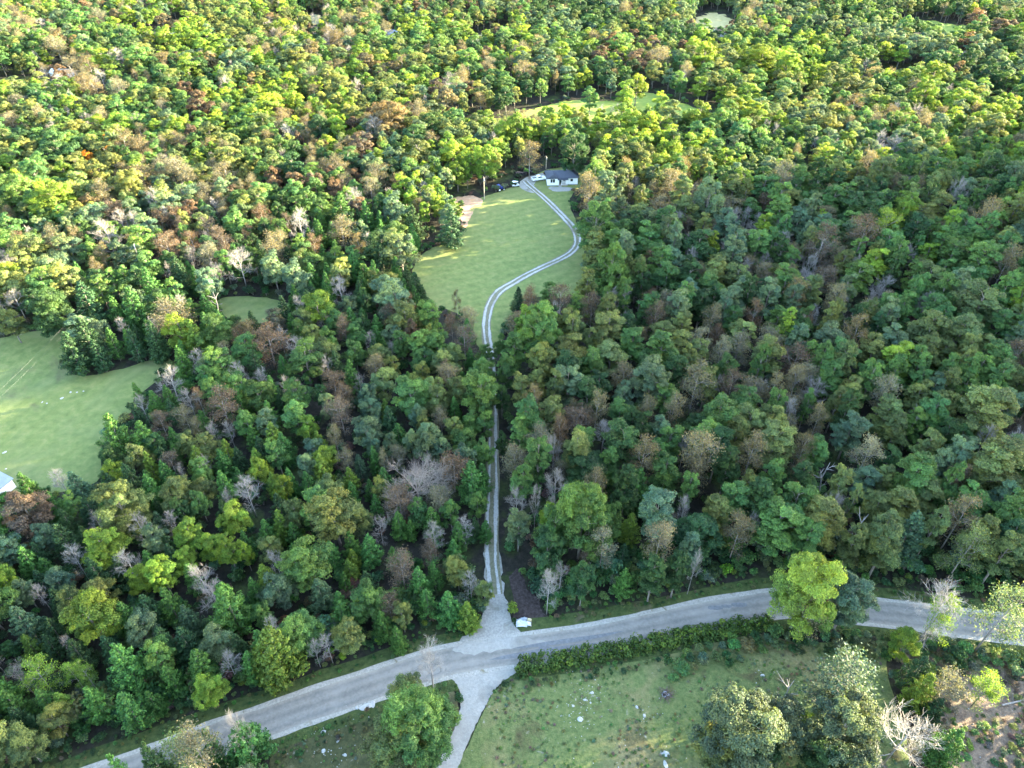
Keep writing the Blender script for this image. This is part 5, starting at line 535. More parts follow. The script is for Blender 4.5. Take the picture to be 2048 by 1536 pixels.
194 232 5tO|-179 508 9rG|234 670 10rB|-173 659 9rO|263 635 8rG|-387 619 8sT|-267 556 5rO|-110 639 6rB|48 458 7rB|154 617 4rB|-242 480 6rD|-169 284 5rG
25 191 7tO|62 306 4rY|-38 397 12rO|32 670 8rO|14 500 4rB|222 637 8rO|46 397 12rR|340 571 6rD|-408 622 8rG|-49 371 9rG|-112 548 6rY|218 467 7rG
26 665 10rO|214 347 7rB|167 596 8rD|250 410 13rB|-266 537 8rY|-176 285 11rO|144 287 6rG|233 534 6rO|20 668 4rB|-80 623 5rB|-213 384 7rG|20 610 10rR
-58 313 9rR|-103 301 9rY|94 418 7rR|183 268 5rG|-392 632 8rY|179 367 8sT|-273 429 9sW|125 234 5tO|-181 581 6rG|179 276 7rB|-403 685 6rO|132 612 7rG
209 583 8rD|-351 563 5rY|-23 539 4nP|92 315 5rG|55 423 9rR|286 575 6rB|-78 618 4rD|-126 436 9rO|-237 660 11rG|-174 642 8rG|149 690 6rD|-307 628 5rB
348 561 6rB|-116 186 7rB|114 80 5sR|127 448 8rB|-176 393 8rG|28 215 7tB|-162 452 7rO|47 421 8rG|207 443 6rO|-362 596 8rG|153 545 6rG|-207 600 9sT
51 533 6rD|-210 333 4rB|297 525 5rB|-265 677 7rD|-296 438 8rR|285 677 6rD|-329 597 6rY|-27 626 4rG|-138 174 4nP|421 630 5sT|249 682 4rG|-129 689 4sT
368 577 8rO|70 291 5rG|301 606 6rG|-99 627 5rB|-77 519 8rD|-153 410 10rB|-111 418 11rY|-18 408 7rG|-90 648 7rB|-128 645 6rD|-10 565 6rD|-144 332 5rY
79 513 8rO|160 500 5rD|200 561 4rR|-133 328 6rY|5 394 12rY|-420 659 6rG|-177 500 6rG|-215 639 5rG|83 615 9rB|421 638 7rG|-194 491 4rG|111 555 6rO
350 585 6rO|134 405 6rY|-109 170 4rG|69 629 5rB|-39 509 6rR|266 359 5rG|-18 516 8sW|-204 283 5rO|72 571 8rD|-64 314 9rO|-88 253 9rO|63 464 5rD
-178 473 9rG|1 340 6rO|-188 415 13rY|-17 138 7rO|250 582 6rD|-258 593 4rG|-128 269 5rG|73 220 9sT|-75 557 7rG|163 194 5tO|-242 574 6rO|-24 675 4rO
238 523 6rG|-209 637 6rY|246 397 7rB|-45 309 6rO|95 150 6tD|135 689 5rD|116 611 6rD|-23 512 5rR|-400 618 8rO|59 431 9rR|-28 638 5rO|38 365 6rY
-51 458 5nW|286 505 6rB|-102 52 6rY|199 588 6rO|-295 552 10rG|312 502 4rB|103 530 8rO|-5 273 5rY|-74 568 9rO|-15 425 8rG|351 550 8rG|-16 135 4sR
-18 107 6rB|297 511 8rB|45 568 4rB|-309 547 5rO|248 530 5rD|-195 299 8rB|289 490 9rY|210 642 6rG|-104 658 8rG|-151 179 5rO|356 618 6rG|-103 493 5rO
-357 622 5rO|150 505 7rD|-7 277 6nW|340 497 4rO|44 533 6sT|173 561 8rD|-366 572 6sT|341 679 7rD|67 581 5rD|263 410 6rB|163 592 5rO|-155 184 4cD
327 609 7rD|-31 546 4rB|322 641 4rD|-125 178 5cG|-223 533 11rO|-240 624 8rG|154 172 5tG|297 436 6rB|-235 640 11rG|-233 406 7rT|-275 447 5sT|-84 468 9rG
126 279 10rB|-231 469 10rY|115 620 6rG|-179 647 5rO|110 398 6rY|40 612 7sT|356 681 6rB|204 544 6rR|-146 473 4rO|219 388 14rD|-5 655 6rO|337 583 5rO
-169 679 6nW|-59 115 5rG|-152 434 7rR|-163 332 9rD|-204 252 6rY|138 423 6rG|-145 193 7rG|-50 690 5cD|-80 682 7rD|-327 496 5rO|-351 639 4sT|-428 642 5rY
117 344 8rG|16 559 4rR|-206 649 6sT|-46 273 5rD|-103 69 5cG|134 629 7rD|340 621 5rG|70 620 4rB|-8 30 5cG|99 254 6rY|185 672 7rB|89 521 5rO
260 375 5cD|-53 552 4rR|61 680 4rG|-207 381 12rY|-268 350 12rO|157 209 5sW|214 257 5rY|277 640 8rG|-42 406 5rO|-46 140 7rO|-89 512 4rB|362 589 10rB
-392 650 7rO|-434 652 10rG|-164 179 9nP|111 458 7rB|300 533 7rB|-77 25 7rG|-315 485 9rB|182 561 9rG|-25 223 6rY|323 670 4rO|-5 615 5sT|257 345 7rG
-286 444 4nW|-353 558 8rG|-70 606 5rO|-37 659 11rG|-170 511 8rY|-332 576 6sW|54 299 9rY|-222 412 6sT|-334 622 6rB|-71 229 4cD|88 550 6rB|-25 427 5rY
106 482 7rO|225 654 5rB|89 585 6rB|-329 533 6sW|160 372 11rO|-222 312 5nW|-20 115 5rO|-261 582 4rG|-18 373 10rG|135 573 7rG|-81 630 4rG|-56 303 7rD
-244 388 10rG|218 512 6rD|26 473 5rO|-225 652 5rG|173 200 10tO|-407 627 7sT|93 260 7rD|361 622 6rD|-52 491 5rB|235 419 6rD|-191 309 4nW|313 485 5sT
307 586 5rD|-171 486 10rG|-119 454 4rR|84 639 5rG|234 423 6rB|1 524 5rB|-30 386 5rO|346 519 5rG|240 371 7rD|-310 485 8sT|251 537 8rD|-27 620 6rR
115 286 8rG|-158 234 10rG|-350 648 6rR|-173 178 4cD|124 650 4rD|94 371 7rG|84 197 7nP|132 571 4rG|-129 580 6rT|121 85 8tO|199 432 10rB|94 557 6rD
99 377 9rG|-144 632 5rD|-189 271 9rO|52 683 7rO|13 678 8rG|-328 539 7rG|226 542 5rO|344 614 6rD|-269 498 4rD|-415 632 5rY|-270 445 9nW|209 350 5nP
-315 662 4rO|168 238 8tD|124 546 9rB|-244 605 6rO|-403 618 4rY|164 512 8rB|-218 646 11rO|-112 321 5rY|-115 506 6rG|-4 566 8rD|-83 285 5sT|340 636 6rD
-113 172 5rG|8 643 8rY|125 662 8rO|334 677 4rB|154 428 6rG|139 159 7tB|169 573 6rD|-49 310 6rO|-272 534 4rB|-197 414 9rO|-312 679 5rB|193 341 7sW
-21 292 8rO|111 66 5tO|287 443 6rR|94 33 5sR|-257 474 8rG|-23 555 4rO|297 615 10rD|-201 324 6rB|117 276 4rD|-168 183 6cD|-119 389 10rO|-102 62 6rO
-19 562 4rB|-211 669 7rY|182 549 5rG|-291 659 6rB|41 419 7rY|-29 136 4rO|-122 373 7rG|-155 587 8rY|-172 506 4rG|235 341 7rG|85 465 5rD|-96 576 6rO
-58 206 5cG|81 305 8rG|297 492 8rD|-30 344 7nW|73 214 5nP|362 605 9rD|380 608 11rD|-144 260 6rG|99 209 5tY|341 649 7rD|-282 632 5rO|-106 567 4rY
-79 217 4rG|-77 541 5rO|-131 425 5rO|-160 251 9rO|-103 163 7rB|187 487 9rY|-185 314 9rO|19 456 7rB|-379 615 6sT|209 593 5rY|19 26 9sR|15 651 5rO
-7 622 6rY|58 85 9tO|183 235 9tG|14 367 9rD|-165 215 5sT|-315 528 4rG|303 515 5rR|142 579 8rD|-270 355 5rG|158 621 5rO|114 175 5tG|312 452 7rD
19 447 8rY|-347 608 5rG|269 522 4rG|-219 655 8rG|-124 275 10rG|-183 395 8rY|-102 456 7rG|-16 280 3nW|30 539 7rD|-125 282 6rG|-372 672 4rY|-131 259 5nW
-102 630 8sW|-19 68 4rO|-127 219 7rG|29 640 9rG|222 515 6rB|160 333 5nP|101 77 5tB|-53 72 6nP|161 492 12rB|-106 83 5cO|170 274 4sT|-88 380 8sT
248 595 9rB|-154 481 5rO|-24 685 6rG|-5 375 5rG|78 579 6rG|-158 396 8rY|71 209 4nP|111 527 5rY|-222 514 3nW|335 602 4rB|-77 335 8rY|-199 650 5rY
9 303 4rY|-121 87 7rG|-65 280 4nW|260 380 9rB|426 663 6rG|123 96 5tB|-302 566 8rY|-68 232 8rG|256 571 4rD|-158 642 10rO|398 618 11rB|-306 487 5rG
5 500 5rR|433 679 5rD|-140 492 5rO|-136 520 6rO|318 588 4rD|-306 542 8rO|-170 666 7rO|117 204 5tG|-103 427 8nW|-103 280 5rD|-298 426 8rR|-178 531 5rO
45 126 5tO|-55 196 4cG|206 577 6rO|4 584 5rD|51 235 6tO|-195 238 7rB|205 449 9rB|252 320 12rY|-267 399 6rG|-91 452 7rG|212 604 6rD|188 260 4rY
-92 498 3nW|-224 469 6rB|205 633 4rY|-98 76 4cG|121 326 6rB|-49 496 9rD|-112 258 7rO|-147 628 5sT|-301 681 6sT|-258 637 6nW|146 579 8rG|-286 474 9rO
-42 226 4rG|-97 664 4rB|130 170 6tG|-249 616 6rO|31 30 5tY|-138 398 7rT|-135 216 6rB|-64 639 5rG|408 651 5rY|-198 566 6nW|1 139 6tG|-149 561 9rG
40 548 6rD|-361 562 10sT|420 680 8rG|-109 456 4sT|-134 422 5rO|367 539 6rB|-119 468 7nW|-222 404 6rG|354 648 5rY|-83 458 8rO|-112 462 7rO|34 688 7rO
78 428 7rY|-298 465 5sT|115 105 6tB|-377 584 9sT|52 373 8rD|26 591 6rR|94 471 6rB|-48 304 8rO|229 549 6rD|-181 635 8rY|332 689 6rD|154 500 10sT
166 687 6rB|-135 294 6rO|83 430 10rG|250 431 6rY|82 486 5rO|341 486 12rB|270 609 9rG|110 484 8rO|-117 88 4cG|-102 550 7rY|-201 278 8rO|98 293 10rO
119 408 5rY|25 572 5rO|-169 559 11sW|-250 611 8rY|140 284 6rB|-365 600 6rD|311 631 6rB|-31 300 7rO|279 404 7sW|-348 550 6rT|248 514 6rD|235 684 10rG
-100 635 5rG|81 610 6rD|112 673 4rO|196 543 7rD|264 597 8rB|-72 314 7rO|-298 657 7nW|411 639 7rO|326 643 4rD|-5 571 6rO|21 474 7rB|168 345 9rO
340 578 4rO|-83 372 7rY|30 529 7rD|205 591 8rD|103 610 4rD|-163 209 4cG|128 96 6tB|227 306 9rG|-139 605 6rY|157 340 5rO|-112 187 6rB|-18 274 6rO
206 596 6sT|-130 415 10rO|114 549 10rD|-337 591 11rO|-2 611 9rO|126 686 4rR|279 410 5rD|-269 677 6rD|-154 173 5sR|142 319 5sT|137 579 5rG|-131 558 8rY
-280 453 9rG|125 222 7tG|-33 146 4cG|60 243 6tG|-243 516 9rB|59 128 5nP|-124 627 10rB|266 396 7rB|-169 501 6rY|-380 553 6rG|-108 687 4rD|13 451 6rB
138 430 7rG|161 669 4rD|26 458 9rB|-316 590 6rY|195 247 8tO|174 252 7rG|-243 616 9rY|270 659 7rR|-173 578 6rO|-117 657 5nW|-42 689 8rG|-328 610 6rB
17 479 7rG|-21 379 5nP|108 679 8rB|47 246 6tO|174 301 9sT|-164 538 6rG|-160 573 6rG|-253 591 4rO|-97 463 11sT|125 409 7rY|-7 643 7nP|-251 649 4rG
0 637 7rY|192 319 7rY|188 605 6rO|2 629 6sT|-193 653 7rY|289 517 5rD|-77 564 4rY|213 293 7rY|227 616 6rY|165 222 5tG|-407 669 9rY|59 480 7rD
230 618 4sT|-179 399 5rY|-384 567 10rD|316 641 8rD|31 499 4rD|55 592 10rY|-26 289 9rO|-112 621 6rG|323 583 5rO|34 678 7rO|-305 481 9sT|-4 346 10rG
312 606 7rD|123 207 5tY|184 608 5rO|-2 410 6cD|-189 507 10rO|-258 555 6rY|410 656 8rD|144 391 8rY|70 130 7sW|-219 289 5rB|61 532 6rO|-163 205 7rG
278 465 13rR|-227 685 7rY|-125 228 4sT|-163 441 7rO|-294 445 13rG|-385 577 6sW|316 681 4sT|-52 657 5rO|288 527 6rD|347 601 9rB|219 572 8rD|187 456 10rB
293 473 7rD|323 554 6rD|141 420 6rD|98 530 6rD|64 167 8tB|-74 501 6rD|117 164 8tG|-376 649 6rO|-268 394 6rO|-211 313 7rG|-35 546 6rB|-100 232 7rB
-4 368 6rG|41 402 5rD|256 441 9rG|-56 487 6rT|116 586 6rO|-21 118 5rB|312 444 8rG|-87 307 7rY|-245 537 8rO|-194 612 7rG|-153 452 9rG|-301 615 10rO
-95 487 8sW|152 595 6sT|324 525 4rB|17 525 7rD|-240 567 4rD|270 653 8rG|-14 548 5rD|-61 302 7sT|316 569 6rG|46 669 5rR|-187 635 11rY|-271 580 4rO
175 257 7rY|261 671 4rG|75 264 7rG|-38 527 5rD|82 25 6tG|-98 539 5rY|-11 644 6rY|-118 255 4rO|36 583 8rO|-243 598 4rY|392 659 6rB|-37 273 6rO
-7 508 7rB|-70 659 5rG|82 354 7rG|-226 274 8rB|-314 434 8rD|-71 226 5rG|161 249 7rY|59 438 10rO|-77 389 8rR|258 426 7rG|-172 497 6rO|-47 549 3nW
-281 437 6rD|-90 49 4cG|190 680 7rB|33 519 8rD|191 361 10rY|265 622 5rB|93 255 7rD|-184 618 6rB|-84 273 6rG|62 254 8rY|145 527 6rO|-46 455 5rG
100 158 6tG|210 370 6rD|145 607 4rD|-135 647 6rR|-68 476 6rD|-4 434 10rG|320 606 6rB|-258 444 10rD|-65 442 6rO|146 592 7rD|32 360 7rY|98 557 5rG
-231 549 10rY|-60 414 10rO|176 456 8rD|216 660 8rG|197 334 9rG|44 275 6rO|-333 671 6rO|143 236 6sW|-278 599 10rO|178 446 5rG|401 601 5rO|131 338 6rD
51 633 5rR|-72 675 6sW|-267 580 4rG|22 603 6rO|227 423 6rB|237 531 6rB|-200 655 6rY|320 542 6rY|287 581 6rY|-251 539 6rY|275 572 6rB|83 401 5rY
-218 487 4rG|175 356 8rG|-130 102 5cG|-202 340 5rY|-311 515 10rY|-117 617 8rO|-65 366 7rO|244 431 10rB|173 659 8rD|371 687 4rG|-248 588 7rO|-263 599 5sW
172 385 6rG|-252 627 4rY|-378 660 11sT|290 431 8rO|58 545 4rB|227 560 5rD|116 637 5rD|-209 593 10rO|84 561 11rD|37 404 5rO|169 396 10rG|226 469 8rG
-233 595 5rG|175 236 5tG|362 611 7rY|188 251 6rG|-155 507 7sW|-77 625 4rY|58 640 4rG|-349 677 8rG|-205 543 4sT|218 610 5rY|-110 370 7rY|-98 478 9rO
110 520 6sT|386 631 8rB|54 218 5nP|275 652 4rG|-92 277 5sT|216 272 6rY|-63 209 4cG|29 535 7rG|7 613 8sT|-80 386 8nW|251 689 8rO|-168 394 8rY
291 442 7rO|-313 596 6rY|-278 648 7rG|-300 550 7rY|283 662 4rR|34 238 4nP|40 523 5rD|-223 654 4rG|-303 534 4sW|174 571 5rD|-195 361 10rY|30 433 7rO
-135 172 5cD|-34 603 4rG|-95 687 8rO|74 526 8rR|-196 282 5rG|-345 621 7nW|329 551 6rG|-71 86 5nP|-119 217 4cD|-36 648 6rY|-71 493 6rY|59 519 10rD
198 689 7rB|7 357 8rD|-191 514 7rO|-43 212 5cG|-176 634 6rT|145 282 5rG|229 357 5rD|125 320 6rG|146 338 5rG|-258 500 6rR|109 597 4rO|319 469 5rY
-106 377 7rY|-83 305 5rY|50 313 6rY|-86 516 5rY|146 599 7rG|-163 437 7rO|12 585 6rY|169 351 9rO|-99 227 7rB|-61 595 5rO|41 298 7rY|21 625 6rB
53 459 6rY|-384 684 5sT|274 393 6rD|-432 668 6rG|-214 284 6nW|-192 336 11sT|-125 476 5rO|192 269 4rO|177 623 5rO|126 653 5rD|-149 316 7rD|-42 632 7rG
-181 566 6rG|74 275 7rY|-80 438 10sW|75 150 5tD|65 669 6rG|-200 309 5rG|-2 517 6rO|-53 81 5rY|-186 656 6rY|-63 207 4cG|-102 339 7rY|-232 284 5nW
172 569 6rD|48 587 6sT|68 548 9rD|47 90 6tD|-22 109 4rB|4 293 5rY|-362 547 6rO|70 171 5sR|-74 523 7sT|-123 515 9sT|-89 43 5cD|348 678 11rD
-226 515 9rO|-99 439 6rO|73 627 5rB|-325 571 4rG|226 378 8rR|248 524 5rD|-63 621 8rY|-361 631 7rB|-279 620 5rG|159 174 5tO|-262 685 4rD|178 435 7rY
181 444 8rO|196 596 4rO|-33 212 4cD|-256 394 7rO|60 643 8rB|375 584 10rB|285 400 5rO|-171 440 5sT|-212 563 6rY|403 665 6rD|-93 167 6rG|78 620 4rR
-120 524 9rG|-370 557 5rY|-148 278 6rO|152 405 5rG|-31 30 5nP|179 271 4rD|-321 468 4rG|-186 662 11rY|54 281 7rY|375 667 6rO|-333 541 6rB|-333 662 4rO
6 606 7rD|181 474 6rO|-123 291 4rG|-179 478 6rO|162 309 8sT|-173 525 5rG|203 535 6rY|-278 563 6rY|165 523 5rB|-69 613 5rY|-252 484 5rD|9 76 4nP
-204 274 7rG|112 376 6rG|-100 609 4rG|-125 208 6nP|-104 681 7rG|135 136 8tG|103 649 5rD|-350 507 6rO|-10 360 5rO|228 593 6sT|-390 638 4rO|-247 487 5rD
170 422 13rY|-343 565 8rG|92 612 6rD|8 684 5rG|-270 477 8rG|105 274 5rG|-43 657 9nP|-32 670 4rG|-164 163 6rB|-95 557 8rO|-223 385 5sT|19 631 4rG
-330 649 6rB|166 680 4rG|223 632 5rO|-311 579 5rY|309 670 5rG|-327 460 10rD|41 30 5tO|215 631 4sT|-52 415 10rG|-44 374 6rG|-12 536 6rB|293 457 7rO
-42 335 10rB|-153 431 5rO|23 651 7rG|76 631 8rY|-260 537 9rB|-123 312 7sT|-285 438 8rB|-136 353 9rO|138 541 7rB|331 477 9sT|-353 535 7sW|324 675 4rG
-310 656 7rR|-77 221 7rD|-163 483 6rG|-159 531 5rG|353 579 9rG|-175 602 6rT|-191 467 5rB|-151 540 6rG|-83 636 8rG|-24 297 7rD|-19 344 10rR|92 392 8rB
-303 647 7nW|-320 504 7rY|232 522 6rG|-13 495 7rR|-338 537 5rY|105 340 5rY|117 368 9rO|-307 588 5rY|98 485 5rO|10 291 5rG|194 221 6sT|79 381 7sT
-252 472 7rG|-301 532 4rG|-271 550 7rY|85 676 4rG|-7 269 8rY|177 680 6rB|-12 627 6sT|-54 450 10rG|-275 517 10rD|90 154 5nP|173 683 7rB|246 458 7rG
-138 243 5cD|-72 587 8rO|109 202 6tG|-134 380 8rB|113 158 4nP|-84 341 7rO|-36 317 9rB|-129 355 5rY|-154 593 8rT|164 438 7rY|-63 76 6rY|-37 356 7rY
328 671 7rG|-128 534 4rD|-16 27 6cG|-347 493 7rO|-89 393 8rG|331 672 4rO|115 599 7rD|281 455 5rO|-101 601 7rO|90 546 11rD|72 396 6rR|-63 217 8rG
-385 637 9rD|-308 596 8rB|91 667 5sT|-33 598 6rG|-151 235 9rO|-319 686 6rO|-420 639 4rG|-206 519 6rO|371 634 6rO|-17 577 6rG|-155 245 7rO|135 126 4nP
209 258 5rY|-133 220 5rO|-21 523 6rD|89 348 10rY|313 652 7rO|-115 519 10rD|64 644 5rG|-131 647 4nW|41 292 6rY|-195 511 6nW|-98 218 5nW|-98 352 6rO
69 666 8rG|-135 590 4rT|129 119 5tO|99 415 10rY|296 558 8rB|296 646 5rD|78 498 5rD|-108 61 4cG|-284 612 7sW|54 672 5rG|214 528 4rD|-190 357 6rG
56 556 6rB|-229 674 6rY|-114 76 4cG|108 386 7rY|321 644 6rR|-84 528 11rY|-12 690 6rD|221 548 8rO|38 540 6rD|-121 322 6rY|-277 409 8rG|-72 553 6rO
156 611 6rO|345 576 6rG|-345 574 6rG|317 509 6rB|195 630 6rG|-112 609 5sW|5 424 6rG|105 586 6rG|67 250 6rY|223 661 5rO|42 538 5rG|-240 602 5nW
-194 648 8rY|-113 209 6sR|-196 425 7rO|-49 268 5rG|73 116 5tD|133 283 5rB|-94 253 5rO|63 545 6rB|-66 534 6rR|-76 341 9rO|-332 616 4rO|227 649 4rR
128 605 6rY|48 476 9rG|-172 381 7rD|94 86 9tG|-357 657 4rY|-115 690 6nW|332 542 4rB|-28 600 6rG|-107 231 4nW|141 138 5tY|275 364 7rY|243 589 10rB
40 566 9rR|-60 561 7rD|193 406 7rO|18 452 6rG|-258 583 5rO|-130 430 10sW|-75 270 5rO|-263 421 5nW|287 571 6rD|296 683 4rO|300 461 5sT|-281 661 7nW
101 659 6sT|-64 627 4rG|120 624 5rD|-55 644 6rG|-23 658 5rG|-50 355 8rY|-277 605 4rG|72 427 7rO|348 623 5rD|-181 587 5rD|97 243 5tO|-375 599 4rG
-319 572 6rG|-139 637 5rO|-35 234 5rB|101 339 7rY|-135 385 8rD|-134 656 7rO|99 124 6tO|-66 264 5rY|386 586 9rD|-161 476 4rY|-249 377 5rO|-70 274 6rY
95 353 12rO|353 572 4rD|50 465 8rD|-233 610 5rY|129 206 6tG|275 683 7rB|-246 309 8rO|77 458 9rD|-25 270 4sW|56 584 6sT|-255 469 6nW|-48 568 8rO
-405 637 8rY|-41 612 5rD|-47 601 7rO|-68 357 6rG|-152 247 4sT|179 601 7rB|168 623 6rD|315 690 5rD|-361 675 6rY|112 84 5tG|-353 552 4rG|222 676 6rO
-231 441 7rY|308 459 7sT|200 553 8rD|-261 516 6rB|-207 563 6rG|319 562 4rB|201 614 9sT|-43 38 4cD|97 550 9rD|21 587 8rO|-290 573 5sT|-211 336 8rG
354 569 5rR|-118 502 7rO|-74 660 7rG|314 524 6rO|-446 682 6rG|-336 578 6rG|179 403 14rD|-46 489 10rG|-13 438 7rY|-10 333 6rO|-303 522 4rG|-302 415 8rG
-203 232 5rG|-34 410 8rO|-152 669 7rY|100 410 6rO|92 480 5rO|-10 260 4rO|262 657 4rY|109 177 5tD|-265 451 7rB|14 152 7tO|-131 182 5rB|174 318 5rB
-38 386 7rO|134 685 8rD|5 559 4nP|383 567 4rO|-211 398 7rG|307 484 4sT|-338 665 9nW|-174 530 5rG|114 127 7tO|-118 631 9rD|99 685 8rO|251 636 8rB
357 549 8rY|282 675 6rR|-207 311 8rO|-216 536 5sW|259 535 6rD|-72 240 6rG|-328 481 7rO|-61 538 9rG|106 353 6rO|-29 655 4rY|43 552 8rB|-105 576 6rD
-211 653 6sT|-367 533 6rG|-406 655 6rG|-88 313 6sT|-380 626 6rD|228 492 8rD|-266 689 7rO|72 601 6rD|343 506 6rD|-183 547 7nW|-232 565 4rG|99 477 7rR
-299 624 5nW|-34 567 9nP|7 601 6rD|-16 520 5rG|-95 498 4rD|39 536 4rD|44 384 9rG|121 145 4nP|-86 190 8sR|-178 485 7rO|-173 620 4rY|-356 611 6rY
-29 595 6rO|-90 631 8rB|-94 416 9rT|-210 439 8rY|334 655 8rD|-31 543 6sT|210 506 10rG|-86 299 7sT|-205 572 6rD|230 540 7rB|-152 660 6rO|168 492 7rB
-44 183 4cG|-205 690 6rB|-45 420 7rO|-164 525 9rG|271 597 7rB|-236 535 6rO|146 617 5rB|134 225 6tG|-314 585 8rY|-227 561 7rO|231 384 6rD|-178 299 7nW
436 668 6rR|-68 190 5cD|206 645 7rD|223 570 6rD|-233 579 8rG|78 408 7rO|212 620 8rO|-167 370 7rD|251 606 7rD|297 548 6rB|243 625 5rB|-145 599 6rB
-233 654 5rG|-76 408 7rB|375 686 8rD|-103 366 8rG|-420 663 6rG|28 604 10rD|14 624 6rO|-101 407 8rG|-404 630 6sT|151 639 8rO|-388 646 6rG|344 622 6rD
-176 686 6rO|105 300 9rY|-124 578 5rG|-124 586 6rD|17 122 7tD|197 474 7rD|-166 643 9rO|-92 340 7sT|-98 43 4cG|-197 348 6nW|-36 65 7rG|-153 473 6rG
221 643 6rO|-25 354 10sT|40 26 5sT|362 681 8rB|-66 670 7rG|134 303 5rB|24 184 6tO|-37 267 5nW|-86 649 4rG|368 642 5rD|-174 268 4rO|-206 526 6rG
108 163 5tG|47 485 5rG|41 216 4nP|-30 551 8rB|266 631 6rG|-91 679 7rG|62 470 8rD|47 270 8rG|-80 28 6cG|12 496 4rR|374 557 8rB|366 535 4rR
-156 615 7rY|59 119 5tG|114 435 8rD|25 492 8rB|105 644 7rG|168 481 7rB|-389 628 6rG|-308 437 7rO|-134 237 5nW|135 465 7rD|-99 583 8rG|0 528 6rO
-33 124 5rB|152 609 6rY|-99 67 5cD|285 459 8rO|233 689 6rG|-49 223 5rG|424 670 5rG|83 459 7rD|-64 602 6rY|351 590 8rO|-139 216 4rO|-36 557 6rY
-111 246 4sT|157 574 8rG|-4 526 9rB|-238 685 4rB|151 415 7rG|262 415 8rO|44 631 5rY|239 483 5rG|299 484 5rO|106 219 9tG|166 400 6rD|1 27 6tG
122 551 7rB|174 195 5tO|-163 301 7rY|281 531 8rD|-219 260 6rY|64 94 5tO|152 551 8rY|291 573 7rB|38 166 6sR|170 188 7tO|230 554 4rD|-276 642 5rY
417 669 5rG|-33 446 11rG|0 296 7rY|-18 658 6rY|-100 384 10rG|-385 664 6rO|41 186 6sR|-131 437 5nW|73 457 5rD|236 527 5rD|-67 26 5cD|-387 599 4nW
-290 439 6rG|-395 615 7sT|82 414 7rG|-184 502 5rG|-55 483 4rD|-196 686 6rO|-93 594 4rT|167 637 4rO|-53 284 9rT|184 285 5sT|-17 415 5rG|-269 434 9sT
-27 267 6rY|250 521 8rD|-146 546 5rG|-37 583 4rO|-394 593 4rD|-87 92 4rG|-28 688 6rG|-272 377 7rG|302 660 7rO|-208 553 5nW|-46 478 9rG|347 545 9sT
-72 207 6sR|-314 497 6rG|182 514 4rD|-80 188 5nP|58 263 5rY|-13 114 5rO|174 672 6rB|-253 425 8sT|385 653 7rB|175 225 7tG|-363 643 7rY|-155 250 6rO
17 371 6rY|-169 606 6rY|294 569 6rB|-300 421 7sW|157 555 4rD|-176 625 5rY|123 603 7rD|212 655 7rG|-67 521 4rR|-102 84 4cD|44 507 12rD|189 370 6sT
71 615 7rB|285 567 6rB|-120 178 5sT|76 448 8rD|41 652 5rB|-215 659 4rO|-160 210 4cD|-218 478 7rY|77 503 4rO|46 87 4nP|-181 513 4nW|-343 501 8rO
-330 626 11rB|-361 671 6rB|-28 652 6rY|226 497 9rG|-37 250 8rG|178 467 8rY|-107 649 7rB|-104 335 8rY|-135 162 7nP|222 282 5rY|-253 579 6rO|66 469 7rO
85 436 8rG|-15 581 5rG|-289 478 5rG|11 546 7rG|-11 548 4sW|-255 600 5rO|-255 547 5rO|-46 526 4rO|-46 286 4rD|-187 628 9rY|27 627 7rG|119 218 9tG
281 378 5rO|251 356 8rG|66 210 5sT|-267 565 5rO|222 666 8rB|-155 468 6rO|-272 491 7rO|181 666 6rD|-131 573 4rY|-376 574 6sT|83 547 8rD|-116 647 7rO
256 400 5rB|-66 343 8rO|89 409 5rG|-315 685 4sW|-314 525 6rY|-100 208 5rO|13 690 10rY|-426 637 5rB|-35 613 6rG|-347 638 4rB|-191 287 4rG|-211 552 6nW
-59 512 4rB|290 551 7rB|35 284 5rY|-21 394 8rG|23 274 8rO|-286 388 5rO|8 658 6rO|-137 274 7sT|337 579 6rG|251 375 4cD|-232 668 5rG|-297 530 5rO
-279 493 10rG|-5 412 6sT|-237 503 5rB|217 685 11rG|216 561 5rB|-38 245 6rG|147 312 7rG|261 626 8rY|233 640 8rR|68 555 6rD|254 625 6rG|394 600 6rD
-334 586 6rG|65 516 4rD|-261 450 5rD|30 654 6rB|158 538 8rB|343 523 6rY|217 369 7rY|112 533 8sT|75 237 6nP|-92 609 6rB|283 395 8rO|214 317 8rY
-96 652 5rO|-352 607 6rY|95 627 4rD|352 680 4rB|-294 415 11rO|383 616 4rD|89 25 5tB|-239 679 4sW|-354 614 6rD|277 615 8rD|121 285 7rB|245 346 8rG
-32 381 6rO|-135 417 9rG|-222 510 5rB|92 433 8rB|177 215 6tO|-294 505 6rG|-266 481 8rG|-157 206 4cG|-334 571 6sW|-369 606 6rG|81 273 5rY|-305 605 4rB
-199 546 7sW|40 236 5tO|-135 258 7rG|203 427 5rG|-362 543 5rG|-84 449 12rG|26 551 6rD|246 605 7rB|8 294 8sT|-22 134 4rO|151 451 6rO|136 154 5tG
73 138 5tG|124 177 6tG|232 509 4rB|-398 671 7rY|303 568 6rB|-126 652 5rB|-321 579 6rY|182 432 6rG|27 298 8rO|41 407 7rB|-224 568 6rG|252 501 11rO
-246 379 5rO|239 427 7rB|53 266 6rO|-110 554 7rY|204 666 7rB|-95 450 6rG|-242 663 6rG|-384 653 6rO|2 430 8rD|-151 161 9rG|-296 580 5rY|63 606 6rD
-94 196 4nP|118 678 4rO|62 582 10rD|98 174 9tG|-10 454 9rO|-100 542 5rY|-88 495 9rY|-209 257 4nW|-45 446 5rG|100 457 9rB|-321 460 6rO|216 443 6rB
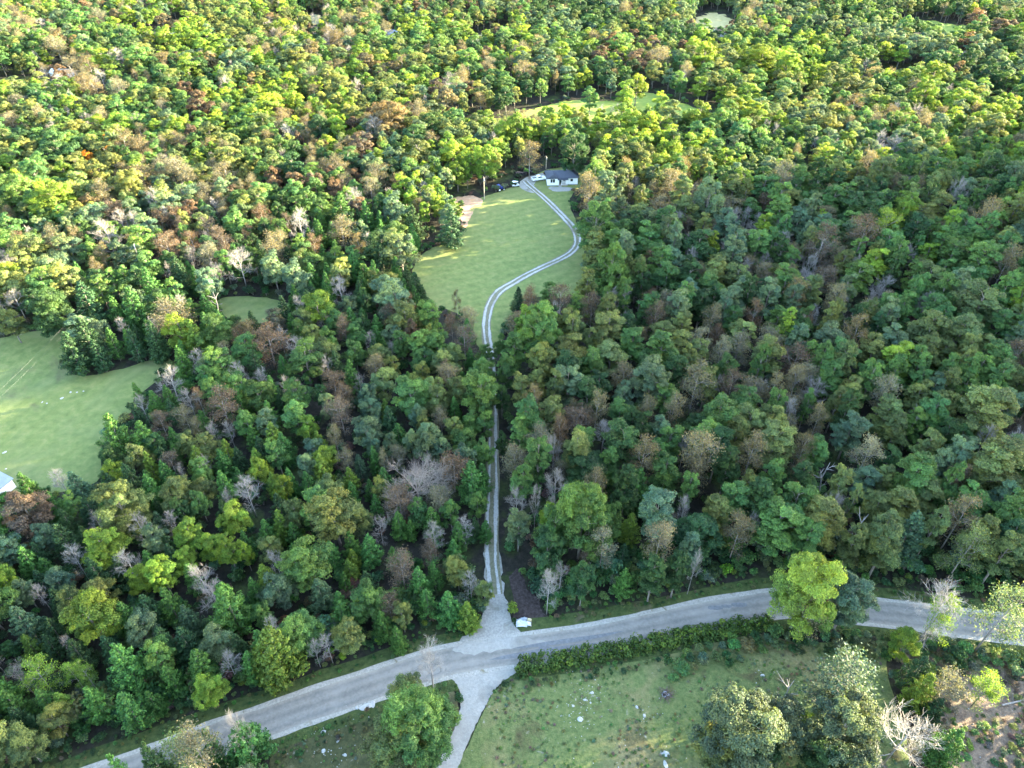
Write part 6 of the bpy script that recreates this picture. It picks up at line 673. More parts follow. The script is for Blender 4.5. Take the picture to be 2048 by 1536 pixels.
-62 93 4rG|124 188 7tY|240 648 6rB|-76 672 9rG|-305 571 7rT|224 269 7rY|48 196 7tB|-315 492 8rY|74 133 5tG|108 187 5tO|49 614 4rY|-11 385 9sW
-200 571 9rD|-79 546 4rB|-336 597 7rO|-242 302 5rO|49 617 6rG|-163 582 7rT|174 679 4rD|-70 135 8rG|-368 550 6rO|-342 635 4rG|-212 556 6rY|64 276 9rD
322 576 7rG|-63 593 5nW|-172 198 4cD|195 437 6rG|-155 386 8rT|101 422 9rY|186 681 6rB|-200 509 5rR|-58 353 7rO|33 107 5tG|21 644 6rG|361 531 4rR
-259 527 7rY|243 377 7rD|253 517 4rB|-109 671 4rO|51 660 5rG|-115 268 7rY|-247 472 8rD|-139 460 7rO|-268 387 11rO|134 676 6rB|367 566 6rO|-245 686 6rD
265 522 8rD|-328 511 7rY|167 446 10rD|127 436 9rY|102 690 9rD|-194 601 7rO|15 90 5sT|153 673 8rD|-8 653 6rO|195 493 6rB|-317 533 9rR|172 677 4rD
110 239 6tG|25 155 6tO|-226 624 5rG|123 659 4rR|-281 624 5rG|304 509 6rY|-161 556 7rG|252 570 6rD|97 637 8rY|84 605 6rG|406 618 4rO|-257 651 5rG
-155 256 6rO|-285 491 9rO|432 655 4rY|-79 280 4sT|-78 84 3nP|339 554 6rY|173 490 7rB|207 305 7rY|64 162 5tD|152 177 6tB|-252 554 4rR|247 685 8rD
144 196 7tG|46 595 4rG|302 538 5rB|-15 595 6rO|132 643 5rD|83 689 5sT|188 577 10rR|-290 458 9sW|6 677 6rG|9 654 5rD|275 592 6rY|266 628 4rG
-23 585 6rO|-338 650 4sT|-434 686 6rD|-107 516 8rO|167 191 5tO|-237 485 5nW|-293 511 7rD|89 375 8rB|-372 652 5rY|154 349 5rY|-66 605 6rY|-11 620 4sT
149 236 5tY|33 147 5sT|-194 516 4rO|-73 404 6rO|-86 42 5cG|155 660 10rD|245 600 6rB|-100 569 10rO|256 389 5rY|198 424 7rD|-51 531 5rO|-23 272 5rY
322 649 5rO|-104 286 8rO|61 377 10rD|-136 252 6sT|-83 202 4sR|-443 678 6rG|-315 450 9rO|363 643 6rD|30 242 7sT|-153 605 8rB|350 672 5rB|-88 522 5sT
175 374 6rB|31 392 9rB|-247 519 8rB|280 548 6rB|-141 424 13rG|-343 557 5rG|380 687 7rB|-79 639 6rO|111 567 5rB|181 409 5rG|109 690 9rB|-98 63 4cD
-158 637 4rR|280 603 5rG|372 663 8rD|227 298 5rY|-135 202 7rG|-14 330 7sT|90 426 8rG|48 180 6tB|102 186 5tG|363 550 4rO|-74 592 6rO|-175 539 8rY
-157 498 4rG|-98 281 6sT|246 611 4rB|-237 432 10rG|-124 639 5rD|-134 434 8nW|241 396 5rB|-372 565 7rB|-25 639 5sT|-283 536 9rY|-158 380 8rD|-179 230 5sT
-341 540 8rG|126 672 7rD|-249 447 6rG|-73 297 6rY|-401 606 5nW|211 247 8tO|196 411 7rB|-94 354 9rY|171 406 6rG|-185 531 8sW|-93 35 4cG|66 588 4rD
-253 643 4rG|-90 555 6rO|115 516 6rG|301 432 5rR|65 184 8tB|-158 287 4rY|-284 455 4nW|-136 616 8rO|49 379 8rB|380 640 8rB|-203 263 5rB|-196 288 6rO
30 581 4rO|133 600 4rG|-19 679 7rB|324 571 4rG|119 322 5rG|-245 681 6rD|170 293 9sT|87 396 10rB|-3 651 6rO|212 649 6rO|-20 248 8rY|-343 604 6sW
103 99 6tG|180 606 6rD|-42 510 5rO|22 92 6tD|-213 665 4rG|-11 531 8rB|183 448 9rD|-43 346 5rY|200 516 10rG|-288 640 6rG|353 638 4rD|-6 379 7rD
114 185 6tG|123 425 10rG|129 320 5rD|-336 688 6nW|-6 260 6rO|231 688 4rG|144 495 4rG|-65 659 4rG|-62 212 5cG|-117 533 8rG|-34 227 7rY|-387 681 9sT
-36 161 4cD|-42 483 7rT|159 598 5rD|324 468 7rD|290 566 6rB|-214 433 7rY|190 523 5rD|56 470 4rG|189 599 6rD|156 629 7rB|-117 568 5rY|139 250 6rY
-307 491 4nW|207 501 6rG|-338 519 9nW|-223 551 7rG|-296 649 8rG|-129 300 7rG|-169 648 9rO|-269 501 5rG|-110 577 8rY|-351 500 6rG|-60 567 8rY|329 567 4rG
107 288 5nW|318 506 6rR|118 97 6tB|-35 506 8rG|111 563 5rB|214 261 5rY|39 530 4rD|-79 657 6rG|-394 662 4rG|184 641 8rD|100 494 4rB|-337 653 4rB
52 114 7tO|390 597 7rD|163 629 6rO|-133 271 4rG|-67 376 7rO|-277 530 7rD|-299 588 5rY|-29 232 6rY|-111 275 5rD|-209 615 4rG|-224 427 10rG|40 668 6rY
255 663 6rG|-158 520 6rG|-90 64 4cG|78 481 10rO|124 288 6rG|-217 417 8rG|45 215 6nP|0 453 7rG|-258 663 4sT|286 593 4rD|337 618 4rD|-234 508 4sT
-260 652 4rG|-203 497 7rB|152 151 5tG|-261 587 6rG|-68 404 8rY|228 608 6rG|-344 689 6rO|225 546 5rO|-27 579 6rG|-32 272 6rY|-119 611 4rO|-67 269 7sW
-148 199 4rG|-298 470 9sT|-346 558 4rG|206 639 5sT|78 421 10rR|-226 351 6rO|-143 167 6rO|-52 664 6rG|-72 30 4nP|-88 626 5rG|-17 507 9rB|38 312 5nW
-21 537 4nP|26 611 4sT|176 462 10rD|281 595 6rB|-45 39 4rO|-62 546 7rO|40 112 6tD|-197 254 4rB|-292 598 5rO|-48 265 4rG|41 501 6rD|67 564 6rB
178 552 6rR|-48 606 8rO|-151 690 6rG|-176 452 5rO|-146 639 10rO|218 629 6rD|335 575 6rD|-185 676 5rO|41 142 7tO|-359 586 5rD|-98 618 8rO|332 516 6rG
107 512 5rY|196 646 5rB|315 458 6rG|-369 686 10rO|-73 180 4cD|70 167 7tD|42 280 9rY|304 441 7rD|16 580 6rR|51 224 6sT|-78 445 7rG|-138 406 5rY
244 633 7sT|38 147 7tO|143 246 6tG|213 559 4rR|-89 259 7rD|-10 105 5rB|1 447 6rG|58 296 5rY|168 325 8rO|105 576 4rD|92 114 7tG|118 592 7rG
-55 116 5rB|-145 689 8rO|302 618 6rD|32 558 7rO|256 584 6rO|-167 277 9rG|300 643 7rD|-95 346 6rO|-202 592 4rD|15 306 9rY|-75 286 5rD|-303 560 8rY
-144 303 7rG|-35 462 7nP|-122 285 5rG|-181 191 5cD|35 515 5rD|119 576 7rD|72 634 6rR|-167 585 5rR|220 453 8rD|-21 482 8rO|-53 673 5rG|-185 325 8rG
-56 327 7rO|-157 628 5rT|-152 460 5rO|114 563 4rB|-46 660 4rD|-298 610 5rO|-121 679 7rB|11 674 5rB|-307 420 5rG|-5 690 5rG|-133 304 8rG|239 459 7rD
-190 616 4rG|21 548 4sT|-103 82 4cD|270 593 8rB|-189 454 13rY|194 266 7rY|260 566 8rB|214 364 10rG|138 653 7rD|-45 260 9rB|-205 624 4rG|267 585 4rB
190 246 5tO|-242 669 8rD|-254 627 4rY|385 601 7rO|94 539 7rB|186 536 7rR|132 617 5rG|-325 477 6rG|115 326 6rG|285 687 4rR|-50 534 4rO|163 534 10rB
70 278 4rD|-299 688 5nW|-95 152 4cG|317 480 4sT|-138 588 8rY|-119 564 6rG|-69 626 8rG|-69 563 5rO|342 665 6rD|80 188 6tD|-357 552 6rY|224 566 4rD
106 565 6rG|73 303 5rY|132 586 7rG|-23 143 8rG|-106 597 5rB|-41 618 6rO|372 595 6rO|-144 170 4nP|-99 522 5nW|257 541 8rD|285 381 8rO|-128 619 6rR
-127 266 5rO|-190 265 7rG|8 447 5rY|135 568 8rB|-90 370 5rO|115 624 5rR|-28 402 6rY|318 580 8rD|357 561 5rO|62 613 6rG|250 654 4rY|184 381 7sT
329 633 6rG|-337 639 3nW|215 305 7rO|78 464 4rD|285 631 5sT|-49 398 5rO|256 647 4rG|219 680 6rG|303 415 7rD|196 348 7sT|-66 514 6rY|-256 608 4rB
-291 586 8rO|-114 541 4rY|385 562 4rG|-283 443 6rD|209 416 10rD|-82 510 5sT|-63 633 6rG|-189 619 5rO|-312 589 4rB|317 622 5rB|123 366 6rY|341 562 5rG
-239 647 4rG|-285 669 7rG|-129 293 9rG|-354 620 7rO|90 226 5nP|-59 27 5nP|-47 652 6rG|-37 37 4cD|-131 341 9rY|-34 590 8rD|-313 660 6rO|-30 528 5nP
-115 426 10rG|-42 201 4rG|239 570 4rD|-39 329 4nW|27 444 5rB|107 393 5rY|-230 429 7rG|105 685 8rO|-84 618 5rG|82 508 8rO|188 288 9rO|-122 232 5rY
-378 643 5rG|97 320 4rO|166 376 6rY|-296 628 6rO|-109 211 7sR|88 78 6tO|79 433 6rG|-158 446 8rO|-266 356 6rG|-248 641 5rG|319 601 7rB|173 577 4rB
73 551 8rO|-91 528 8sT|-367 658 4rO|-94 42 4cO|-184 525 6rG|177 639 6rG|120 585 5rY|-11 142 4cG|-32 199 4cG|-42 425 5sW|3 496 4rY|-268 370 7rG
78 535 5rY|232 585 4rG|-140 118 7sR|299 628 5rD|280 570 5rB|-340 523 5rY|227 638 4rB|-185 201 4cD|-24 649 5rY|133 656 5rO|-229 640 8rO|-180 519 5rY
239 616 5rB|97 512 4rG|145 157 6tG|-148 624 6rB|284 419 8sT|31 411 10rG|-373 590 4rD|109 312 8rG|173 557 6rY|301 489 7rY|-2 459 6rO|-11 526 8sW
110 321 8rB|-332 682 7rB|78 641 8rR|-331 562 6rO|-96 311 5rR|340 689 9rO|-69 655 6rG|55 386 8rD|88 238 7tG|-66 141 8rG|299 680 7rO|3 360 6rD
303 420 6rO|67 536 4rB|-162 602 6rD|258 412 8rB|349 574 8rR|268 612 5rG|-397 631 8rO|123 585 4rD|333 563 8rG|-48 206 5rB|221 521 6rB|-164 286 5rG
-242 451 7rG|-234 555 6rG|207 537 4rO|-99 613 8rG|-183 640 4sT|-109 491 4sT|36 274 6rY|155 548 5rG|-64 408 6rY|43 104 6tD|145 507 6rB|-92 314 6rY
-340 598 7rB|-232 561 4rO|70 148 5tY|9 489 4rB|-74 630 6rO|-178 215 5rY|224 304 5rY|-29 218 5rY|-202 374 6rO|-209 542 5nW|299 665 4rR|-71 200 4cG
14 115 8sR|-184 493 6rO|-169 652 4rY|-122 560 5rY|-166 325 10rO|-222 557 9rY|-170 180 4cD|129 285 7rB|-16 557 5rB|-333 629 4nW|-352 668 3nW|179 453 6rG
-312 455 10rG|325 624 6rR|196 625 6rY|-236 329 8rO|-143 534 5rG|-87 536 5rR|-2 543 5rG|-155 416 7rY|-94 506 4rO|26 114 5tD|-202 627 7rO|-20 255 5rY
-132 626 7rO|-88 215 9rO|139 675 8rD|-285 499 7rO|124 636 6rO|-220 265 6rB|359 595 4rR|163 663 6rG|-142 211 6rB|-137 530 6rG|406 609 6rB|307 653 6rD
25 390 5cD|152 687 7rY|-302 544 6rG|10 542 5rD|33 132 7tD|-165 665 6rO|-355 629 5rR|-281 679 6nW|179 327 7rY|312 434 5rB|-96 55 5cD|-345 597 6rD
296 597 6rG|313 563 6rD|65 520 5rB|-228 519 8rO|212 411 6rY|203 259 8rG|408 688 6rG|131 681 5rD|-178 535 6sW|233 545 6rD|-155 689 3nW|93 45 6tD
134 198 5tY|122 414 6rY|-161 361 7rD|-264 605 8rO|6 537 7rO|-281 387 9rG|-254 633 6rY|48 251 10rY|232 368 7rD|-161 160 4cD|388 671 4rD|65 311 7rG
-170 594 6rD|-383 660 6rD|-87 302 5nW|-169 319 7rY|125 667 7rD|205 581 5rD|-281 587 8rO|354 606 9rG|121 519 5rB|-88 579 6rO|187 611 6rD|284 610 5sT
135 114 5tB|-261 486 7sW|-93 150 4nP|28 671 4rB|-117 553 5rY|163 429 6rG|-194 271 5rG|436 685 6rY|-422 648 5sT|370 621 5rD|-4 618 5sT|-181 347 7rD
212 329 7rG|-142 122 4cG|86 518 6rD|142 483 7rY|199 274 4rO|46 500 8rD|140 224 6tO|-160 622 8rR|-381 599 6sT|-273 369 7rO|-20 221 6rY|-206 390 5rY
315 441 6rD|-284 518 5rO|-19 535 6rB|151 521 5rB|-156 159 7sT|-27 445 5rD|190 503 4rD|-220 672 4rY|139 445 10rY|186 322 6rY|-266 651 5rT|-90 543 8rB
-423 632 6rD|-220 345 10rO|-171 368 5rG|-31 488 5cD|-213 662 7rG|131 263 7rG|108 663 6rG|-299 479 4nW|-92 51 4cG|-40 65 4nP|126 271 5nW|-304 516 6rG
-284 511 4rO|-124 330 7rY|-145 679 6rG|251 426 7rG|307 665 6rY|116 659 8rO|135 622 4rD|199 368 11rG|289 661 5rG|-195 385 9rG|52 636 5rG|105 467 7rG
-33 479 7rG|239 626 4rB|34 551 4rD|-197 663 6rY|-133 675 7nW|284 573 4rD|-254 528 4rY|111 150 6tG|198 576 5rB|120 613 4rO|-279 658 5rB|326 562 5rD
143 367 5rY|-370 576 7rG|-23 642 3nP|101 624 8rD|63 121 8sT|75 538 6rD|-181 450 5rG|-40 365 6rO|-258 560 5rG|-91 492 5nW|-310 508 7rY|-58 60 5rG
-348 659 6rY|53 149 5sR|343 607 6rR|-375 654 3nW|-3 277 7rY|39 202 5tD|84 310 6rY|13 472 7rB|-181 200 5cG|215 334 9rO|-343 616 8rO|-358 669 6rB
-50 124 7rG|-78 685 5rD|-179 211 8rG|-51 653 4rG|220 343 7rB|-394 585 4sT|-162 511 7sT|-15 85 5nP|-91 197 7sR|-290 680 3nW|-152 514 10rB|280 662 6rR
270 648 5rY|2 532 5rD|-208 510 6rO|90 556 4rG|286 646 6rG|-103 317 5rB|-152 528 8rG|86 610 4rB|234 579 4rD|-163 647 5rD|-205 278 4rG|-80 677 8rG
-298 575 6rY|-52 348 4nW|-182 677 6rO|-287 418 8rB|-78 525 6rY|-115 572 10rY|-156 548 5rD|-41 644 7sT|142 333 9rG|-192 641 4rY|393 636 7rB|-93 636 7rG
155 152 5tG|-111 411 8rB|-61 376 10rT|19 426 7rB|-255 613 9rG|-61 324 5rD|142 386 7rO|70 406 7rG|93 521 5rB|-120 509 4rG|-72 636 11rO|-292 502 5rO
-357 521 5rO|-174 253 10rG|85 192 6sW|161 287 4sT|-279 500 3nW|-94 296 4rY|-295 669 4rY|-187 605 5rD|-80 353 5rG|272 569 6rB|-352 612 4rD|-404 674 6rD
-45 582 5rB|116 502 6rB|-319 527 4rY|-181 480 5rO|-153 600 6rY|452 682 10rG|-71 661 4rD|-164 265 4rO|25 428 7rG|-58 191 4cG|-409 603 4rY|-154 647 5rD
-206 337 5sT|-203 635 6rO|-208 531 5rG|-46 678 5sT|-54 379 5rO|374 544 6rB|-56 686 5rG|180 528 6rD|122 619 6rD|-48 361 5rO|-298 500 5rG|266 678 6rO
-48 663 5rB|-47 512 6rD|-126 583 6rY|-238 414 7rG|294 582 4rB|-83 50 6cD|334 542 4rG|-436 689 5rG|63 634 6rG|-273 618 6rG|193 606 6rO|-15 676 5rG
-205 244 6rY|-1 595 4nP|86 188 5nP|-205 613 8rG|131 348 7rO|-80 588 4rY|145 490 6rG|340 625 6rG|286 512 5rD|151 651 7rB|-58 597 6sT|-11 297 7rY
-408 647 6rG|-43 548 5nW|323 453 7rD|149 497 5sT|91 498 8rD|258 434 7rY|-147 413 6rO|105 234 8sT|-84 316 5rO|-61 618 4rG|198 599 5rO|150 169 7tG
37 649 6rO|-317 511 7rO|133 343 7rG|94 590 5rB|-160 386 7rY|15 488 6rB|133 189 7tG|362 617 8rD|-277 631 7rG|-319 442 5rR|-213 346 8nW|-106 58 4cG
-16 537 4nP|52 583 4rD|-195 574 5rD|-135 466 5sT|343 500 8rY|2 380 5rY|310 641 5rR|62 224 6nP|-41 670 4rY|373 567 6rO|-111 592 6sW|9 672 5rY
-103 416 8rG|-299 514 4rD|-146 376 6rB|-162 683 5rO|-97 601 4rO|-57 636 6rY|75 653 4rR|-113 230 4nW|224 524 5rD|153 206 7tG|88 529 7rO|-216 278 4rO
-219 597 4nW|-270 584 6nW|95 91 5tB|105 381 11rO|-237 584 7rO|-191 283 7rG|-409 617 7rY|-201 252 5rO|331 686 5rD|267 352 5rY|216 283 8rY|46 540 6rO
254 613 4rD|-90 654 8rY|-249 658 9rG|235 514 6rO|-222 538 4rO|37 302 7rY|-64 267 4rD|-3 627 6rY|375 579 5rO|-304 549 5rG|93 568 5rB|90 100 6tB
-110 332 5rY|-379 597 3nW|158 647 5rD|142 149 6tG|116 688 6rR|262 529 6rD|-218 423 6rG|97 433 8rG|169 196 5tO|362 541 5rB|75 596 6rD|260 621 5rB
43 165 7sW|116 413 5rY|-355 586 5rG|24 310 5rY|220 657 5rB|180 631 8rY|-211 605 6rG|-86 551 5rO|159 464 5rO|40 657 4rR|-374 555 5sW|-340 533 5rY
-43 78 4nP|-178 616 7rG|-72 649 7rG|-30 357 9nW|-124 661 4nW|-44 468 5sT|100 166 5nP|282 450 7rB|-60 640 7rG|422 652 6rB|376 547 4rR|-250 607 4rO
-237 618 10rY|5 469 8rY|172 548 4rG|-241 677 5rY|-319 628 6rG|348 515 7rY|-176 555 5rG|-286 568 5rY|-251 575 6sT|143 431 6rG|240 622 6rB|-294 430 6rO
-189 353 5sW|-178 621 7rO|-155 210 5cG|354 660 5rB|-275 662 9rT|279 506 5rD|-13 416 9rY|39 398 8rD|-231 536 5rO|5 486 4rO|-109 296 7rG|-141 291 5rO
-190 464 5rY|332 623 4rB|-212 646 6rG|358 535 4rG|-40 174 5rO|-346 626 4rY|-143 317 9rD|279 521 5rG|82 532 4rO|-75 362 7rG|360 566 6rG|154 255 6rG
14 454 5rG|22 441 6rG|60 590 8rY|43 91 6tG|-85 654 6rY|163 479 6rB|233 597 5sT|-202 266 7rG|106 456 7rB|-116 565 6rY|287 667 4rO|370 555 5rO
-60 429 7rG|-295 622 7rG|292 593 8rD|141 666 4rD|50 610 5rY|191 483 4rB|-289 615 8rG|83 477 8rB|321 619 8rD|164 474 5rD|-160 348 7rG|-421 628 5rY
110 577 4rB|71 595 5sT|198 649 6rD|-21 34 4cD|-81 192 4cG|-202 361 5rY|-58 162 5nP|222 296 5rY|313 658 6rD|271 675 7rR|-2 25 4cO|286 672 6rR
-407 681 7sW|-85 400 7rO|-243 658 8sW|54 491 10rD|292 669 7rR|13 589 9sT|-115 314 7rY|138 546 5rR|172 289 6rG|64 673 4rG|104 263 6rG|369 561 8rR
248 664 10rG|-266 577 5rO|-225 665 6sW|147 293 4rB|219 363 6rD|-105 545 8rY|-167 267 6rD|47 31 7tG|-235 566 5rO|194 217 7tO|241 365 12rD|173 653 8rD
218 499 6rG|384 646 8rB|-129 384 8rY|144 408 6rY|218 655 5rB|-232 604 5sT|-51 482 6rB|-45 553 4rY|249 561 6rD|-135 111 5cG|-78 203 6rD|-14 539 4rD
36 176 6tO|-51 579 4nW|-129 162 7rD|-35 311 5rO|310 688 6rG|5 689 7rR|-48 500 4nW|16 537 6rD|-83 591 7rG|54 655 6rO|130 126 5nP|266 546 6rD
366 666 5rB|276 495 5rG|204 675 6rG|297 466 9rG|218 524 6rO|323 633 4rO|126 689 4rG|167 502 6sT|-147 292 7rY|-184 328 4rT|-192 543 6nW|-184 384 6rO
-99 378 7rO|-379 603 4sW|69 182 5nP|-69 690 5nW|-217 513 5rO|-5 372 5rG|74 127 6tG|-202 450 13rT|-184 426 7rY|258 557 8rD|-229 654 7rY|-225 642 5rO
364 544 7rO|177 629 4rO|-281 576 5rT|-121 546 5rY|-129 98 4cG|-80 88 4nP|292 563 5rB|-82 513 6rR|109 229 7sT|-294 609 6sW|309 683 5sT|324 628 4rD
156 690 4rD|-376 620 5rO|-223 593 5rG|-325 664 4rO|-176 551 6rY|256 360 5rG|184 258 4rG|276 436 6rG|-116 665 4rB|-121 186 5sT|-51 216 4cD|-198 241 4sT
267 535 8rD|37 500 5rD|13 394 5rB|-49 583 4rG|-46 426 8rY|-156 391 6rB|-324 519 6rG|-185 577 4rG|-250 510 7rG|214 298 7rY|103 284 5rG|185 365 9rY
98 324 8rO|-172 606 5rD|-200 599 6rO|202 483 5rB|-51 183 4cG|84 256 4rY|381 577 5rG|-255 596 4rG|15 627 5rD|-279 551 6rY|-435 671 6rY|250 342 9rD
-180 541 5rY|-42 389 9rG|-117 640 5rB|-189 684 6rO|-108 565 5rO|-376 548 7rG|87 207 7nP|-158 421 9rY|266 390 5cD|157 638 5rO|-148 537 4rG|-300 643 4sW
225 287 5rY|-76 142 4cG|-229 596 8rY|112 189 8tG|163 276 10rG|32 600 6rY|-18 295 4rY|-207 568 7rB|-161 564 5rO|121 161 5sT|-77 152 4rG|87 680 4rD
302 650 4rR|202 638 6rY|-290 390 6rO|115 633 6rD|-146 177 5nP|-321 677 6rO|-119 667 6rB|408 605 6rO|-173 245 7rO|296 199 8tB|411 326 8tT|291 242 8tB
376 241 8tG|351 212 8tB|273 189 8tT|382 264 8tO|307 231 8tT|380 249 8tT|342 311 8tT|314 172 8tO|363 258 8tG|391 224 8tB|334 245 8tG|371 262 8tB
349 299 8tT|414 306 8tO|408 295 8tO|377 234 8tG|339 204 8tT|283 197 8tO|290 142 8tT|350 181 8tG|290 187 8tB|326 223 8tO|428 266 8tG|301 224 8tO
285 254 8tG|426 285 8tG|269 146 8tB|274 230 8tO|290 261 8tO|431 312 8tT|337 261 8tB|310 182 8tO|288 271 8tO|278 221 8tG|398 242 8tT|307 311 8tO
281 264 8tB|353 161 8tO|332 211 8tB|326 321 8tG|317 296 8tO|394 288 8tG|316 216 8tB|360 325 8tT|323 137 8tO|330 195 8tT|420 263 8tB|330 271 8tG
341 168 8tO|326 278 8tT|331 290 8tT|342 182 8tT|414 222 8tB|374 170 8tO|389 266 8tO|265 152 8tT|273 160 8tB|369 212 8tO|353 195 8tT|258 142 8tG
350 147 8tB|362 284 8tT|295 179 8tT|401 256 8tO|275 241 8tT|325 214 8tT|395 195 8tB|341 300 8tG|404 184 8tB|384 311 8tG|306 146 8tT|399 220 8tO
373 332 8tO|321 150 8tO|321 264 8tO|320 205 8tO|277 249 8tT|383 216 8tG|365 141 8tG|373 160 8tO|330 154 8tO|405 193 8tG|336 146 8tG|317 156 8tO
353 204 8tO|324 244 8tO|252 148 8tO|370 191 8tB|309 323 8tT|404 317 8tO|398 262 8tO|327 178 8tB|275 210 8tG|353 227 8tB|295 151 8tB|310 271 8tO
378 272 8tG|301 272 8tO|340 280 8tB|380 292 8tB|369 249 8tO|396 148 8tG|321 233 8tB|386 324 8tO|373 314 8tO|310 136 8tT|436 317 8tO|418 238 8tT
394 335 8tG|398 312 8tG|370 275 8tG|362 335 8tB|316 280 8tT|436 305 8tG|347 268 8tO|290 172 8tO|292 159 8tO|346 287 8tO|381 186 8tO|412 213 8tG
403 282 8tT|415 253 8tG|408 266 8tT|403 303 8tO|386 195 8tT|353 243 8tB|345 218 8tO|381 158 8tO|345 248 8tB|366 184 8tO|305 246 8tO|400 158 8tO
372 292 8tT|299 239 8tT|389 159 8tB|311 202 8tO|430 334 8tB|326 303 8tG|351 135 8tT|284 206 8tG|384 257 8tO|307 154 8tB|325 334 8tO|308 290 8tG
265 198 8tO|388 169 8tT|376 150 8tT|394 213 8tB|269 178 8tB|281 167 8tG|387 282 8tB|365 152 8tG|360 177 8tT|351 275 8tB|351 317 8tB|264 186 8tO
369 200 8tO|313 253 8tG|362 208 8tB|299 138 8tG|328 188 8tO|323 289 8tT|363 313 8tT|424 324 8tT|293 213 8tB|331 238 8tB|389 245 8tO|286 279 8tT
390 306 8tG|427 276 8tT|279 153 8tO|407 231 8tT|297 251 8tG|283 214 8tT|259 166 8tB|416 279 8tO|352 327 8tB|361 223 8tG|330 164 8tB|294 296 8tT
308 301 8tB|335 322 8tO|385 337 8tO|389 207 8tB|409 276 8tB|351 254 8tB|333 334 8tG|387 273 8tO|341 271 8tT|297 232 8tO|338 234 8tO|398 204 8tT
420 226 8tG|396 173 8tB|394 233 8tT|436 289 8tO|310 165 8tT|419 311 8tT|339 226 8tO|300 189 8tT|292 224 8tT|375 226 8tO|347 200 8tT|287 134 8tG
261 178 8tT|350 233 8tG|415 269 8tB|335 308 8tT|357 139 8tG|372 283 8tT|401 296 8tO|305 254 8tT|306 263 8tB|392 252 8tO|362 241 8tB|301 292 8tO
359 301 8tT|384 301 8tT|339 191 8tB|420 290 8tT|352 174 8tG|253 159 8tB|324 296 8tB|376 339 8tG|378 203 8tT|441 326 8tB|318 304 8tT|318 185 8tT
284 244 8tG|281 181 8tB|359 215 8tT|361 167 8tB|423 300 8tB|281 189 8tG|269 206 8tG|321 254 8tO|371 303 8tB|370 178 8tB|373 219 8tO|303 202 8tB
282 141 8tT|366 320 8tG|333 173 8tG|420 331 8tB|388 151 8tB|307 190 8tB|403 332 8tO|339 135 8tG|399 273 8tB|321 195 8tT|367 230 8tT|406 204 8tB
353 338 8tT|383 176 8tO|388 293 8tG|329 261 8tB|358 292 8tO|418 246 8tO|300 161 8tB|325 169 8tG|392 318 8tO|268 138 8tT|373 143 8tB|314 144 8tB
393 299 8tT|433 280 8tO|361 192 8tG|435 298 8tB|296 279 8tO|345 161 8tT|360 232 8tO|292 307 8tB|418 320 8tG|343 323 8tT|332 252 8tB|305 210 8tB
332 133 8tB|289 232 8tB|344 334 8tB|392 187 8tB|330 231 8tT|377 324 8tG|359 276 8tG|348 188 8tG|281 237 8tB|409 336 8tB|356 266 8tB|276 197 8tT
314 330 8tT|357 149 8tO|316 226 8tT|268 167 8tB|314 317 8tB|347 307 8tO|395 166 8tO|410 239 8tB|303 281 8tO|353 284 8tT|298 321 8tO|338 156 8tT
384 232 8tG|380 280 8tT|300 327 8tT|345 141 8tB|308 217 8tO|307 174 8tB|406 250 8tB|413 288 8tB|367 171 8tG
'''  # yellow trees massed in the far band, putting its sunlight into the colour
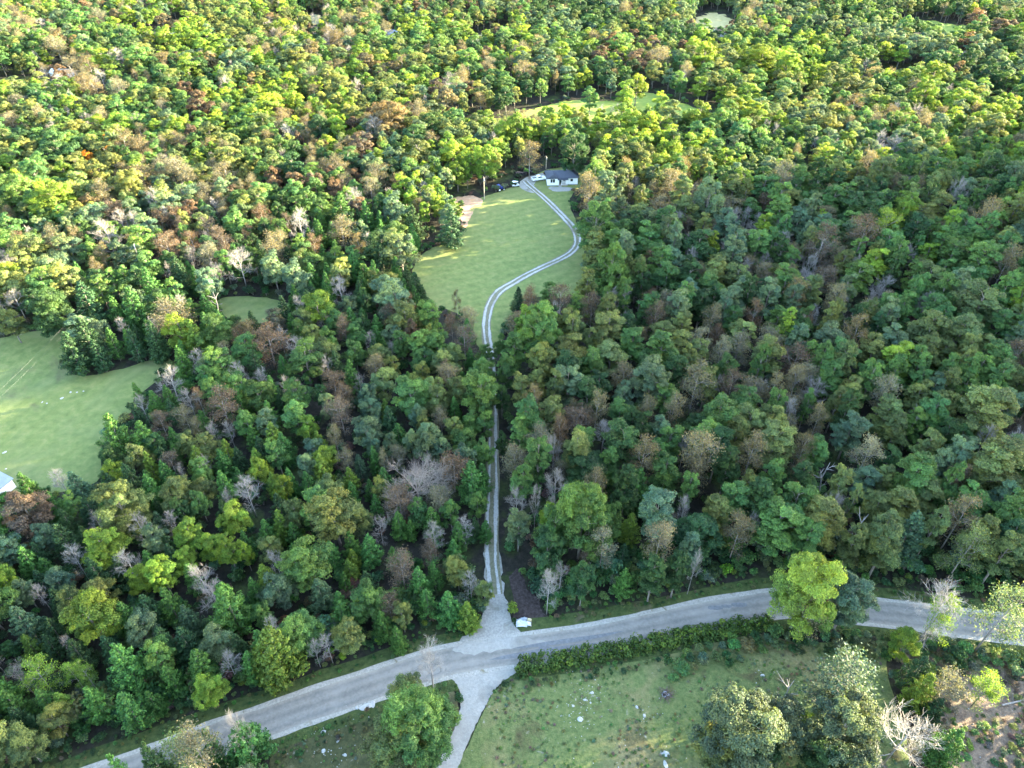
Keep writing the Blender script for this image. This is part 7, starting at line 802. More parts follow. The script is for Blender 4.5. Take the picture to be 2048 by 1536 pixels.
AREAS = {
    'lawn': [(-17.0, 238.5), (-10.9, 244.3), (-2.6, 250.3), (4.0, 256.3), (8.9, 263.5), (13.4, 269.0), (32.2, 273.7), (32.4, 265.8), (26.7, 253.9), (20.4, 244.4), (22.0, 227.2), (24.1, 213.2), (23.1, 200.3), (21.7, 188.3), (21.7, 178.2), (14.3, 178.1), (5.4, 178.9), (0.9, 173.4), (-1.7, 163.8), (-3.2, 152.0), (-9.3, 151.8), (-11.2, 164.7), (-17.2, 170.8), (-22.2, 171.1), (-26.8, 181.0), (-31.6, 190.9), (-29.6, 201.7), (-25.3, 207.7), (-20.5, 209.3), (-16.2, 215.5), (-15.5, 226.3), (-17.7, 234.6)],
    'hayfield': [(-154.4, 145.8), (-138.2, 154.6), (-133.2, 158.1), (-122.5, 158.5), (-116.3, 154.1), (-114.7, 140.6), (-108.2, 138.9), (-101.6, 141.3), (-90.5, 147.8), (-87.3, 144.2), (-90.2, 135.0), (-93.1, 130.4), (-91.0, 125.1), (-93.7, 118.4), (-93.4, 113.6), (-88.5, 103.9), (-95.3, 101.1), (-105.6, 100.4), (-119.8, 91.1)],
    'glade': [(-86.6, 172.6), (-82.7, 176.4), (-67.7, 174.7), (-62.3, 170.4), (-68.7, 162.1), (-76.7, 160.9), (-82.8, 167.3)],
    'upper_meadow': [(-31.7, 311.0), (-16.8, 322.9), (-0.9, 329.2), (18.2, 346.9), (33.1, 354.4), (52.0, 348.9), (67.0, 369.2), (79.3, 353.3), (88.0, 336.9), (101.1, 328.0), (80.0, 319.9), (39.9, 323.5), (17.0, 318.6), (-5.3, 310.2)],
    'far_meadow_a': [(190.2, 397.3), (202.1, 407.1), (210.0, 403.3), (225.2, 407.4), (223.3, 395.7), (211.7, 391.5), (204.5, 383.7), (196.2, 388.8)],
    'far_meadow_b': [(238.8, 501.3), (254.3, 496.1), (266.9, 503.2), (276.2, 488.4), (295.1, 485.5), (287.7, 464.9), (276.7, 470.0), (263.1, 460.2), (254.0, 473.6), (240.8, 478.7)],
    'far_meadow_c': [(-269.4, 367.5), (-240.9, 371.3), (-233.2, 358.9), (-242.5, 344.7), (-255.3, 342.5)],
    'stubble_a': [(-211.8, 470.4), (-215.5, 492.7), (-206.1, 499.5), (-197.6, 473.5), (-200.7, 456.6), (-236.3, 451.6), (-239.7, 461.4)],
    'stubble_b': [(-138.2, 487.7), (-137.3, 512.1), (-122.7, 512.4), (-118.4, 491.1)],
    'stubble_c': [(-28.4, 462.7), (-3.9, 500.6), (-1.3, 482.0), (-22.0, 452.5)],
    'stubble_d': [(111.8, 475.9), (124.9, 526.9), (146.3, 522.2), (132.2, 466.3)],
    'stubble_e': [(-128.1, 183.4), (-111.9, 183.4), (-110.5, 180.0), (-126.6, 180.0)],
    'pasture': [(0.5, 60.9), (15.2, 63.8), (33.1, 66.5), (44.1, 68.4), (50.4, 65.7), (63.4, 67.6), (67.1, 68.0), (63.5, 61.3), (63.2, 54.5), (59.8, 37.7), (-13.3, 37.7), (-8.6, 45.2), (-4.0, 55.7), (-2.8, 57.8)],
    'paddock': [(-38.3, 51.6), (-32.5, 52.4), (-26.4, 54.5), (-13.7, 58.8), (-9.9, 58.2), (-8.7, 56.1), (-9.1, 52.0), (-11.8, 45.2), (-16.2, 37.7), (-35.0, 37.7)],
    'rough': [(67.9, 69.0), (100.7, 65.0), (81.7, 34.5), (59.1, 34.5), (67.9, 54.5), (66.2, 61.7)],
    'leaf_litter': [(-0.6, 81.5), (0.2, 72.3), (1.1, 69.0), (7.9, 69.8), (5.6, 72.8), (3.4, 76.5), (1.7, 81.5)],
    'side_drive': [(-14.0, 40.3), (-11.7, 45.2), (-10.5, 48.2), (-9.1, 51.6), (-8.4, 54.5), (-8.3, 56.5), (-9.1, 58.7), (-10.9, 60.4), (-13.8, 61.5), (-12.4, 63.6), (-2.1, 65.0), (5.7, 65.0), (4.4, 62.4), (0.9, 60.9), (-1.8, 59.1), (-3.5, 56.9), (-4.5, 54.9), (-5.8, 52.0), (-7.3, 48.4), (-8.4, 45.2), (-10.6, 40.3)],
    'lane_mouth': [(-5.3, 88.6), (-5.3, 83.8), (-4.8, 77.0), (-5.1, 73.3), (-5.6, 70.8), (-7.3, 68.4), (-11.3, 65.5), (-8.1, 63.8), (-0.3, 65.0), (4.9, 66.4), (3.5, 67.4), (0.9, 68.6), (-0.1, 70.8), (-0.9, 73.9), (-1.7, 77.0), (-2.3, 83.8), (-2.8, 88.6)],
    'spill': [(-10.8, 65.0), (-6.5, 66.5), (-1.2, 67.2), (4.5, 67.0), (6.7, 66.1), (1.4, 65.3), (-3.4, 64.7), (-8.1, 63.8)],
    'apron': [(2.3, 252.9), (3.1, 258.1), (6.2, 262.1), (11.9, 264.8), (15.1, 267.1), (15.9, 262.6), (11.7, 259.9), (8.4, 256.4), (8.3, 252.9), (10.0, 247.9), (6.7, 247.5)],
    'soil_bank': [(-22.7, 242.5), (-18.2, 245.0), (-14.0, 245.1), (-10.2, 241.9), (-11.5, 237.1), (-14.0, 232.0), (-14.9, 224.5), (-16.7, 218.3), (-18.0, 230.0), (-21.4, 236.8)],
    'house_pad': [(14.0, 253.8), (23.3, 252.2), (23.6, 250.1), (16.4, 248.8), (13.5, 250.9)],
}
LINES = {
    'road': [(-83.7, 34.5), (-78.0, 36.8), (-70.9, 39.8), (-62.2, 43.5), (-53.7, 46.8), (-46.2, 50.2), (-39.7, 52.4), (-34.5, 54.5), (-26.9, 57.3), (-21.0, 59.5), (-12.3, 62.4), (-2.1, 64.4), (6.7, 65.8), (15.5, 67.2), (24.7, 69.3), (34.1, 71.5), (43.6, 73.3), (49.3, 74.1), (57.5, 73.6), (65.7, 72.4), (74.7, 71.2), (84.0, 69.8), (93.9, 68.4), (103.9, 67.2)],
    'lane': [(-3.0, 67.3), (-2.8, 70.8), (-3.2, 76.0), (-3.8, 81.9), (-4.1, 86.2), (-4.2, 93.6), (-4.1, 104.7), (-4.4, 117.1), (-4.7, 125.7), (-5.0, 135.1), (-5.7, 145.3), (-6.5, 154.2), (-7.1, 161.2), (-7.1, 167.3), (-6.0, 175.1), (-3.6, 181.4), (0.0, 185.7), (4.0, 190.1), (8.2, 194.1), (14.6, 199.8), (19.1, 204.6), (21.5, 209.8), (22.0, 215.9), (21.1, 221.4), (18.8, 227.8), (15.4, 236.0), (11.9, 243.9), (8.8, 250.0), (6.4, 254.6), (5.0, 258.1)],
    'hedge': [(1.4, 61.8), (6.5, 62.9), (15.3, 64.5), (24.2, 66.2), (33.4, 68.0), (40.9, 69.6), (46.3, 70.0)],
}
SPOTS = {
    'house': (19.1, 253.9),
    'pickup': (10.2, 258.6),
    'house_car': (14.6, 263.9),
    'tractor': (-4.5, 249.8),
    'van': (1.3, 253.3),
    'trailer': (4.3, 263.9),
    'pole_a': (-10.1, 242.3),
    'pole_b': (13.4, 269.0),
    'pole_c': (-110.7, 185.4),
    'pole_d': (-119.3, 101.1),
    'shed_a': (-107.5, 99.9),
    'shed_b': (-106.4, 102.6),
    'far_shed': (-227.7, 376.0),
    'far_house': (130.8, 475.0),
    'far_cabin': (-71.9, 463.1),
    'far_barn': (-314.3, 559.0),
    'far_van': (128.0, 495.4),
    'tarp': (2.1, 70.1),
    'brush': (25.4, 56.9),
    'fallen': (83.0, 55.7),
    'mailbox': (-7.6, 67.3),
}
PATCHES = [(37.2, 73.2, 1.4, 0.5), (39.3, 73.5, 1.0, 0.4), (41.7, 73.8, 1.5, 0.5), (5.8, 65.3, 1.2, 0.4)]
ROCKS = [(-30.0, 50.9, 0.7), (-29.4, 48.0, 0.8), (-23.9, 54.9, 1.6), (-22.8, 55.4, 1.3), (-25.3, 54.8, 0.8), (11.0, 52.9, 0.9), (20.4, 54.9, 0.5), (21.4, 53.5, 0.7), (23.8, 47.6, 1.4), (23.6, 46.0, 1.2), (42.4, 60.3, 0.7), (-109.1, 133.1, 0.9), (-107.5, 133.1, 0.7), (-106.1, 133.5, 0.7), (-110.2, 130.9, 1.5), (-114.3, 129.5, 0.7), (-113.0, 129.1, 0.7), (-114.5, 112.8, 1.3), (-111.5, 107.8, 0.7), (13.3, 57.3, 0.5), (12.0, 56.1, 0.5), (10.0, 55.1, 0.5), (-27.4, 49.5, 0.5), (-25.9, 47.4, 0.5), (73.1, 74.7, 0.5)]

# ------------------------------------------------------------------ helpers
def link(o, parent=None, **props):
    scene.collection.objects.link(o)
    if parent is not None: o.parent = parent
    for k, v in props.items(): o[k] = v
    return o

def empty(name, loc, rz=0.0, **props):
    o = bpy.data.objects.new(name, None); o.location = loc; o.rotation_euler = (0, 0, rz); o.empty_display_size = .5
    return link(o, **props)

class MB:
    """collects vertices and faces of one mesh"""
    def __init__(self): self.v, self.f, self.m = [], [], []
    def add(self, vs_, fs, mi=0):
        k = len(self.v); self.v += [tuple(p) for p in vs_]; self.f += [tuple(i + k for i in f) for f in fs]; self.m += [mi] * len(fs)
    def box(self, c, s, rz=0, mi=0):
        x, y, z = (q / 2 for q in s); co, si = math.cos(rz), math.sin(rz)
        P = [(a, b, d) for d in (-z, z) for a, b in ((-x, -y), (x, -y), (x, y), (-x, y))]
        self.add([(c[0] + a * co - b * si, c[1] + a * si + b * co, c[2] + d) for a, b, d in P], [(3, 2, 1, 0), (4, 5, 6, 7), (0, 1, 5, 4), (1, 2, 6, 5), (2, 3, 7, 6), (3, 0, 4, 7)], mi)
    def tube(self, path, radii, n=5, mi=0, cap=True):
        rings = []; up = Vector((.31, .17, .93))
        pts = [Vector(p) for p in path]
        for i, p in enumerate(pts):
            d = (pts[min(i + 1, len(pts) - 1)] - pts[max(i - 1, 0)]).normalized()
            a = d.cross(up if abs(d.dot(up)) < .95 else Vector((1, 0, 0))).normalized(); b = d.cross(a)
            rings.append([p + (a * math.cos(2 * math.pi * j / n) + b * math.sin(2 * math.pi * j / n)) * radii[i] for j in range(n)])
        fs = [(i * n + j, i * n + (j + 1) % n, (i + 1) * n + (j + 1) % n, (i + 1) * n + j) for i in range(len(pts) - 1) for j in range(n)]
        if cap: fs += [tuple(range(n))[::-1], tuple((len(pts) - 1) * n + j for j in range(n))]
        self.add([v for r in rings for v in r], fs, mi)
    def wheel(self, c, r, w, axis='y', n=14, mi=0):
        vs_ = []
        for s in (-1, 1):
            for j in range(n):
                a = 2 * math.pi * j / n
                vs_.append((c[0] + r * math.cos(a), c[1] + s * w / 2, c[2] + r * math.sin(a)))
        self.add(vs_, [(j, (j + 1) % n, n + (j + 1) % n, n + j) for j in range(n)] + [tuple(range(n))[::-1], tuple(range(n, 2 * n))], mi)
    def mesh(self, name, mats, smooth=False):
        me = bpy.data.meshes.new(name); me.from_pydata(self.v, [], self.f)
        for m in (mats if isinstance(mats, (list, tuple)) else [mats]): me.materials.append(m)
        if self.m: me.polygons.foreach_set('material_index', self.m)
        if smooth: me.shade_smooth()
        me.update(); return me
    def obj(self, name, mats, parent=None, smooth=False, **props):
        return link(bpy.data.objects.new(name, self.mesh(name, mats, smooth)), parent, **props)

# ------------------------------------------------------------------ materials
def mat(name):
    m = bpy.data.materials.new(name); m.use_nodes = True
    nt = m.node_tree; return m, nt.nodes, nt.links, nt.nodes['Principled BSDF']

def noise(n, l, scale, detail=4, rough=.6, coord=None, dist=0.0):
    t = n.new('ShaderNodeTexNoise'); t.inputs['Scale'].default_value = scale; t.inputs['Detail'].default_value = detail; t.inputs['Roughness'].default_value = rough
    t.inputs['Distortion'].default_value = dist
    if coord is not None: l.new(coord, t.inputs['Vector'])
    return t.outputs['Fac']

def ramp(n, l, fac, stops):
    r = n.new('ShaderNodeValToRGB'); e = r.color_ramp.elements
    while len(e) < len(stops): e.new(.5)
    for q, (p, c) in zip(e, stops): q.position = p; q.color = (*c, 1) if len(c) == 3 else c
    l.new(fac, r.inputs[0]); return r.outputs[0]

def mixc(n, l, a, b, fac, mode='MIX'):
    m = n.new('ShaderNodeMix'); m.data_type = 'RGBA'; m.blend_type = mode
    for s, v in ((m.inputs[0], fac), (m.inputs[6], a), (m.inputs[7], b)):
        if hasattr(v, 'is_output'): l.new(v, s)
        else: s.default_value = v if not isinstance(v, tuple) or len(v) == 4 else (*v, 1)
    return m.outputs[2]

def ground_mat(name, layers, bump=.3, bscale=2.5, rough=.95, extra=None):
    """layers: list of (scale, [(pos, colour)...]) or (scale, stops, mask_scale, lo, hi) laid over the first by noise masks"""
    m, n, l, b = mat(name)
    pos = n.new('ShaderNodeNewGeometry').outputs['Position']
    col = None
    for L in layers:
        c = ramp(n, l, noise(n, l, L[0], 6, .65, pos), L[1])
        if col is None: col = c
        else: col = mixc(n, l, col, c, ramp(n, l, noise(n, l, L[2], 5, .6, pos, .6), [(L[3], (0, 0, 0)), (L[4], (1, 1, 1))]))
    if extra: col = extra(n, l, pos, col)
    l.new(col, b.inputs['Base Color']); b.inputs['Roughness'].default_value = rough; b.inputs['Specular IOR Level'].default_value = .15
    bp = n.new('ShaderNodeBump'); bp.inputs['Strength'].default_value = bump; bp.inputs['Distance'].default_value = .25
    l.new(noise(n, l, bscale, 6, .7, pos), bp.inputs['Height']); l.new(bp.outputs[0], b.inputs['Normal'])
    return m

def plain(name, c, rough=.6, var=.25, scale=3.0, metal=0.0):
    m, n, l, b = mat(name)
    tc = n.new('ShaderNodeTexCoord').outputs['Object']
    l.new(ramp(n, l, noise(n, l, scale, 5, .65, tc), [(.3, tuple(q * (1 - var) for q in c)), (.7, tuple(min(1, q * (1 + var)) for q in c))]), b.inputs['Base Color'])
    b.inputs['Roughness'].default_value = rough; b.inputs['Metallic'].default_value = metal
    return m

def mow(scale, amount, ang, warp=14.0):
    """faint bands left by the mower, alternately lighter and darker grass"""
    def f(n, l, pos, col):
        mp = n.new('ShaderNodeMapping'); mp.inputs['Rotation'].default_value = (0, 0, ang); l.new(pos, mp.inputs['Vector'])
        w = n.new('ShaderNodeTexWave'); w.inputs['Scale'].default_value = scale; w.inputs['Distortion'].default_value = warp; w.inputs['Detail'].default_value = 1.5; w.inputs['Detail Scale'].default_value = .25
        l.new(mp.outputs[0], w.inputs['Vector'])
        c = ramp(n, l, w.outputs['Fac'], [(.2, (1 - amount,) * 3), (.8, (1 + amount,) * 3)])
        return mixc(n, l, col, c, 1.0, 'MULTIPLY')
    return f

def across_of(n, l, pos, jitter, scale):
    """0 on the middle line of a road to 1 at its edge, roughened by noise"""
    a = n.new('ShaderNodeAttribute'); a.attribute_name = 'across'
    ab = n.new('ShaderNodeMath'); ab.operation = 'ABSOLUTE'; l.new(a.outputs['Fac'], ab.inputs[0])
    ns = n.new('ShaderNodeMath'); ns.operation = 'MULTIPLY_ADD'; l.new(noise(n, l, scale, 5, .7, pos), ns.inputs[0]); ns.inputs[1].default_value = jitter; ns.inputs[2].default_value = -jitter / 2
    ad = n.new('ShaderNodeMath'); ad.operation = 'ADD'; l.new(ab.outputs[0], ad.inputs[0]); l.new(ns.outputs[0], ad.inputs[1]); return ad.outputs[0]
def wheel_paths(n, l, pos, col):
    return mixc(n, l, col, ramp(n, l, across_of(n, l, pos, .5, .7), [(.02, (.8, .8, .8)), (.3, (1.08, 1.07, 1.05)), (.5, (1, 1, 1)), (.68, (.84, .84, .85)), (.95, (1.2, 1.17, 1.1))]), 1.0, 'MULTIPLY')
def weedy_edges(n, l, pos, col):
    return mixc(n, l, col, (.13, .125, .08, 1), ramp(n, l, across_of(n, l, pos, 1.5, .9), [(.55, (0, 0, 0)), (.95, (1, 1, 1))]))
M = {}
M['floor'] = ground_mat('forest_floor', [(.9, [(.3, (.011, .012, .009)), (.55, (.024, .022, .017)), (.75, (.045, .04, .03))]), (1.5, [(.3, (.02, .03, .012)), (.7, (.05, .065, .02))], .12, .5, .62)], .8, 1.2)
GREEN = [(.28, (.086, .118, .036)), (.5, (.132, .16, .05)), (.72, (.185, .192, .07))]
M['lawn'] = ground_mat('mown_lawn', [(.6, GREEN), (.35, [(.3, (.11, .14, .045)), (.7, (.19, .18, .075))], .03, .5, .72)], .25, 3.0, extra=mow(.085, .045, 1.1, 2.2))
M['hay'] = ground_mat('hayfield_grass', [(.5, GREEN), (.3, [(.3, (.1, .135, .05)), (.7, (.17, .18, .075))], .028, .42, .6), (.9, [(.3, (.07, .062, .035)), (.7, (.12, .1, .06))], .045, .6, .72)], .25, 2.5, extra=mow(.1, .03, .5, 2.5))
M['meadow'] = ground_mat('meadow_grass', [(.4, [(.3, (.14, .2, .035)), (.7, (.24, .27, .06))]), (.3, [(.3, (.22, .22, .06)), (.7, (.3, .26, .09))], .03, .5, .65)], .2, 2.0)
M['stubble'] = ground_mat('dry_stubble', [(.4, [(.3, (.32, .27, .11)), (.7, (.46, .38, .18))])], .2, 2.0)
M['pasture'] = ground_mat('rough_pasture', [(1.3, [(.28, (.052, .08, .026)), (.5, (.1, .128, .044)), (.75, (.16, .168, .068))]), (1.6, [(.3, (.12, .108, .045)), (.7, (.24, .2, .1))], .07, .5, .66), (2.2, [(.35, (.05, .05, .022)), (.7, (.1, .08, .04))], .16, .56, .7), (3.5, [(.4, (.2, .18, .14)), (.7, (.36, .34, .28))], .55, .66, .74)], .9, 2.2)
M['paddock'] = ground_mat('stony_paddock', [(1.2, [(.3, (.035, .042, .018)), (.7, (.085, .085, .036))]), (1.6, [(.3, (.12, .105, .055)), (.7, (.2, .18, .1))], .09, .52, .68), (3.0, [(.4, (.22, .2, .16)), (.7, (.4, .38, .32))], .5, .66, .75)], .9, 2.2)
M['rough'] = ground_mat('cleared_ground', [(1.0, [(.3, (.09, .065, .05)), (.7, (.24, .18, .13))]), (1.4, [(.3, (.06, .075, .025)), (.7, (.15, .15, .05))], .16, .5, .64), (2.0, [(.4, (.03, .025, .02)), (.7, (.08, .06, .05))], .22, .58, .7)], 1.0, 1.6)
M['verge'] = ground_mat('verge_grass', [(1.2, [(.3, (.025, .045, .014)), (.7, (.075, .095, .03))]), (1.2, [(.3, (.07, .055, .035)), (.7, (.12, .1, .06))], .2, .6, .72)], .9, 2.0)
M['litter'] = ground_mat('leaf_litter', [(1.8, [(.3, (.02, .015, .015)), (.55, (.055, .042, .038)), (.75, (.1, .076, .07))])], 1.0, 2.5)
M['soil'] = ground_mat('bare_soil', [(.8, [(.3, (.3, .18, .11)), (.6, (.42, .27, .17)), (.8, (.5, .42, .32))]), (1.2, [(.3, (.2, .18, .06)), (.7, (.3, .26, .09))], .14, .52, .62)], .5, 1.5)
M['asphalt'] = ground_mat('worn_asphalt', [(2.2, [(.3, (.148, .142, .128)), (.7, (.205, .197, .178))]), (.8, [(.3, (.2, .19, .17)), (.7, (.255, .243, .22))], .1, .5, .68)], .25, 6.0, .85, extra=wheel_paths)
M['shoulder'] = ground_mat('pale_gravel', [(3.0, [(.3, (.2, .19, .165)), (.5, (.29, .278, .245)), (.75, (.38, .365, .325))]), (2, [(.3, (.1, .1, .05)), (.7, (.2, .17, .11))], .5, .6, .7)], .6, 6.0)
M['drive'] = ground_mat('chip_drive', [(2.5, [(.3, (.225, .217, .195)), (.7, (.31, .3, .27))]), (1, [(.3, (.17, .162, .145)), (.7, (.24, .228, .2))], .12, .52, .66)], .4, 5.0)
M['gravel'] = ground_mat('lane_gravel', [(3.0, [(.3, (.19, .182, .162)), (.7, (.33, .317, .285))]), (.8, [(.3, (.12, .112, .085)), (.7, (.2, .19, .155))], .25, .54, .7)], .5, 6.0)
M['track'] = ground_mat('lane_wheel_track', [(3.0, [(.3, (.27, .265, .25)), (.7, (.45, .435, .4))]), (1.0, [(.3, (.16, .15, .12)), (.7, (.25, .23, .19))], .12, .52, .7)], .5, 6.0, extra=weedy_edges)
M['median'] = ground_mat('lane_median', [(2.5, [(.3, (.1, .105, .06)), (.6, (.18, .165, .11)), (.8, (.28, .26, .2))])], .6, 5.0)
M['streak'] = ground_mat('tyre_darkened_asphalt', [(1.8, [(.3, (.1, .105, .11)), (.7, (.17, .175, .18))])], .2, 6.0)
M['rock'] = plain('limestone', (.34, .335, .31), .9, .3, 1.5)
M['wall'] = plain('white_siding', (.8, .8, .78), .6, .06, 1)
M['trim'] = plain('white_trim', (.82, .82, .8), .5, .05, 1)
M['roof'] = plain('dark_shingle', (.05, .058, .078), .8, .3, 6)
M['glass'] = plain('window_glass', (.02, .025, .03), .12, .2, 1)
M['door'] = plain('dark_green_door', (.02, .07, .055), .5, .1, 1)
M['wood'] = plain('weathered_wood', (.3, .25, .19), .85, .3, 3)
M['pole'] = plain('pole_wood', (.38, .31, .23), .85, .25, 3)
M['metal_roof'] = plain('galvanised_roof', (.2, .23, .28), .45, .12, .6, .0)
M['brown_roof'] = plain('brown_roof', (.16, .1, .07), .8, .2, 2)
M['white_paint'] = plain('white_paint', (.8, .81, .82), .25, .03, 1)
M['black_paint'] = plain('black_paint', (.015, .016, .02), .25, .1, 1)
M['blue_paint'] = plain('blue_paint', (.02, .04, .25), .35, .1, 1)
M['tyre'] = plain('tyre_rubber', (.02, .02, .02), .9, .1, 4)
M['rim'] = plain('wheel_rim', (.45, .45, .46), .35, .05, 4)
M['lamp'] = plain('lamp_lens', (.6, .6, .58), .15, .05, 4)
M['red_lamp'] = plain('tail_lamp', (.35, .02, .015), .2, .05, 4)
M['wire'] = plain('power_cable', (.12, .125, .13), .5, .1, 1)
M['tarp'] = plain('white_sheeting', (.5, .51, .52), .5, .2, 2)
M['yellowed'] = plain('yellowed_panel', (.5, .42, .25), .7, .2, 2)
M['grey_metal'] = plain('grey_metal', (.25, .27, .3), .5, .15, 2)
M['brush'] = plain('burnt_brush', (.1, .07, .06), .9, .5, 2)

def leaf_material(name, trans=.38):
    """leaf colour = the tree's own tint, varied a little from leaf to leaf"""
    m, n, l, b = mat(name)
    tint = n.new('ShaderNodeAttribute'); tint.attribute_type = 'INSTANCER'; tint.attribute_name = 'tint'
    lv = n.new('ShaderNodeAttribute'); lv.attribute_type = 'GEOMETRY'; lv.attribute_name = 'leaf'
    sep = n.new('ShaderNodeSeparateColor'); l.new(lv.outputs['Color'], sep.inputs[0])
    col = mixc(n, l, tint.outputs['Color'], ramp(n, l, sep.outputs[0], [(0, (.42, .43, .47)), (.5, (1, 1, 1)), (1, (1.9, 1.78, 1.4))]), 1.0, 'MULTIPLY')
    col = mixc(n, l, col, ramp(n, l, sep.outputs[1], [(0, (.8, .95, 1.14)), (.5, (1, 1, 1)), (1, (1.24, 1.05, .83))]), 1.0, 'MULTIPLY')
    l.new(col, b.inputs['Base Color']); b.inputs['Roughness'].default_value = .62; b.inputs['Specular IOR Level'].default_value = .2
    tr = n.new('ShaderNodeBsdfTranslucent'); l.new(mixc(n, l, col, (1.25, 1.2, .55, 1), 1.0, 'MULTIPLY'), tr.inputs['Color'])
    mx = n.new('ShaderNodeMixShader'); mx.inputs[0].default_value = trans
    l.new(b.outputs[0], mx.inputs[1]); l.new(tr.outputs[0], mx.inputs[2]); l.new(mx.outputs[0], n['Material Output'].inputs['Surface'])
    return m
M['leaf'] = leaf_material('leaves')
M['needle'] = leaf_material('cedar_sprays', .2)
M['bark'] = plain('grey_bark', (.17, .15, .125), .9, .35, 1.2)
M['pale_bark'] = plain('pale_bark', (.235, .215, .198), .85, .25, 1.2)
M['grey_twig'] = plain('grey_twigs', (.215, .19, .172), .85, .25, 1.2)

# ------------------------------------------------------------------ ground, fields, roads
def smooth(poly, it=2):
    for _ in range(it):
        poly = [q for i in range(len(poly)) for a, b in [(poly[i], poly[(i + 1) % len(poly)])] for q in ((a[0] * .75 + b[0] * .25, a[1] * .75 + b[1] * .25), (a[0] * .25 + b[0] * .75, a[1] * .25 + b[1] * .75))]
    return poly

def ragged(poly, amp, seed):
    r = random.Random(seed); out = []
    for i in range(len(poly)):
        a, b = poly[i], poly[(i + 1) % len(poly)]
        k = max(1, int(math.dist(a, b) / 1.6))
        for j in range(k): out.append((a[0] + (b[0] - a[0]) * j / k + r.uniform(-amp, amp), a[1] + (b[1] - a[1]) * j / k + r.uniform(-amp, amp)))
    return out

def area(name, poly, z, m, step=6.0, parent=None, it=2, rag=.35, **props):
    poly = ragged(smooth(poly, it), rag, name)
    bm = bmesh.new(); bm.faces.new([bm.verts.new((x, y, 0)) for x, y in poly])
    xs, ys = [p[0] for p in poly], [p[1] for p in poly]
    for ax, lo, hi in ((0, min(xs), max(xs)), (1, min(ys), max(ys))):
        t = math.ceil(lo / step) * step
        while t < hi:
            no = (1, 0, 0) if ax == 0 else (0, 1, 0); co = (t, 0, 0) if ax == 0 else (0, t, 0)
            bmesh.ops.bisect_plane(bm, geom=bm.verts[:] + bm.edges[:] + bm.faces[:], plane_co=co, plane_no=no); t += step
    bmesh.ops.triangulate(bm, faces=bm.faces[:])
    for v in bm.verts: v.co.z = height(v.co.x, v.co.y) + z
    bmesh.ops.recalc_face_normals(bm, faces=bm.faces[:])
    if bm.faces and sum(f.normal.z for f in bm.faces) < 0: bmesh.ops.reverse_faces(bm, faces=bm.faces[:])
    me = bpy.data.meshes.new(name); bm.to_mesh(me); bm.free(); me.materials.append(m); me.shade_smooth()
    return link(bpy.data.objects.new(name, me), parent, **props)

def spline(pts, step=2.0):
    out = []; n = len(pts)
    for i in range(n - 1):
        p0, p1, p2, p3 = pts[max(i - 1, 0)], pts[i], pts[i + 1], pts[min(i + 2, n - 1)]
        k = max(1, int(math.dist(p1, p2) / step))
        for j in range(k):
            t = j / k
            out.append(tuple(.5 * (2 * p1[c] + (p2[c] - p0[c]) * t + (2 * p0[c] - 5 * p1[c] + 4 * p2[c] - p3[c]) * t * t + (3 * p1[c] - p0[c] - 3 * p2[c] + p3[c]) * t ** 3) for c in (0, 1)))
    return out + [pts[-1]]

def ribbon(name, pts, offs, z, m, parent=None, wob=0.0, seed=1, crown=0.0, **props):
    r = random.Random(seed); v, f, ac = [], [], []; k = len(offs); w = [0] * k
    for i, p in enumerate(pts):
        a, b = pts[max(i - 1, 0)], pts[min(i + 1, len(pts) - 1)]
        d = math.dist(a, b) or 1; nx, ny = -(b[1] - a[1]) / d, (b[0] - a[0]) / d
        w = [.7 * q + r.uniform(-wob, wob) for q in w]
        for j, o in enumerate(offs):
            o2 = o + (w[j] if j in (0, k - 1) else 0)
            x, y = p[0] + nx * o2, p[1] + ny * o2; ac.append((2 * j / (k - 1) - 1))
            v.append((x, y, height(x, y) + z + crown * (1 - (o / max(abs(offs[0]), .1)) ** 2)))
    for i in range(len(pts) - 1):
        for j in range(k - 1): f.append((i * k + j, (i + 1) * k + j, (i + 1) * k + j + 1, i * k + j + 1))
    me = bpy.data.meshes.new(name); me.from_pydata(v, [], f); me.materials.append(m); me.shade_smooth(); me.attributes.new('across', 'FLOAT', 'POINT').data.foreach_set('value', ac)
    if me.polygons[0].normal.z < 0: me.flip_normals()
    return link(bpy.data.objects.new(name, me), parent, **props)

S = dict(kind='structure')
gx = [-3000, -2000, -1100, -700] + list(range(-480, 521, 5)) + [700, 1100, 2000, 3000]
gy = [-2000, -1000, -400, -150] + list(range(-40, 721, 5)) + [900, 1300, 2200, 4000]
gv = [(x, y, height(x, y)) for y in gy for x in gx]; nx_ = len(gx)
gf = [(j * nx_ + i, j * nx_ + i + 1, (j + 1) * nx_ + i + 1, (j + 1) * nx_ + i) for j in range(len(gy) - 1) for i in range(nx_ - 1)]
me = bpy.data.meshes.new('ground'); me.from_pydata(gv, [], gf); me.materials.append(M['floor']); me.shade_smooth()
link(bpy.data.objects.new('ground', me), **S)

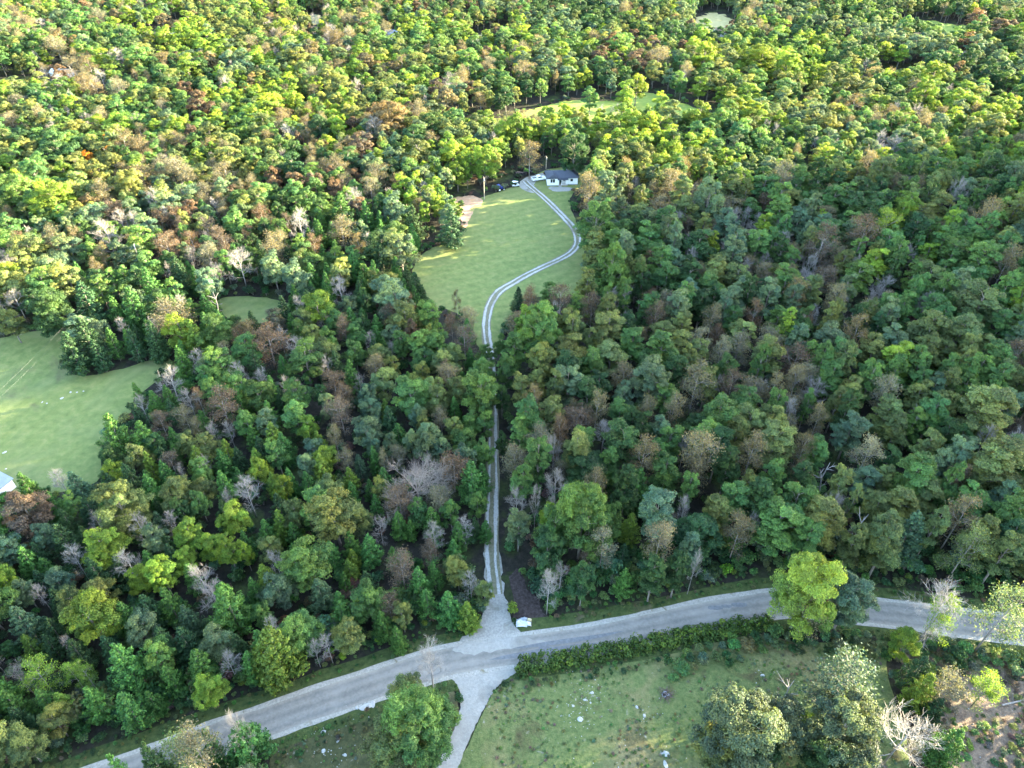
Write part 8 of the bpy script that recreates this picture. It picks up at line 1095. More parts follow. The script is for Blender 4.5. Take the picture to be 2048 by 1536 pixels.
for key, nm, m, z in (('lawn', 'lawn', 'lawn', .05), ('hayfield', 'hay_field', 'hay', .05), ('glade', 'glade_field', 'hay', .05), ('upper_meadow', 'meadow_field', 'meadow', .05),
                      ('far_meadow_a', 'meadow_field', 'meadow', .05), ('far_meadow_b', 'meadow_field', 'meadow', .05), ('far_meadow_c', 'meadow_field', 'meadow', .05),
                      ('stubble_a', 'stubble_field', 'stubble', .05), ('stubble_b', 'stubble_field', 'stubble', .05), ('stubble_c', 'stubble_field', 'stubble', .05), ('stubble_d', 'stubble_field', 'stubble', .05), ('stubble_e', 'mown_path', 'stubble', .05),
                      ('pasture', 'pasture_field', 'pasture', .05), ('paddock', 'paddock_field', 'paddock', .05), ('rough', 'cleared_land', 'rough', .045), ('leaf_litter', 'leaf_litter_ground', 'litter', .055),
                      ('soil_bank', 'bare_soil_ground', 'soil', .075), ('house_pad', 'house_yard_ground', 'drive', .075)):
    area(nm, AREAS[key], z, M[m], it=1 if key[:3] in ('far', 'stu') else 2, rag=2.2 if key[:3] in ('far', 'stu') else 1.1 if key == 'upper_meadow' else .5 if key in ('rough', 'paddock', 'leaf_litter', 'soil_bank') else .3, **S)
road = spline(LINES['road']); lane = spline(LINES['lane'][2:])
ribbon('road_verge', road, (-5.4, -3, 0, 3, 5.6), .065, M['verge'], wob=.25, seed=3, **S)
area('side_road', AREAS['side_drive'], .095, M['drive'], 4.0, rag=.1, it=3, **S)
area('lane_entrance_path', AREAS['lane_mouth'], .092, M['gravel'], 4.0, rag=.45, it=2, **S)
area('turning_apron_path', AREAS['apron'], .092, M['gravel'], 4.0, rag=.2, **S)
ribbon('road_shoulder', road, (-3.3, -1.8, 0, 1.8, 3.3), .104, M['shoulder'], wob=.13, seed=5, **S)
ribbon('road', road, (-2.5, -1.3, 0, 1.3, 2.5), .112, M['asphalt'], wob=.07, seed=6, crown=.05, **S)
for i0, i1, o, w in ((.445, .56, -1.0, .55), (.47, .585, .35, .4)):
    seg = road[int(len(road) * i0):int(len(road) * i1)]
    v, f = [], []
    for i, p in enumerate(seg):
        a, b = seg[max(i - 1, 0)], seg[min(i + 1, len(seg) - 1)]; d = math.dist(a, b); nx, ny = -(b[1] - a[1]) / d, (b[0] - a[0]) / d
        t = i / (len(seg) - 1); ww = w * math.sin(math.pi * t) ** .6 + .02
        for s in (-1, 0, 1): v.append((p[0] + nx * (o + s * ww), p[1] + ny * (o + s * ww), height(*p) + .112 + .05 * (1 - (o / 2.5) ** 2) + .03))
    for i in range(len(seg) - 1):
        for j in (0, 1): f.append((i * 3 + j, (i + 1) * 3 + j, (i + 1) * 3 + j + 1, i * 3 + j + 1))
    me = bpy.data.meshes.new('tyre_marking'); me.from_pydata(v, [], f); me.materials.append(M['streak'])
    link(bpy.data.objects.new('road_marking', me), **S)
ln = ribbon('lane_path', lane, (-1.4, -.7, 0, .7, 1.4), .097, M['median'], wob=.12, seed=8, **S)
for s in (-1, 1):
    ribbon('wheel_track', lane, (s * .74 - .42, s * .74, s * .74 + .42), .105, M['track'], ln, wob=.17, seed=9 + s, **S)
# faint tracks worn into the pasture
area('gravel_spill_path', AREAS['spill'], .19, M['drive'], 4.0, rag=.35, it=2, **S)
for i, (px_, py_, a, c) in enumerate(PATCHES):
    area('road_marking', [(px_ + a * math.cos(t * .785) * (1 + .3 * (t % 2)), py_ + c * math.sin(t * .785)) for t in range(8)], .175, M['streak'], 50, it=1, rag=.06, **S)

# ------------------------------------------------------------------ tree shapes
TINT = {'G': (.074, .148, .045), 'D': (.035, .078, .03), 'B': (.092, .146, .085), 'O': (.112, .145, .052), 'M': (.06, .088, .056), 'Y': (.128, .2, .03), 'Z': (.18, .24, .045), 'T': (.122, .108, .066), 'R': (.095, .07, .052), 'W': (.15, .14, .095), 'A': (.3, .14, .02), 'P': (.2, .18, .16)}  # Z is a brightened Y: missing sunlight on one crown put into its colour
CEDAR_TINT = {'G': (.052, .128, .03), 'D': (.026, .06, .024), 'B': (.055, .1, .052), 'O': (.095, .155, .025)}

def leaf_mesh(name, cen, nor, length, width, rnd, mats, wood=None, up_bias=None, seed=0):
    """one small bent quad per leaf clump; 'leaf' holds two random numbers per leaf"""
    g = np.random.default_rng(seed); n = len(cen)
    nor = nor / np.linalg.norm(nor, axis=1, keepdims=True)
    t = g.normal(size=(n, 3)) if up_bias is None else up_bias + .45 * g.normal(size=(n, 3))
    t -= nor * np.sum(t * nor, axis=1, keepdims=True); t /= np.linalg.norm(t, axis=1, keepdims=True) + 1e-9
    b = np.cross(nor, t)
    L = (length * g.uniform(.65, 1.35, n))[:, None] / 2; Wd = (width * g.uniform(.65, 1.35, n))[:, None] / 2
    q = np.stack([cen - t * L, cen + b * Wd * 1.0 + nor * L * .18, cen + t * L, cen - b * Wd + nor * L * .18], axis=1).reshape(-1, 3)
    wv = np.array(wood.v).reshape(-1, 3) if wood and wood.v else np.zeros((0, 3)); nw = len(wv)
    me = bpy.data.meshes.new(name)
    wf = wood.f if wood else []
    tot = np.array([len(f) for f in wf] + [4] * n, dtype=np.int32)
    loops = np.concatenate([np.array([i for f in wf for i in f], dtype=np.int32), np.arange(4 * n, dtype=np.int32) + nw])
    me.vertices.add(nw + 4 * n); me.vertices.foreach_set('co', np.concatenate([wv, q]).astype(np.float32).ravel())
    me.loops.add(len(loops)); me.loops.foreach_set('vertex_index', loops)
    me.polygons.add(len(tot)); st = np.concatenate([[0], np.cumsum(tot)[:-1]]).astype(np.int32)
    me.polygons.foreach_set('loop_start', st); me.polygons.foreach_set('loop_total', tot)
    for m in mats: me.materials.append(m)
    me.polygons.foreach_set('material_index', np.array([1] * len(wf) + [0] * n, dtype=np.int32))
    a = me.attributes.new('leaf', 'FLOAT_COLOR', 'POINT')
    lr = np.zeros((nw + 4 * n, 4), np.float32); lr[nw:, :2] = np.repeat(rnd, 4, axis=0); lr[:, 3] = 1
    a.data.foreach_set('color', lr.ravel())
    me.update(calc_edges=True); me.validate(); return me

def unit(g, n):
    v = g.normal(size=(n, 3)); return v / np.linalg.norm(v, axis=1, keepdims=True)

def limbs(g, wood, H, base, ends, r0, n=5):
    """trunk with limbs curving out to the lobes of the crown"""
    lean = g.uniform(-.35, .35, 2)
    path = [(0, 0, -.4)] + [(lean[0] * t * t, lean[1] * t * t, H * .86 * t) for t in (.12, .35, .6, .8, 1)]
    wood.tube(path, [r0 * 1.35, r0, r0 * .85, r0 * .62, r0 * .4, r0 * .12], 6)
    for e in ends:
        z0 = min(max(base * .9, e[2] - g.uniform(.25, .45) * math.hypot(e[0], e[1]) * 2.0), H * .75); t = z0 / (H * .86)
        p0 = np.array([lean[0] * t * t, lean[1] * t * t, z0]); e = np.array(e)
        mid = p0 * .5 + e * .5 + np.array([g.uniform(-.3, .3), g.uniform(-.3, .3), .4])
        r = r0 * .42 * (1 - .5 * t)
        wood.tube([p0, mid, e], [r, r * .7, r * .25], 4, cap=False)

def broadleaf(seed, H, W, base, n_lobes, tall, dens=1.6, leaf=.29):
    g = np.random.default_rng(seed); R = W / 2; wood = MB()
    lobes = []
    Hc = H - base
    k = 0
    while len(lobes) < n_lobes and k < 400:
        k += 1
        t = g.uniform(.1, .93)
        prof = (math.sin(math.pi * min(1, (.12 + .88 * t)) ** (1.05 if tall else .9))) ** .55
        rr = R * .72 * prof * math.sqrt(g.uniform(.15, 1)); a = g.uniform(0, 2 * math.pi)
        c = np.array([rr * math.cos(a), rr * math.sin(a), base + Hc * t * .93])
        rad = R * (g.uniform(.27, .44) if R < 7 else g.uniform(.2, .32))
        if all(np.linalg.norm((c - q[0])) > .62 * (rad + q[1]) for q in lobes): lobes.append((c, rad))
    limbs(g, wood, H, base, [l[0] - np.array([0, 0, l[1] * .3]) for l in lobes], .011 * H + .02 * R)
    cen, nor, rnd = [], [], []
    for c, rad in lobes:
        nc = max(4, int(8 * dens))
        d = unit(g, nc); d[:, 2] = np.abs(d[:, 2]) * .9 + .1 * d[:, 2] - .12
        cc = c + d * rad * np.array([1, 1, .85]) * g.uniform(.55, 1.05, (nc, 1))
        lb = g.uniform(.3, .7); lh = g.uniform(.12, .88)
        for q in cc:
            cr = rad * g.uniform(.3, .52); m = int(66 * dens * g.uniform(.7, 1.3))
            u = unit(g, m); u[:, 2] = np.where(u[:, 2] < -.2, -u[:, 2] * .5, u[:, 2])
            p = q + u * cr * np.array([1.1, 1.1, .8]) * g.uniform(.55, 1.08, (m, 1))
            cen.append(p); nor.append(.9 * u + .35 * (p - c) / rad + np.array([0, 0, .45]) + .55 * g.normal(size=(m, 3)))
            cb = g.normal(0, .1)
            rnd.append(np.clip(np.stack([lb + cb + g.normal(0, .17, m), lh + g.normal(0, .18, m)], 1), 0, 1))
    return wood, np.concatenate(cen), np.concatenate(nor), np.concatenate(rnd), leaf

def branching(seed, H, W, base, levels=3, r0=.2, spread=1.0, limit=900, twig=.022):
    """a leafless crown, forked several times; returns wood and twig ends"""
    g = np.random.default_rng(seed); wood = MB(); ends = []
    lean = g.uniform(-.3, .3, 2)
    top = np.array([lean[0], lean[1], base + (H - base) * (.62 if spread < 1.5 else .12)])
    tp = [np.array([0, 0, -.4]), np.array([lean[0] * .2, lean[1] * .2, top[2] * .45]), top]
    wood.tube(tp, [r0 * 1.25, r0, r0 * .5], 6)
    R = W / 2
    cnt = [0]
    def grow(p, d, L, r, lv):
        if cnt[0] > limit: return
        cnt[0] += 1
        bend = d + g.normal(0, .18, 3) + np.array([0, 0, .12]); bend /= np.linalg.norm(bend)
        m = p + d * L * .5; e = m + bend * L * .5
        wood.tube([p, m, e], [r, r * .8, max(r * .55, twig * .6)], 4 if lv > 2 else 3, cap=False)
        if lv <= 0: ends.append(e); return
        for _ in range(int(g.integers(4, 6))):
            t = g.uniform(.25, 1.0); q = p + (m - p) * 2 * t if t < .5 else m + (e - m) * (2 * t - 1)
            nd = bend + unit(g, 1)[0] * g.uniform(.6, 1.05); nd[2] += .12; nd /= np.linalg.norm(nd)
            grow(q, nd, L * g.uniform(.55, .85), max(r * .55, twig), lv - 1)
    nb = 9 if spread < 1.5 else 10
    for i in range(nb):
        t = base + (top[2] - base) * (i / (nb - 1)) ** .8; a = i * 2.4 + g.uniform(-.4, .4)
        f = t / top[2]; p0 = np.array([lean[0] * f * f, lean[1] * f * f, t])
        el = (.45 + .5 * i / nb) if spread < 1.5 else g.uniform(.35, .8)
        d = np.array([math.cos(a) * math.cos(el), math.sin(a) * math.cos(el), math.sin(el)])
        grow(p0, d, min(R * .58, (H - t) * .46 / max(math.sin(el), .35)) * g.uniform(.8, 1.1), r0 * .4, levels)
    grow(top, np.array([.1, .05, 1]) / 1.007, (H - top[2]) * .55, r0 * .5, levels)
    return wood, np.array(ends)

def sparse(seed, H, W, base, per=17):
    g = np.random.default_rng(seed)
    wood, ends = branching(seed, H, W, base, 2, .14, 1.0, 4000, .02)
    n = len(ends); e = np.repeat(ends, per, axis=0) + g.normal(0, .5, (n * per, 3)) * np.array([1, 1, .8])
    nor = unit(g, len(e)) + np.array([0, 0, .5])
    lb = np.repeat(g.uniform(.25, .75, n), per)
    return wood, e, nor, np.clip(np.stack([lb + g.normal(0, .15, len(e)), .5 + g.normal(0, .3, len(e))], 1), 0, 1), .3

def cedar(seed, H, W):
    g = np.random.default_rng(seed); R = W / 2; wood = MB()
    wood.tube([(0, 0, -.3), (0, 0, H * .5), (g.uniform(-.2, .2), g.uniform(-.2, .2), H * .97)], [.17, .11, .02], 6)
    cen, nor, rnd, upb = [], [], [], []
    tops = [(np.zeros(2), 1.0, 1.0)] + [(g.uniform(-.45, .45, 2) * R, g.uniform(.55, .85), g.uniform(.35, .6)) for _ in range(int(g.integers(0, 3)))]
    for off, hf, wf in tops:
        nb = int(84 * wf)
        for i in range(nb):
            t = ((i + g.uniform(0, 1)) / nb) ** 1.15
            z = H * hf * (.06 + .9 * t); prof = (1 - t) ** .95 * (.6 + .4 * min(1, t * 6)) + .015
            a = i * 2.399 + g.uniform(-.5, .5); rr = R * wf * prof * g.uniform(.78, 1.25)
            d = np.array([math.cos(a), math.sin(a), g.uniform(.35, .9)]); d /= np.linalg.norm(d)
            p0 = np.array([off[0] + math.cos(a) * rr * .35, off[1] + math.sin(a) * rr * .35, z])
            L = rr * .72 + .25; m = int(26 + 34 * min(1.4, L))
            s = g.uniform(0, 1, m) ** .75; wid = (.12 + .26 * L * (1 - .75 * s))[:, None]
            q = unit(g, m)
            p = p0 + d * (s * L)[:, None] + q * wid
            cen.append(p); nor.append(.8 * q + .5 * np.array([math.cos(a), math.sin(a), .5]) + .4 * g.normal(size=(m, 3))); upb.append(np.repeat((d + np.array([0, 0, .5]))[None], m, 0))
            lb = g.uniform(.3, .7)
            rnd.append(np.clip(np.stack([lb + g.normal(0, .15, m) + .12 * (s - .5), .5 + g.normal(0, .25, m)], 1), 0, 1))
            if i % 4 == 0: wood.tube([(off[0] * .3, off[1] * .3, max(.2, z - .5)), p0 + d * L * .7], [.04, .012], 3, cap=False)
    return wood, np.concatenate(cen), np.concatenate(nor), np.concatenate(rnd), np.concatenate(upb)

def shrub(seed, H, W):
    g = np.random.default_rng(seed); wood = MB(); cen, nor, rnd = [], [], []
    for i in range(7):
        a = i * 2.4; e = np.array([math.cos(a) * W * .3 * g.uniform(.4, 1), math.sin(a) * W * .3 * g.uniform(.4, 1), H * g.uniform(.5, .85)])
        wood.tube([(0, 0, -.1), e * .5 + np.array([0, 0, .1]), e], [.035, .025, .01], 3, cap=False)
        m = 60; u = unit(g, m); u[:, 2] = np.abs(u[:, 2]) - .25
        p = e + u * W * .24 * g.uniform(.5, 1.1, (m, 1)); cen.append(p); nor.append(u + np.array([0, 0, .4]) + .5 * g.normal(size=(m, 3)))
        lb = g.uniform(.3, .7); rnd.append(np.clip(np.stack([lb + g.normal(0, .18, m), .5 + g.normal(0, .25, m)], 1), 0, 1))
    return wood, np.concatenate(cen), np.concatenate(nor), np.concatenate(rnd), .3

def snag(seed, H, W):
    g = np.random.default_rng(seed); wood = MB()
    path = [np.array([0, 0, -.3])]
    for i in range(5): path.append(path[-1] + np.array([g.uniform(-.5, .5), g.uniform(-.3, .3), H / 5]))
    wood.tube(path, [.24, .2, .17, .13, .09, .03], 6)
    for i in range(9):
        k = int(g.integers(2, 5)); a = g.uniform(0, 6.28); d = np.array([math.cos(a), math.sin(a), g.uniform(.5, 1.2)]); L = g.uniform(.5, 1) * W * .5
        m = path[k] + d * L * .5; wood.tube([path[k], m, m + (d + g.normal(0, .3, 3)) * L * .6], [.08, .06, .02], 4, cap=False)
        for _ in range(2):
            d2 = d + unit(g, 1)[0] * .7; wood.tube([m, m + d2 * L * .5], [.04, .015], 3, cap=False)
    return wood

SHAPES = {}     # letter -> list of dicts (H, W, crown mesh, wood mesh, joined mesh, crown name)
def proto(letter, H, W, wood, foliage, leafmat, barkmat, seed):
    d = dict(H=H, W=W)
    d['wood'] = wood.mesh('trunk', barkmat, True)
    if foliage is not None:
        cen, nor, rnd, size = foliage[:4]; upb = foliage[4] if len(foliage) > 4 else None
        wid = size * (.72 if upb is None else .5)
        d['crown'] = leaf_mesh('crown', cen, nor, size, wid, rnd, [leafmat], None, upb, seed)
        d['whole'] = leaf_mesh('woodland_tree', cen, nor, size, wid, rnd, [leafmat, barkmat], wood, upb, seed)
    else:
        d['crown'] = None
        d['whole'] = wood.mesh('woodland_tree', barkmat, True)
    SHAPES.setdefault(letter, []).append(d)
for i in range(5):
    w, c, n, r, s = broadleaf(100 + i, 13, 10, 3.2, 15, False); proto('r', 13, 10, w, (c, n, r, s), M['leaf'], M['bark'], i)
for i in range(3):
    w, c, n, r, s = broadleaf(150 + i, 16, 16, 2.6, 34, False, 1.7, .29); proto('b', 16, 16, w, (c, n, r, s), M['leaf'], M['bark'], i)
for i in range(6):
    w, c, n, r, s = broadleaf(200 + i, 18, 8.5, 3.8, 22, True); proto('t', 18, 8.5, w, (c, n, r, s), M['leaf'], M['bark'], i)
for i in range(5):
    w, c, n, r, s = sparse(300 + i, 16, 8.5, 4.5); proto('s', 16, 8.5, w, (c, n, r, s), M['leaf'], M['grey_twig'], i)
for i in range(7):
    w, c, n, r, u = cedar(400 + i, 11, (5.2, 5.8, 6.4)[i % 3]); proto('c', 11, (5.2, 5.8, 6.4)[i % 3], w, (c, n, r, .3, u), M['needle'], M['bark'], i)
for i in range(6):
    w, e = branching(500 + i, 13, 8, 3.6, 3, .13, 1.0, 9000, .016); proto('n', 13, 8, w, None, None, M['pale_bark'] if i % 2 else M['grey_twig'], i)
for i in range(2):
    proto('k', 13, 4, snag(600 + i, 13, 4), None, None, M['pale_bark'], i)
w, e = branching(700, 13, 16, 3.0, 4, .24, 2.0, 9000, .013); proto('w', 13, 16, w, None, None, plain('tan_twigs', (.25, .205, .175), .85, .25, 1.2), 0)
for i in range(3):
    w, c, n, r, s = shrub(800 + i, 2.0, 2.4); proto('u', 2.0, 2.4, w, (c, n, r, s), M['leaf'], M['bark'], i)

# ------------------------------------------------------------------ scattered masses (far woods, undergrowth, weeds)
def scatter(name, rows, label, cat):
    """rows: (x, y, z, shape letter, variant, sx, sz, rz, tint) -> ONE object whose points carry the shapes as mesh instances"""
    order = [(k, i) for k in SHAPES for i in range(len(SHAPES[k]))]
    me = bpy.data.meshes.new(name); n = len(rows)
    me.vertices.add(n); me.vertices.foreach_set('co', np.array([r[:3] for r in rows], np.float32).ravel())
    def attr(nm, typ, key, arr): me.attributes.new(nm, typ, 'POINT').data.foreach_set(key, arr.ravel())
    attr('pick', 'INT', 'value', np.array([order.index((r[3], r[4])) for r in rows], np.int32))
    attr('size', 'FLOAT_VECTOR', 'vector', np.array([(r[5], r[5], r[6]) for r in rows], np.float32))
    attr('turn', 'FLOAT_VECTOR', 'vector', np.array([(0, 0, r[7]) for r in rows], np.float32))
    attr('tint', 'FLOAT_COLOR', 'color', np.array([(*r[8], 1) for r in rows], np.float32))
    o = link(bpy.data.objects.new(name, me), kind='stuff', label=label, category=cat)
    ng = bpy.data.node_groups.new(name, 'GeometryNodeTree')
    ng.interface.new_socket('Geometry', in_out='INPUT', socket_type='NodeSocketGeometry'); ng.interface.new_socket('Geometry', in_out='OUTPUT', socket_type='NodeSocketGeometry')
    N, Lk = ng.nodes, ng.links; gi, go = N.new('NodeGroupInput'), N.new('NodeGroupOutput'); jn = N.new('GeometryNodeJoinGeometry')
    def named(nm, t):
        a = N.new('GeometryNodeInputNamedAttribute'); a.data_type = t; a.inputs['Name'].default_value = nm
        return next(s for s in a.outputs if s.enabled and s.name == 'Attribute')
    pick, size, turn = named('pick', 'INT'), named('size', 'FLOAT_VECTOR'), named('turn', 'FLOAT_VECTOR')
    eu = N.new('FunctionNodeEulerToRotation'); Lk.new(turn, eu.inputs[0])
    for idx in sorted({order.index((r[3], r[4])) for r in rows}):
        k, i = order[idx]
        src = bpy.data.objects.new('woodland_tree', SHAPES[k][i]['whole'])
        oi = N.new('GeometryNodeObjectInfo'); oi.inputs['Object'].default_value = src
        cp = N.new('FunctionNodeCompare'); cp.data_type = 'INT'; cp.operation = 'EQUAL'
        ia = [s for s in cp.inputs if s.enabled]; Lk.new(pick, ia[0]); ia[1].default_value = idx
        ip = N.new('GeometryNodeInstanceOnPoints')
        Lk.new(gi.outputs[0], ip.inputs['Points']); Lk.new(cp.outputs[0], ip.inputs['Selection']); Lk.new(oi.outputs['Geometry'], ip.inputs['Instance'])
        Lk.new(eu.outputs[0], ip.inputs['Rotation']); Lk.new(size, ip.inputs['Scale']); Lk.new(ip.outputs[0], jn.inputs[0])
    Lk.new(jn.outputs[0], go.inputs[0])
    md = o.modifiers.new('scatter', 'NODES'); md.node_group = ng
    return o

rnd = random.Random(11)
def tint_of(shape, t):
    c = (CEDAR_TINT if shape == 'c' else TINT).get(t, TINT['G']); k = rnd.uniform(.78, 1.25); h = rnd.uniform(.9, 1.12)
    return (c[0] * k * h, c[1] * k, c[2] * k / h)
rows = []
for e in FAR_TREES.replace('\n', '|').split('|'):  # includes the unseen trees added on the shading ridge
    if not e: continue
    x, y, W = e[:-2].split(); x, y, W = float(x) + rnd.uniform(-.45, .45), float(y) + rnd.uniform(-.45, .45), float(W)
    s, t = e[-2:]; H = W * 1.25 + 3.5 if s == 'c' else rnd.uniform(13.5, 19) if s == 't' else 8 + .5 * W
    i = rnd.randrange(len(SHAPES[s])); d = SHAPES[s][i]
    rows.append((x, y, height(x, y) - .1, s, i, W / d['W'] * rnd.uniform(.94, 1.1), H / d['H'] * rnd.uniform(.92, 1.1), rnd.uniform(0, 6.28), tint_of(s, t)))
scatter('far_woods', rows, 'dense autumn woodland filling the land beyond and between the nearer trees', 'woodland')

# ------------------------------------------------------------------ trees one by one
def dist_line(p, l):
    b = 1e9
    for i in range(len(l) - 1):
        ax, ay = l[i]; vx, vy = l[i + 1][0] - ax, l[i + 1][1] - ay; q = vx * vx + vy * vy or 1
        t = max(0, min(1, ((p[0] - ax) * vx + (p[1] - ay) * vy) / q)); b = min(b, math.hypot(p[0] - ax - t * vx, p[1] - ay - t * vy))
    return b
def inside(p, poly):
    c = False
    for i in range(len(poly)):
        (x1, y1), (x2, y2) = poly[i], poly[i - 1]
        if (y1 > p[1]) != (y2 > p[1]) and p[0] < (x2 - x1) * (p[1] - y1) / (y2 - y1) + x1: c = not c
    return c
def edge(p, poly): return dist_line(p, poly + poly[:1])

COL = {'M': 'grey-olive', 'Z': 'bright yellow-green', 'G': 'green', 'D': 'dark green', 'B': 'grey-green', 'O': 'olive', 'Y': 'yellow-green', 'T': 'tan', 'R': 'rusty brown', 'W': 'pale beige', 'A': 'orange', 'P': 'grey'}
trees = []
for e in NEAR_TREES.replace('\n', '|').split('|'):
    if not e: continue
    x, y, H, W, st = e.split(); s, t = st
    x, y, H, W = map(float, (x, y, H, W))
    what = {'r': COL[t] + ' round-crowned tree', 't': COL[t] + ' tall leafy tree', 's': COL[t] + ' thin-leaved tree', 'c': ('olive' if t == 'O' else COL[t]) + ' cedar',
            'n': ('whitish' if t == 'W' else 'grey') + ' bare tree', 'k': ('whitish' if t == 'W' else 'grey') + ' dead snag', 'w': 'huge spreading bare tree'}[s]
    if s == 'r' and W > 11.5: s = 'b'
    trees.append(dict(x=x, y=y, H=H, W=W, s=s, t=t, what=what))

def zone(q):
    p = (q['x'], q['y'])
    if dist_line(p, LINES['road']) < 9: return 'beside the paved road', 'junction'
    if p[1] < 62 and p[0] > -40: return ('in the cleared ground' if inside(p, AREAS['rough']) else 'in the pasture by the junction'), 'junction'
    if 62 < p[1] < 150 and dist_line(p, LINES['lane']) < 9: return ('beside the gravel lane, hayfield side' if p[0] < -3 else 'beside the gravel lane, deep woods side'), 'junction'
    if edge(p, AREAS['lawn']) < 10: return 'at the edge of the house lawn', 'white house'
    if edge(p, AREAS['hayfield']) < 9: return 'at the edge of the hayfield', 'white metal shed'
    if edge(p, AREAS['upper_meadow']) < 14: return 'by the upper meadow', 'white house'
    if p[1] > 262: return 'in the woods beyond the house', 'white house'
    if p[0] > 0: return 'in the deep woods across the lane', ('junction' if p[1] < 130 else 'white house')
    if p[1] < 150: return 'in the cedar woods between hayfield and lane', 'junction'
    return 'in woods past the hayfield', 'white house'
MARK = {'junction': LINES['lane'][0], 'white house': SPOTS['house'], 'white metal shed': SPOTS['shed_b']}
ORD = ['', 'second ', 'third ', 'fourth ', 'fifth ', 'sixth ', 'seventh ', 'eighth ', 'ninth ', 'tenth ', 'eleventh ', 'twelfth ', 'thirteenth ', 'fourteenth ', 'fifteenth ', 'sixteenth ', 'seventeenth ', 'eighteenth ', 'nineteenth ', 'twentieth ']
ORD += [t + '-' + o for t in ('twenty', 'thirty', 'forty', 'fifty', 'sixty') for o in ['first '] + ORD[1:9] + ['ninth ']]
for q in trees:
    q['zone'], q['mark'] = zone(q)
    o = sorted((math.hypot(q['x'] - r['x'], q['y'] - r['y']), i) for i, r in enumerate(trees) if r is not q)
    q['n1'], q['n2'] = trees[o[0][1]]['what'], trees[o[1][1]]['what']
def unique(make, pool):
    c = {}
    for q in pool: c.setdefault(make(q), []).append(q)
    for k, v in c.items():
        if len(v) == 1: v[0]['label'] = k
    return [q for q in pool if 'label' not in q]
size = lambda q: 'big ' if q['W'] > 9.5 else 'small ' if q['W'] < 4.6 else ''
pool = unique(lambda q: q['what'] + ' ' + q['zone'], trees)
pool = unique(lambda q: size(q) + q['what'] + ' ' + q['zone'] + (', the only big one' if size(q) == 'big ' else ', the only small one' if size(q) else ' '), [q for q in pool if size(q)]) + [q for q in pool if not size(q)]
pool = [q for q in pool if 'label' not in q]
short = lambda w: w.replace('round-crowned ', '').replace('leafy ', '').replace('thin-leaved ', 'thin ')
pool = unique(lambda q: q['what'] + ' ' + q['zone'] + ' touching a ' + short(q['n1']), pool)
byk = {}
for q in trees: byk.setdefault((q['what'], q['zone'], q['mark']), []).append(q)
for q in pool:
    same = sorted(byk[(q['what'], q['zone'], q['mark'])], key=lambda r: math.dist((r['x'], r['y']), MARK[q['mark']]))
    i = same.index(q)
    if i < 8: q['label'] = ('first ' + q['what'] if not i else ORD[i] + q['what']) + ' from the ' + q['mark'] + ' ' + q['zone']; continue
    kin = [r for r in same if r['n1'] == q['n1'] and 'label' not in r or r is q]
    j = sorted((r for r in same if r['n1'] == q['n1']), key=lambda r: math.dist((r['x'], r['y']), MARK[q['mark']])).index(q)
    zn = q['zone'].replace('cedar woods between hayfield and lane', 'hayfield-side woods').replace('deep woods across the lane', 'deep woods').replace('cedar woods', 'woods')
    q['label'] = (ORD[j] if j else 'first ') + q['what'] + ' touching a ' + short(q['n1']) + ', from the ' + q['mark'] + ' ' + zn
SHORTER = ((' a o', ' an o'), ('round-crowned tree', 'round tree'), ('tall leafy tree', 'tall tree'), ('thin-leaved tree', 'thin tree'), ('in the cedar woods between hayfield and lane', 'in the hayfield-side woods'),
           ('in the deep woods across the lane', 'in the deep woods'), ('from the white house in woods past the hayfield', 'from the house, past the hayfield'), ('from the white house in the woods beyond the house', 'in the woods beyond the house'), ('from the junction beside the gravel lane, hayfield side', 'up the lane, hayfield side'), ('from the white house', 'from the house'))
for q in trees:
    for k, (a, b) in enumerate(SHORTER):
        if k == 0 or len(q['label'].split()) > 16: q['label'] = q['label'].replace(a, b)
    q['label'] = ' '.join(q['label'].split()[:16])
GROUP = {'c': 'cedars in the woods', 'n': 'bare trees in the woods', 'k': 'dead snags', 'w': None}
NAME = {'c': 'cedar_tree', 'n': 'bare_tree', 'k': 'dead_snag', 'w': 'bare_tree'}
wood_white = M['pale_bark']
pale_wood = {}
for q in trees:
    s = q['s']; i = rnd.randrange(len(SHAPES[s]))
    if s == 'n': i = (i // 2) * 2 + (1 if q['t'] == 'W' else 0)
    d = SHAPES[s][i]; z = height(q['x'], q['y']) - .1
    r = empty(NAME.get(s, 'broadleaf_tree'), (q['x'], q['y'], z), rnd.uniform(0, 6.28), label=q['label'], category='cedar' if s == 'c' else 'tree', group=GROUP.get(s, 'broadleaf trees in the woods') or 'bare trees in the woods')
    r.scale = (q['W'] / d['W'], q['W'] / d['W'], q['H'] / d['H'])
    if s == 'k': r.scale = (1, 1, q['H'] / d['H'])
    if d['crown'] is not None:
        link(bpy.data.objects.new('trunk', d['wood']), r)
        link(bpy.data.objects.new('crown', d['crown']), r, tint=tint_of(s, q['t']))
    else:
        link(bpy.data.objects.new('branches', d['wood']), r)

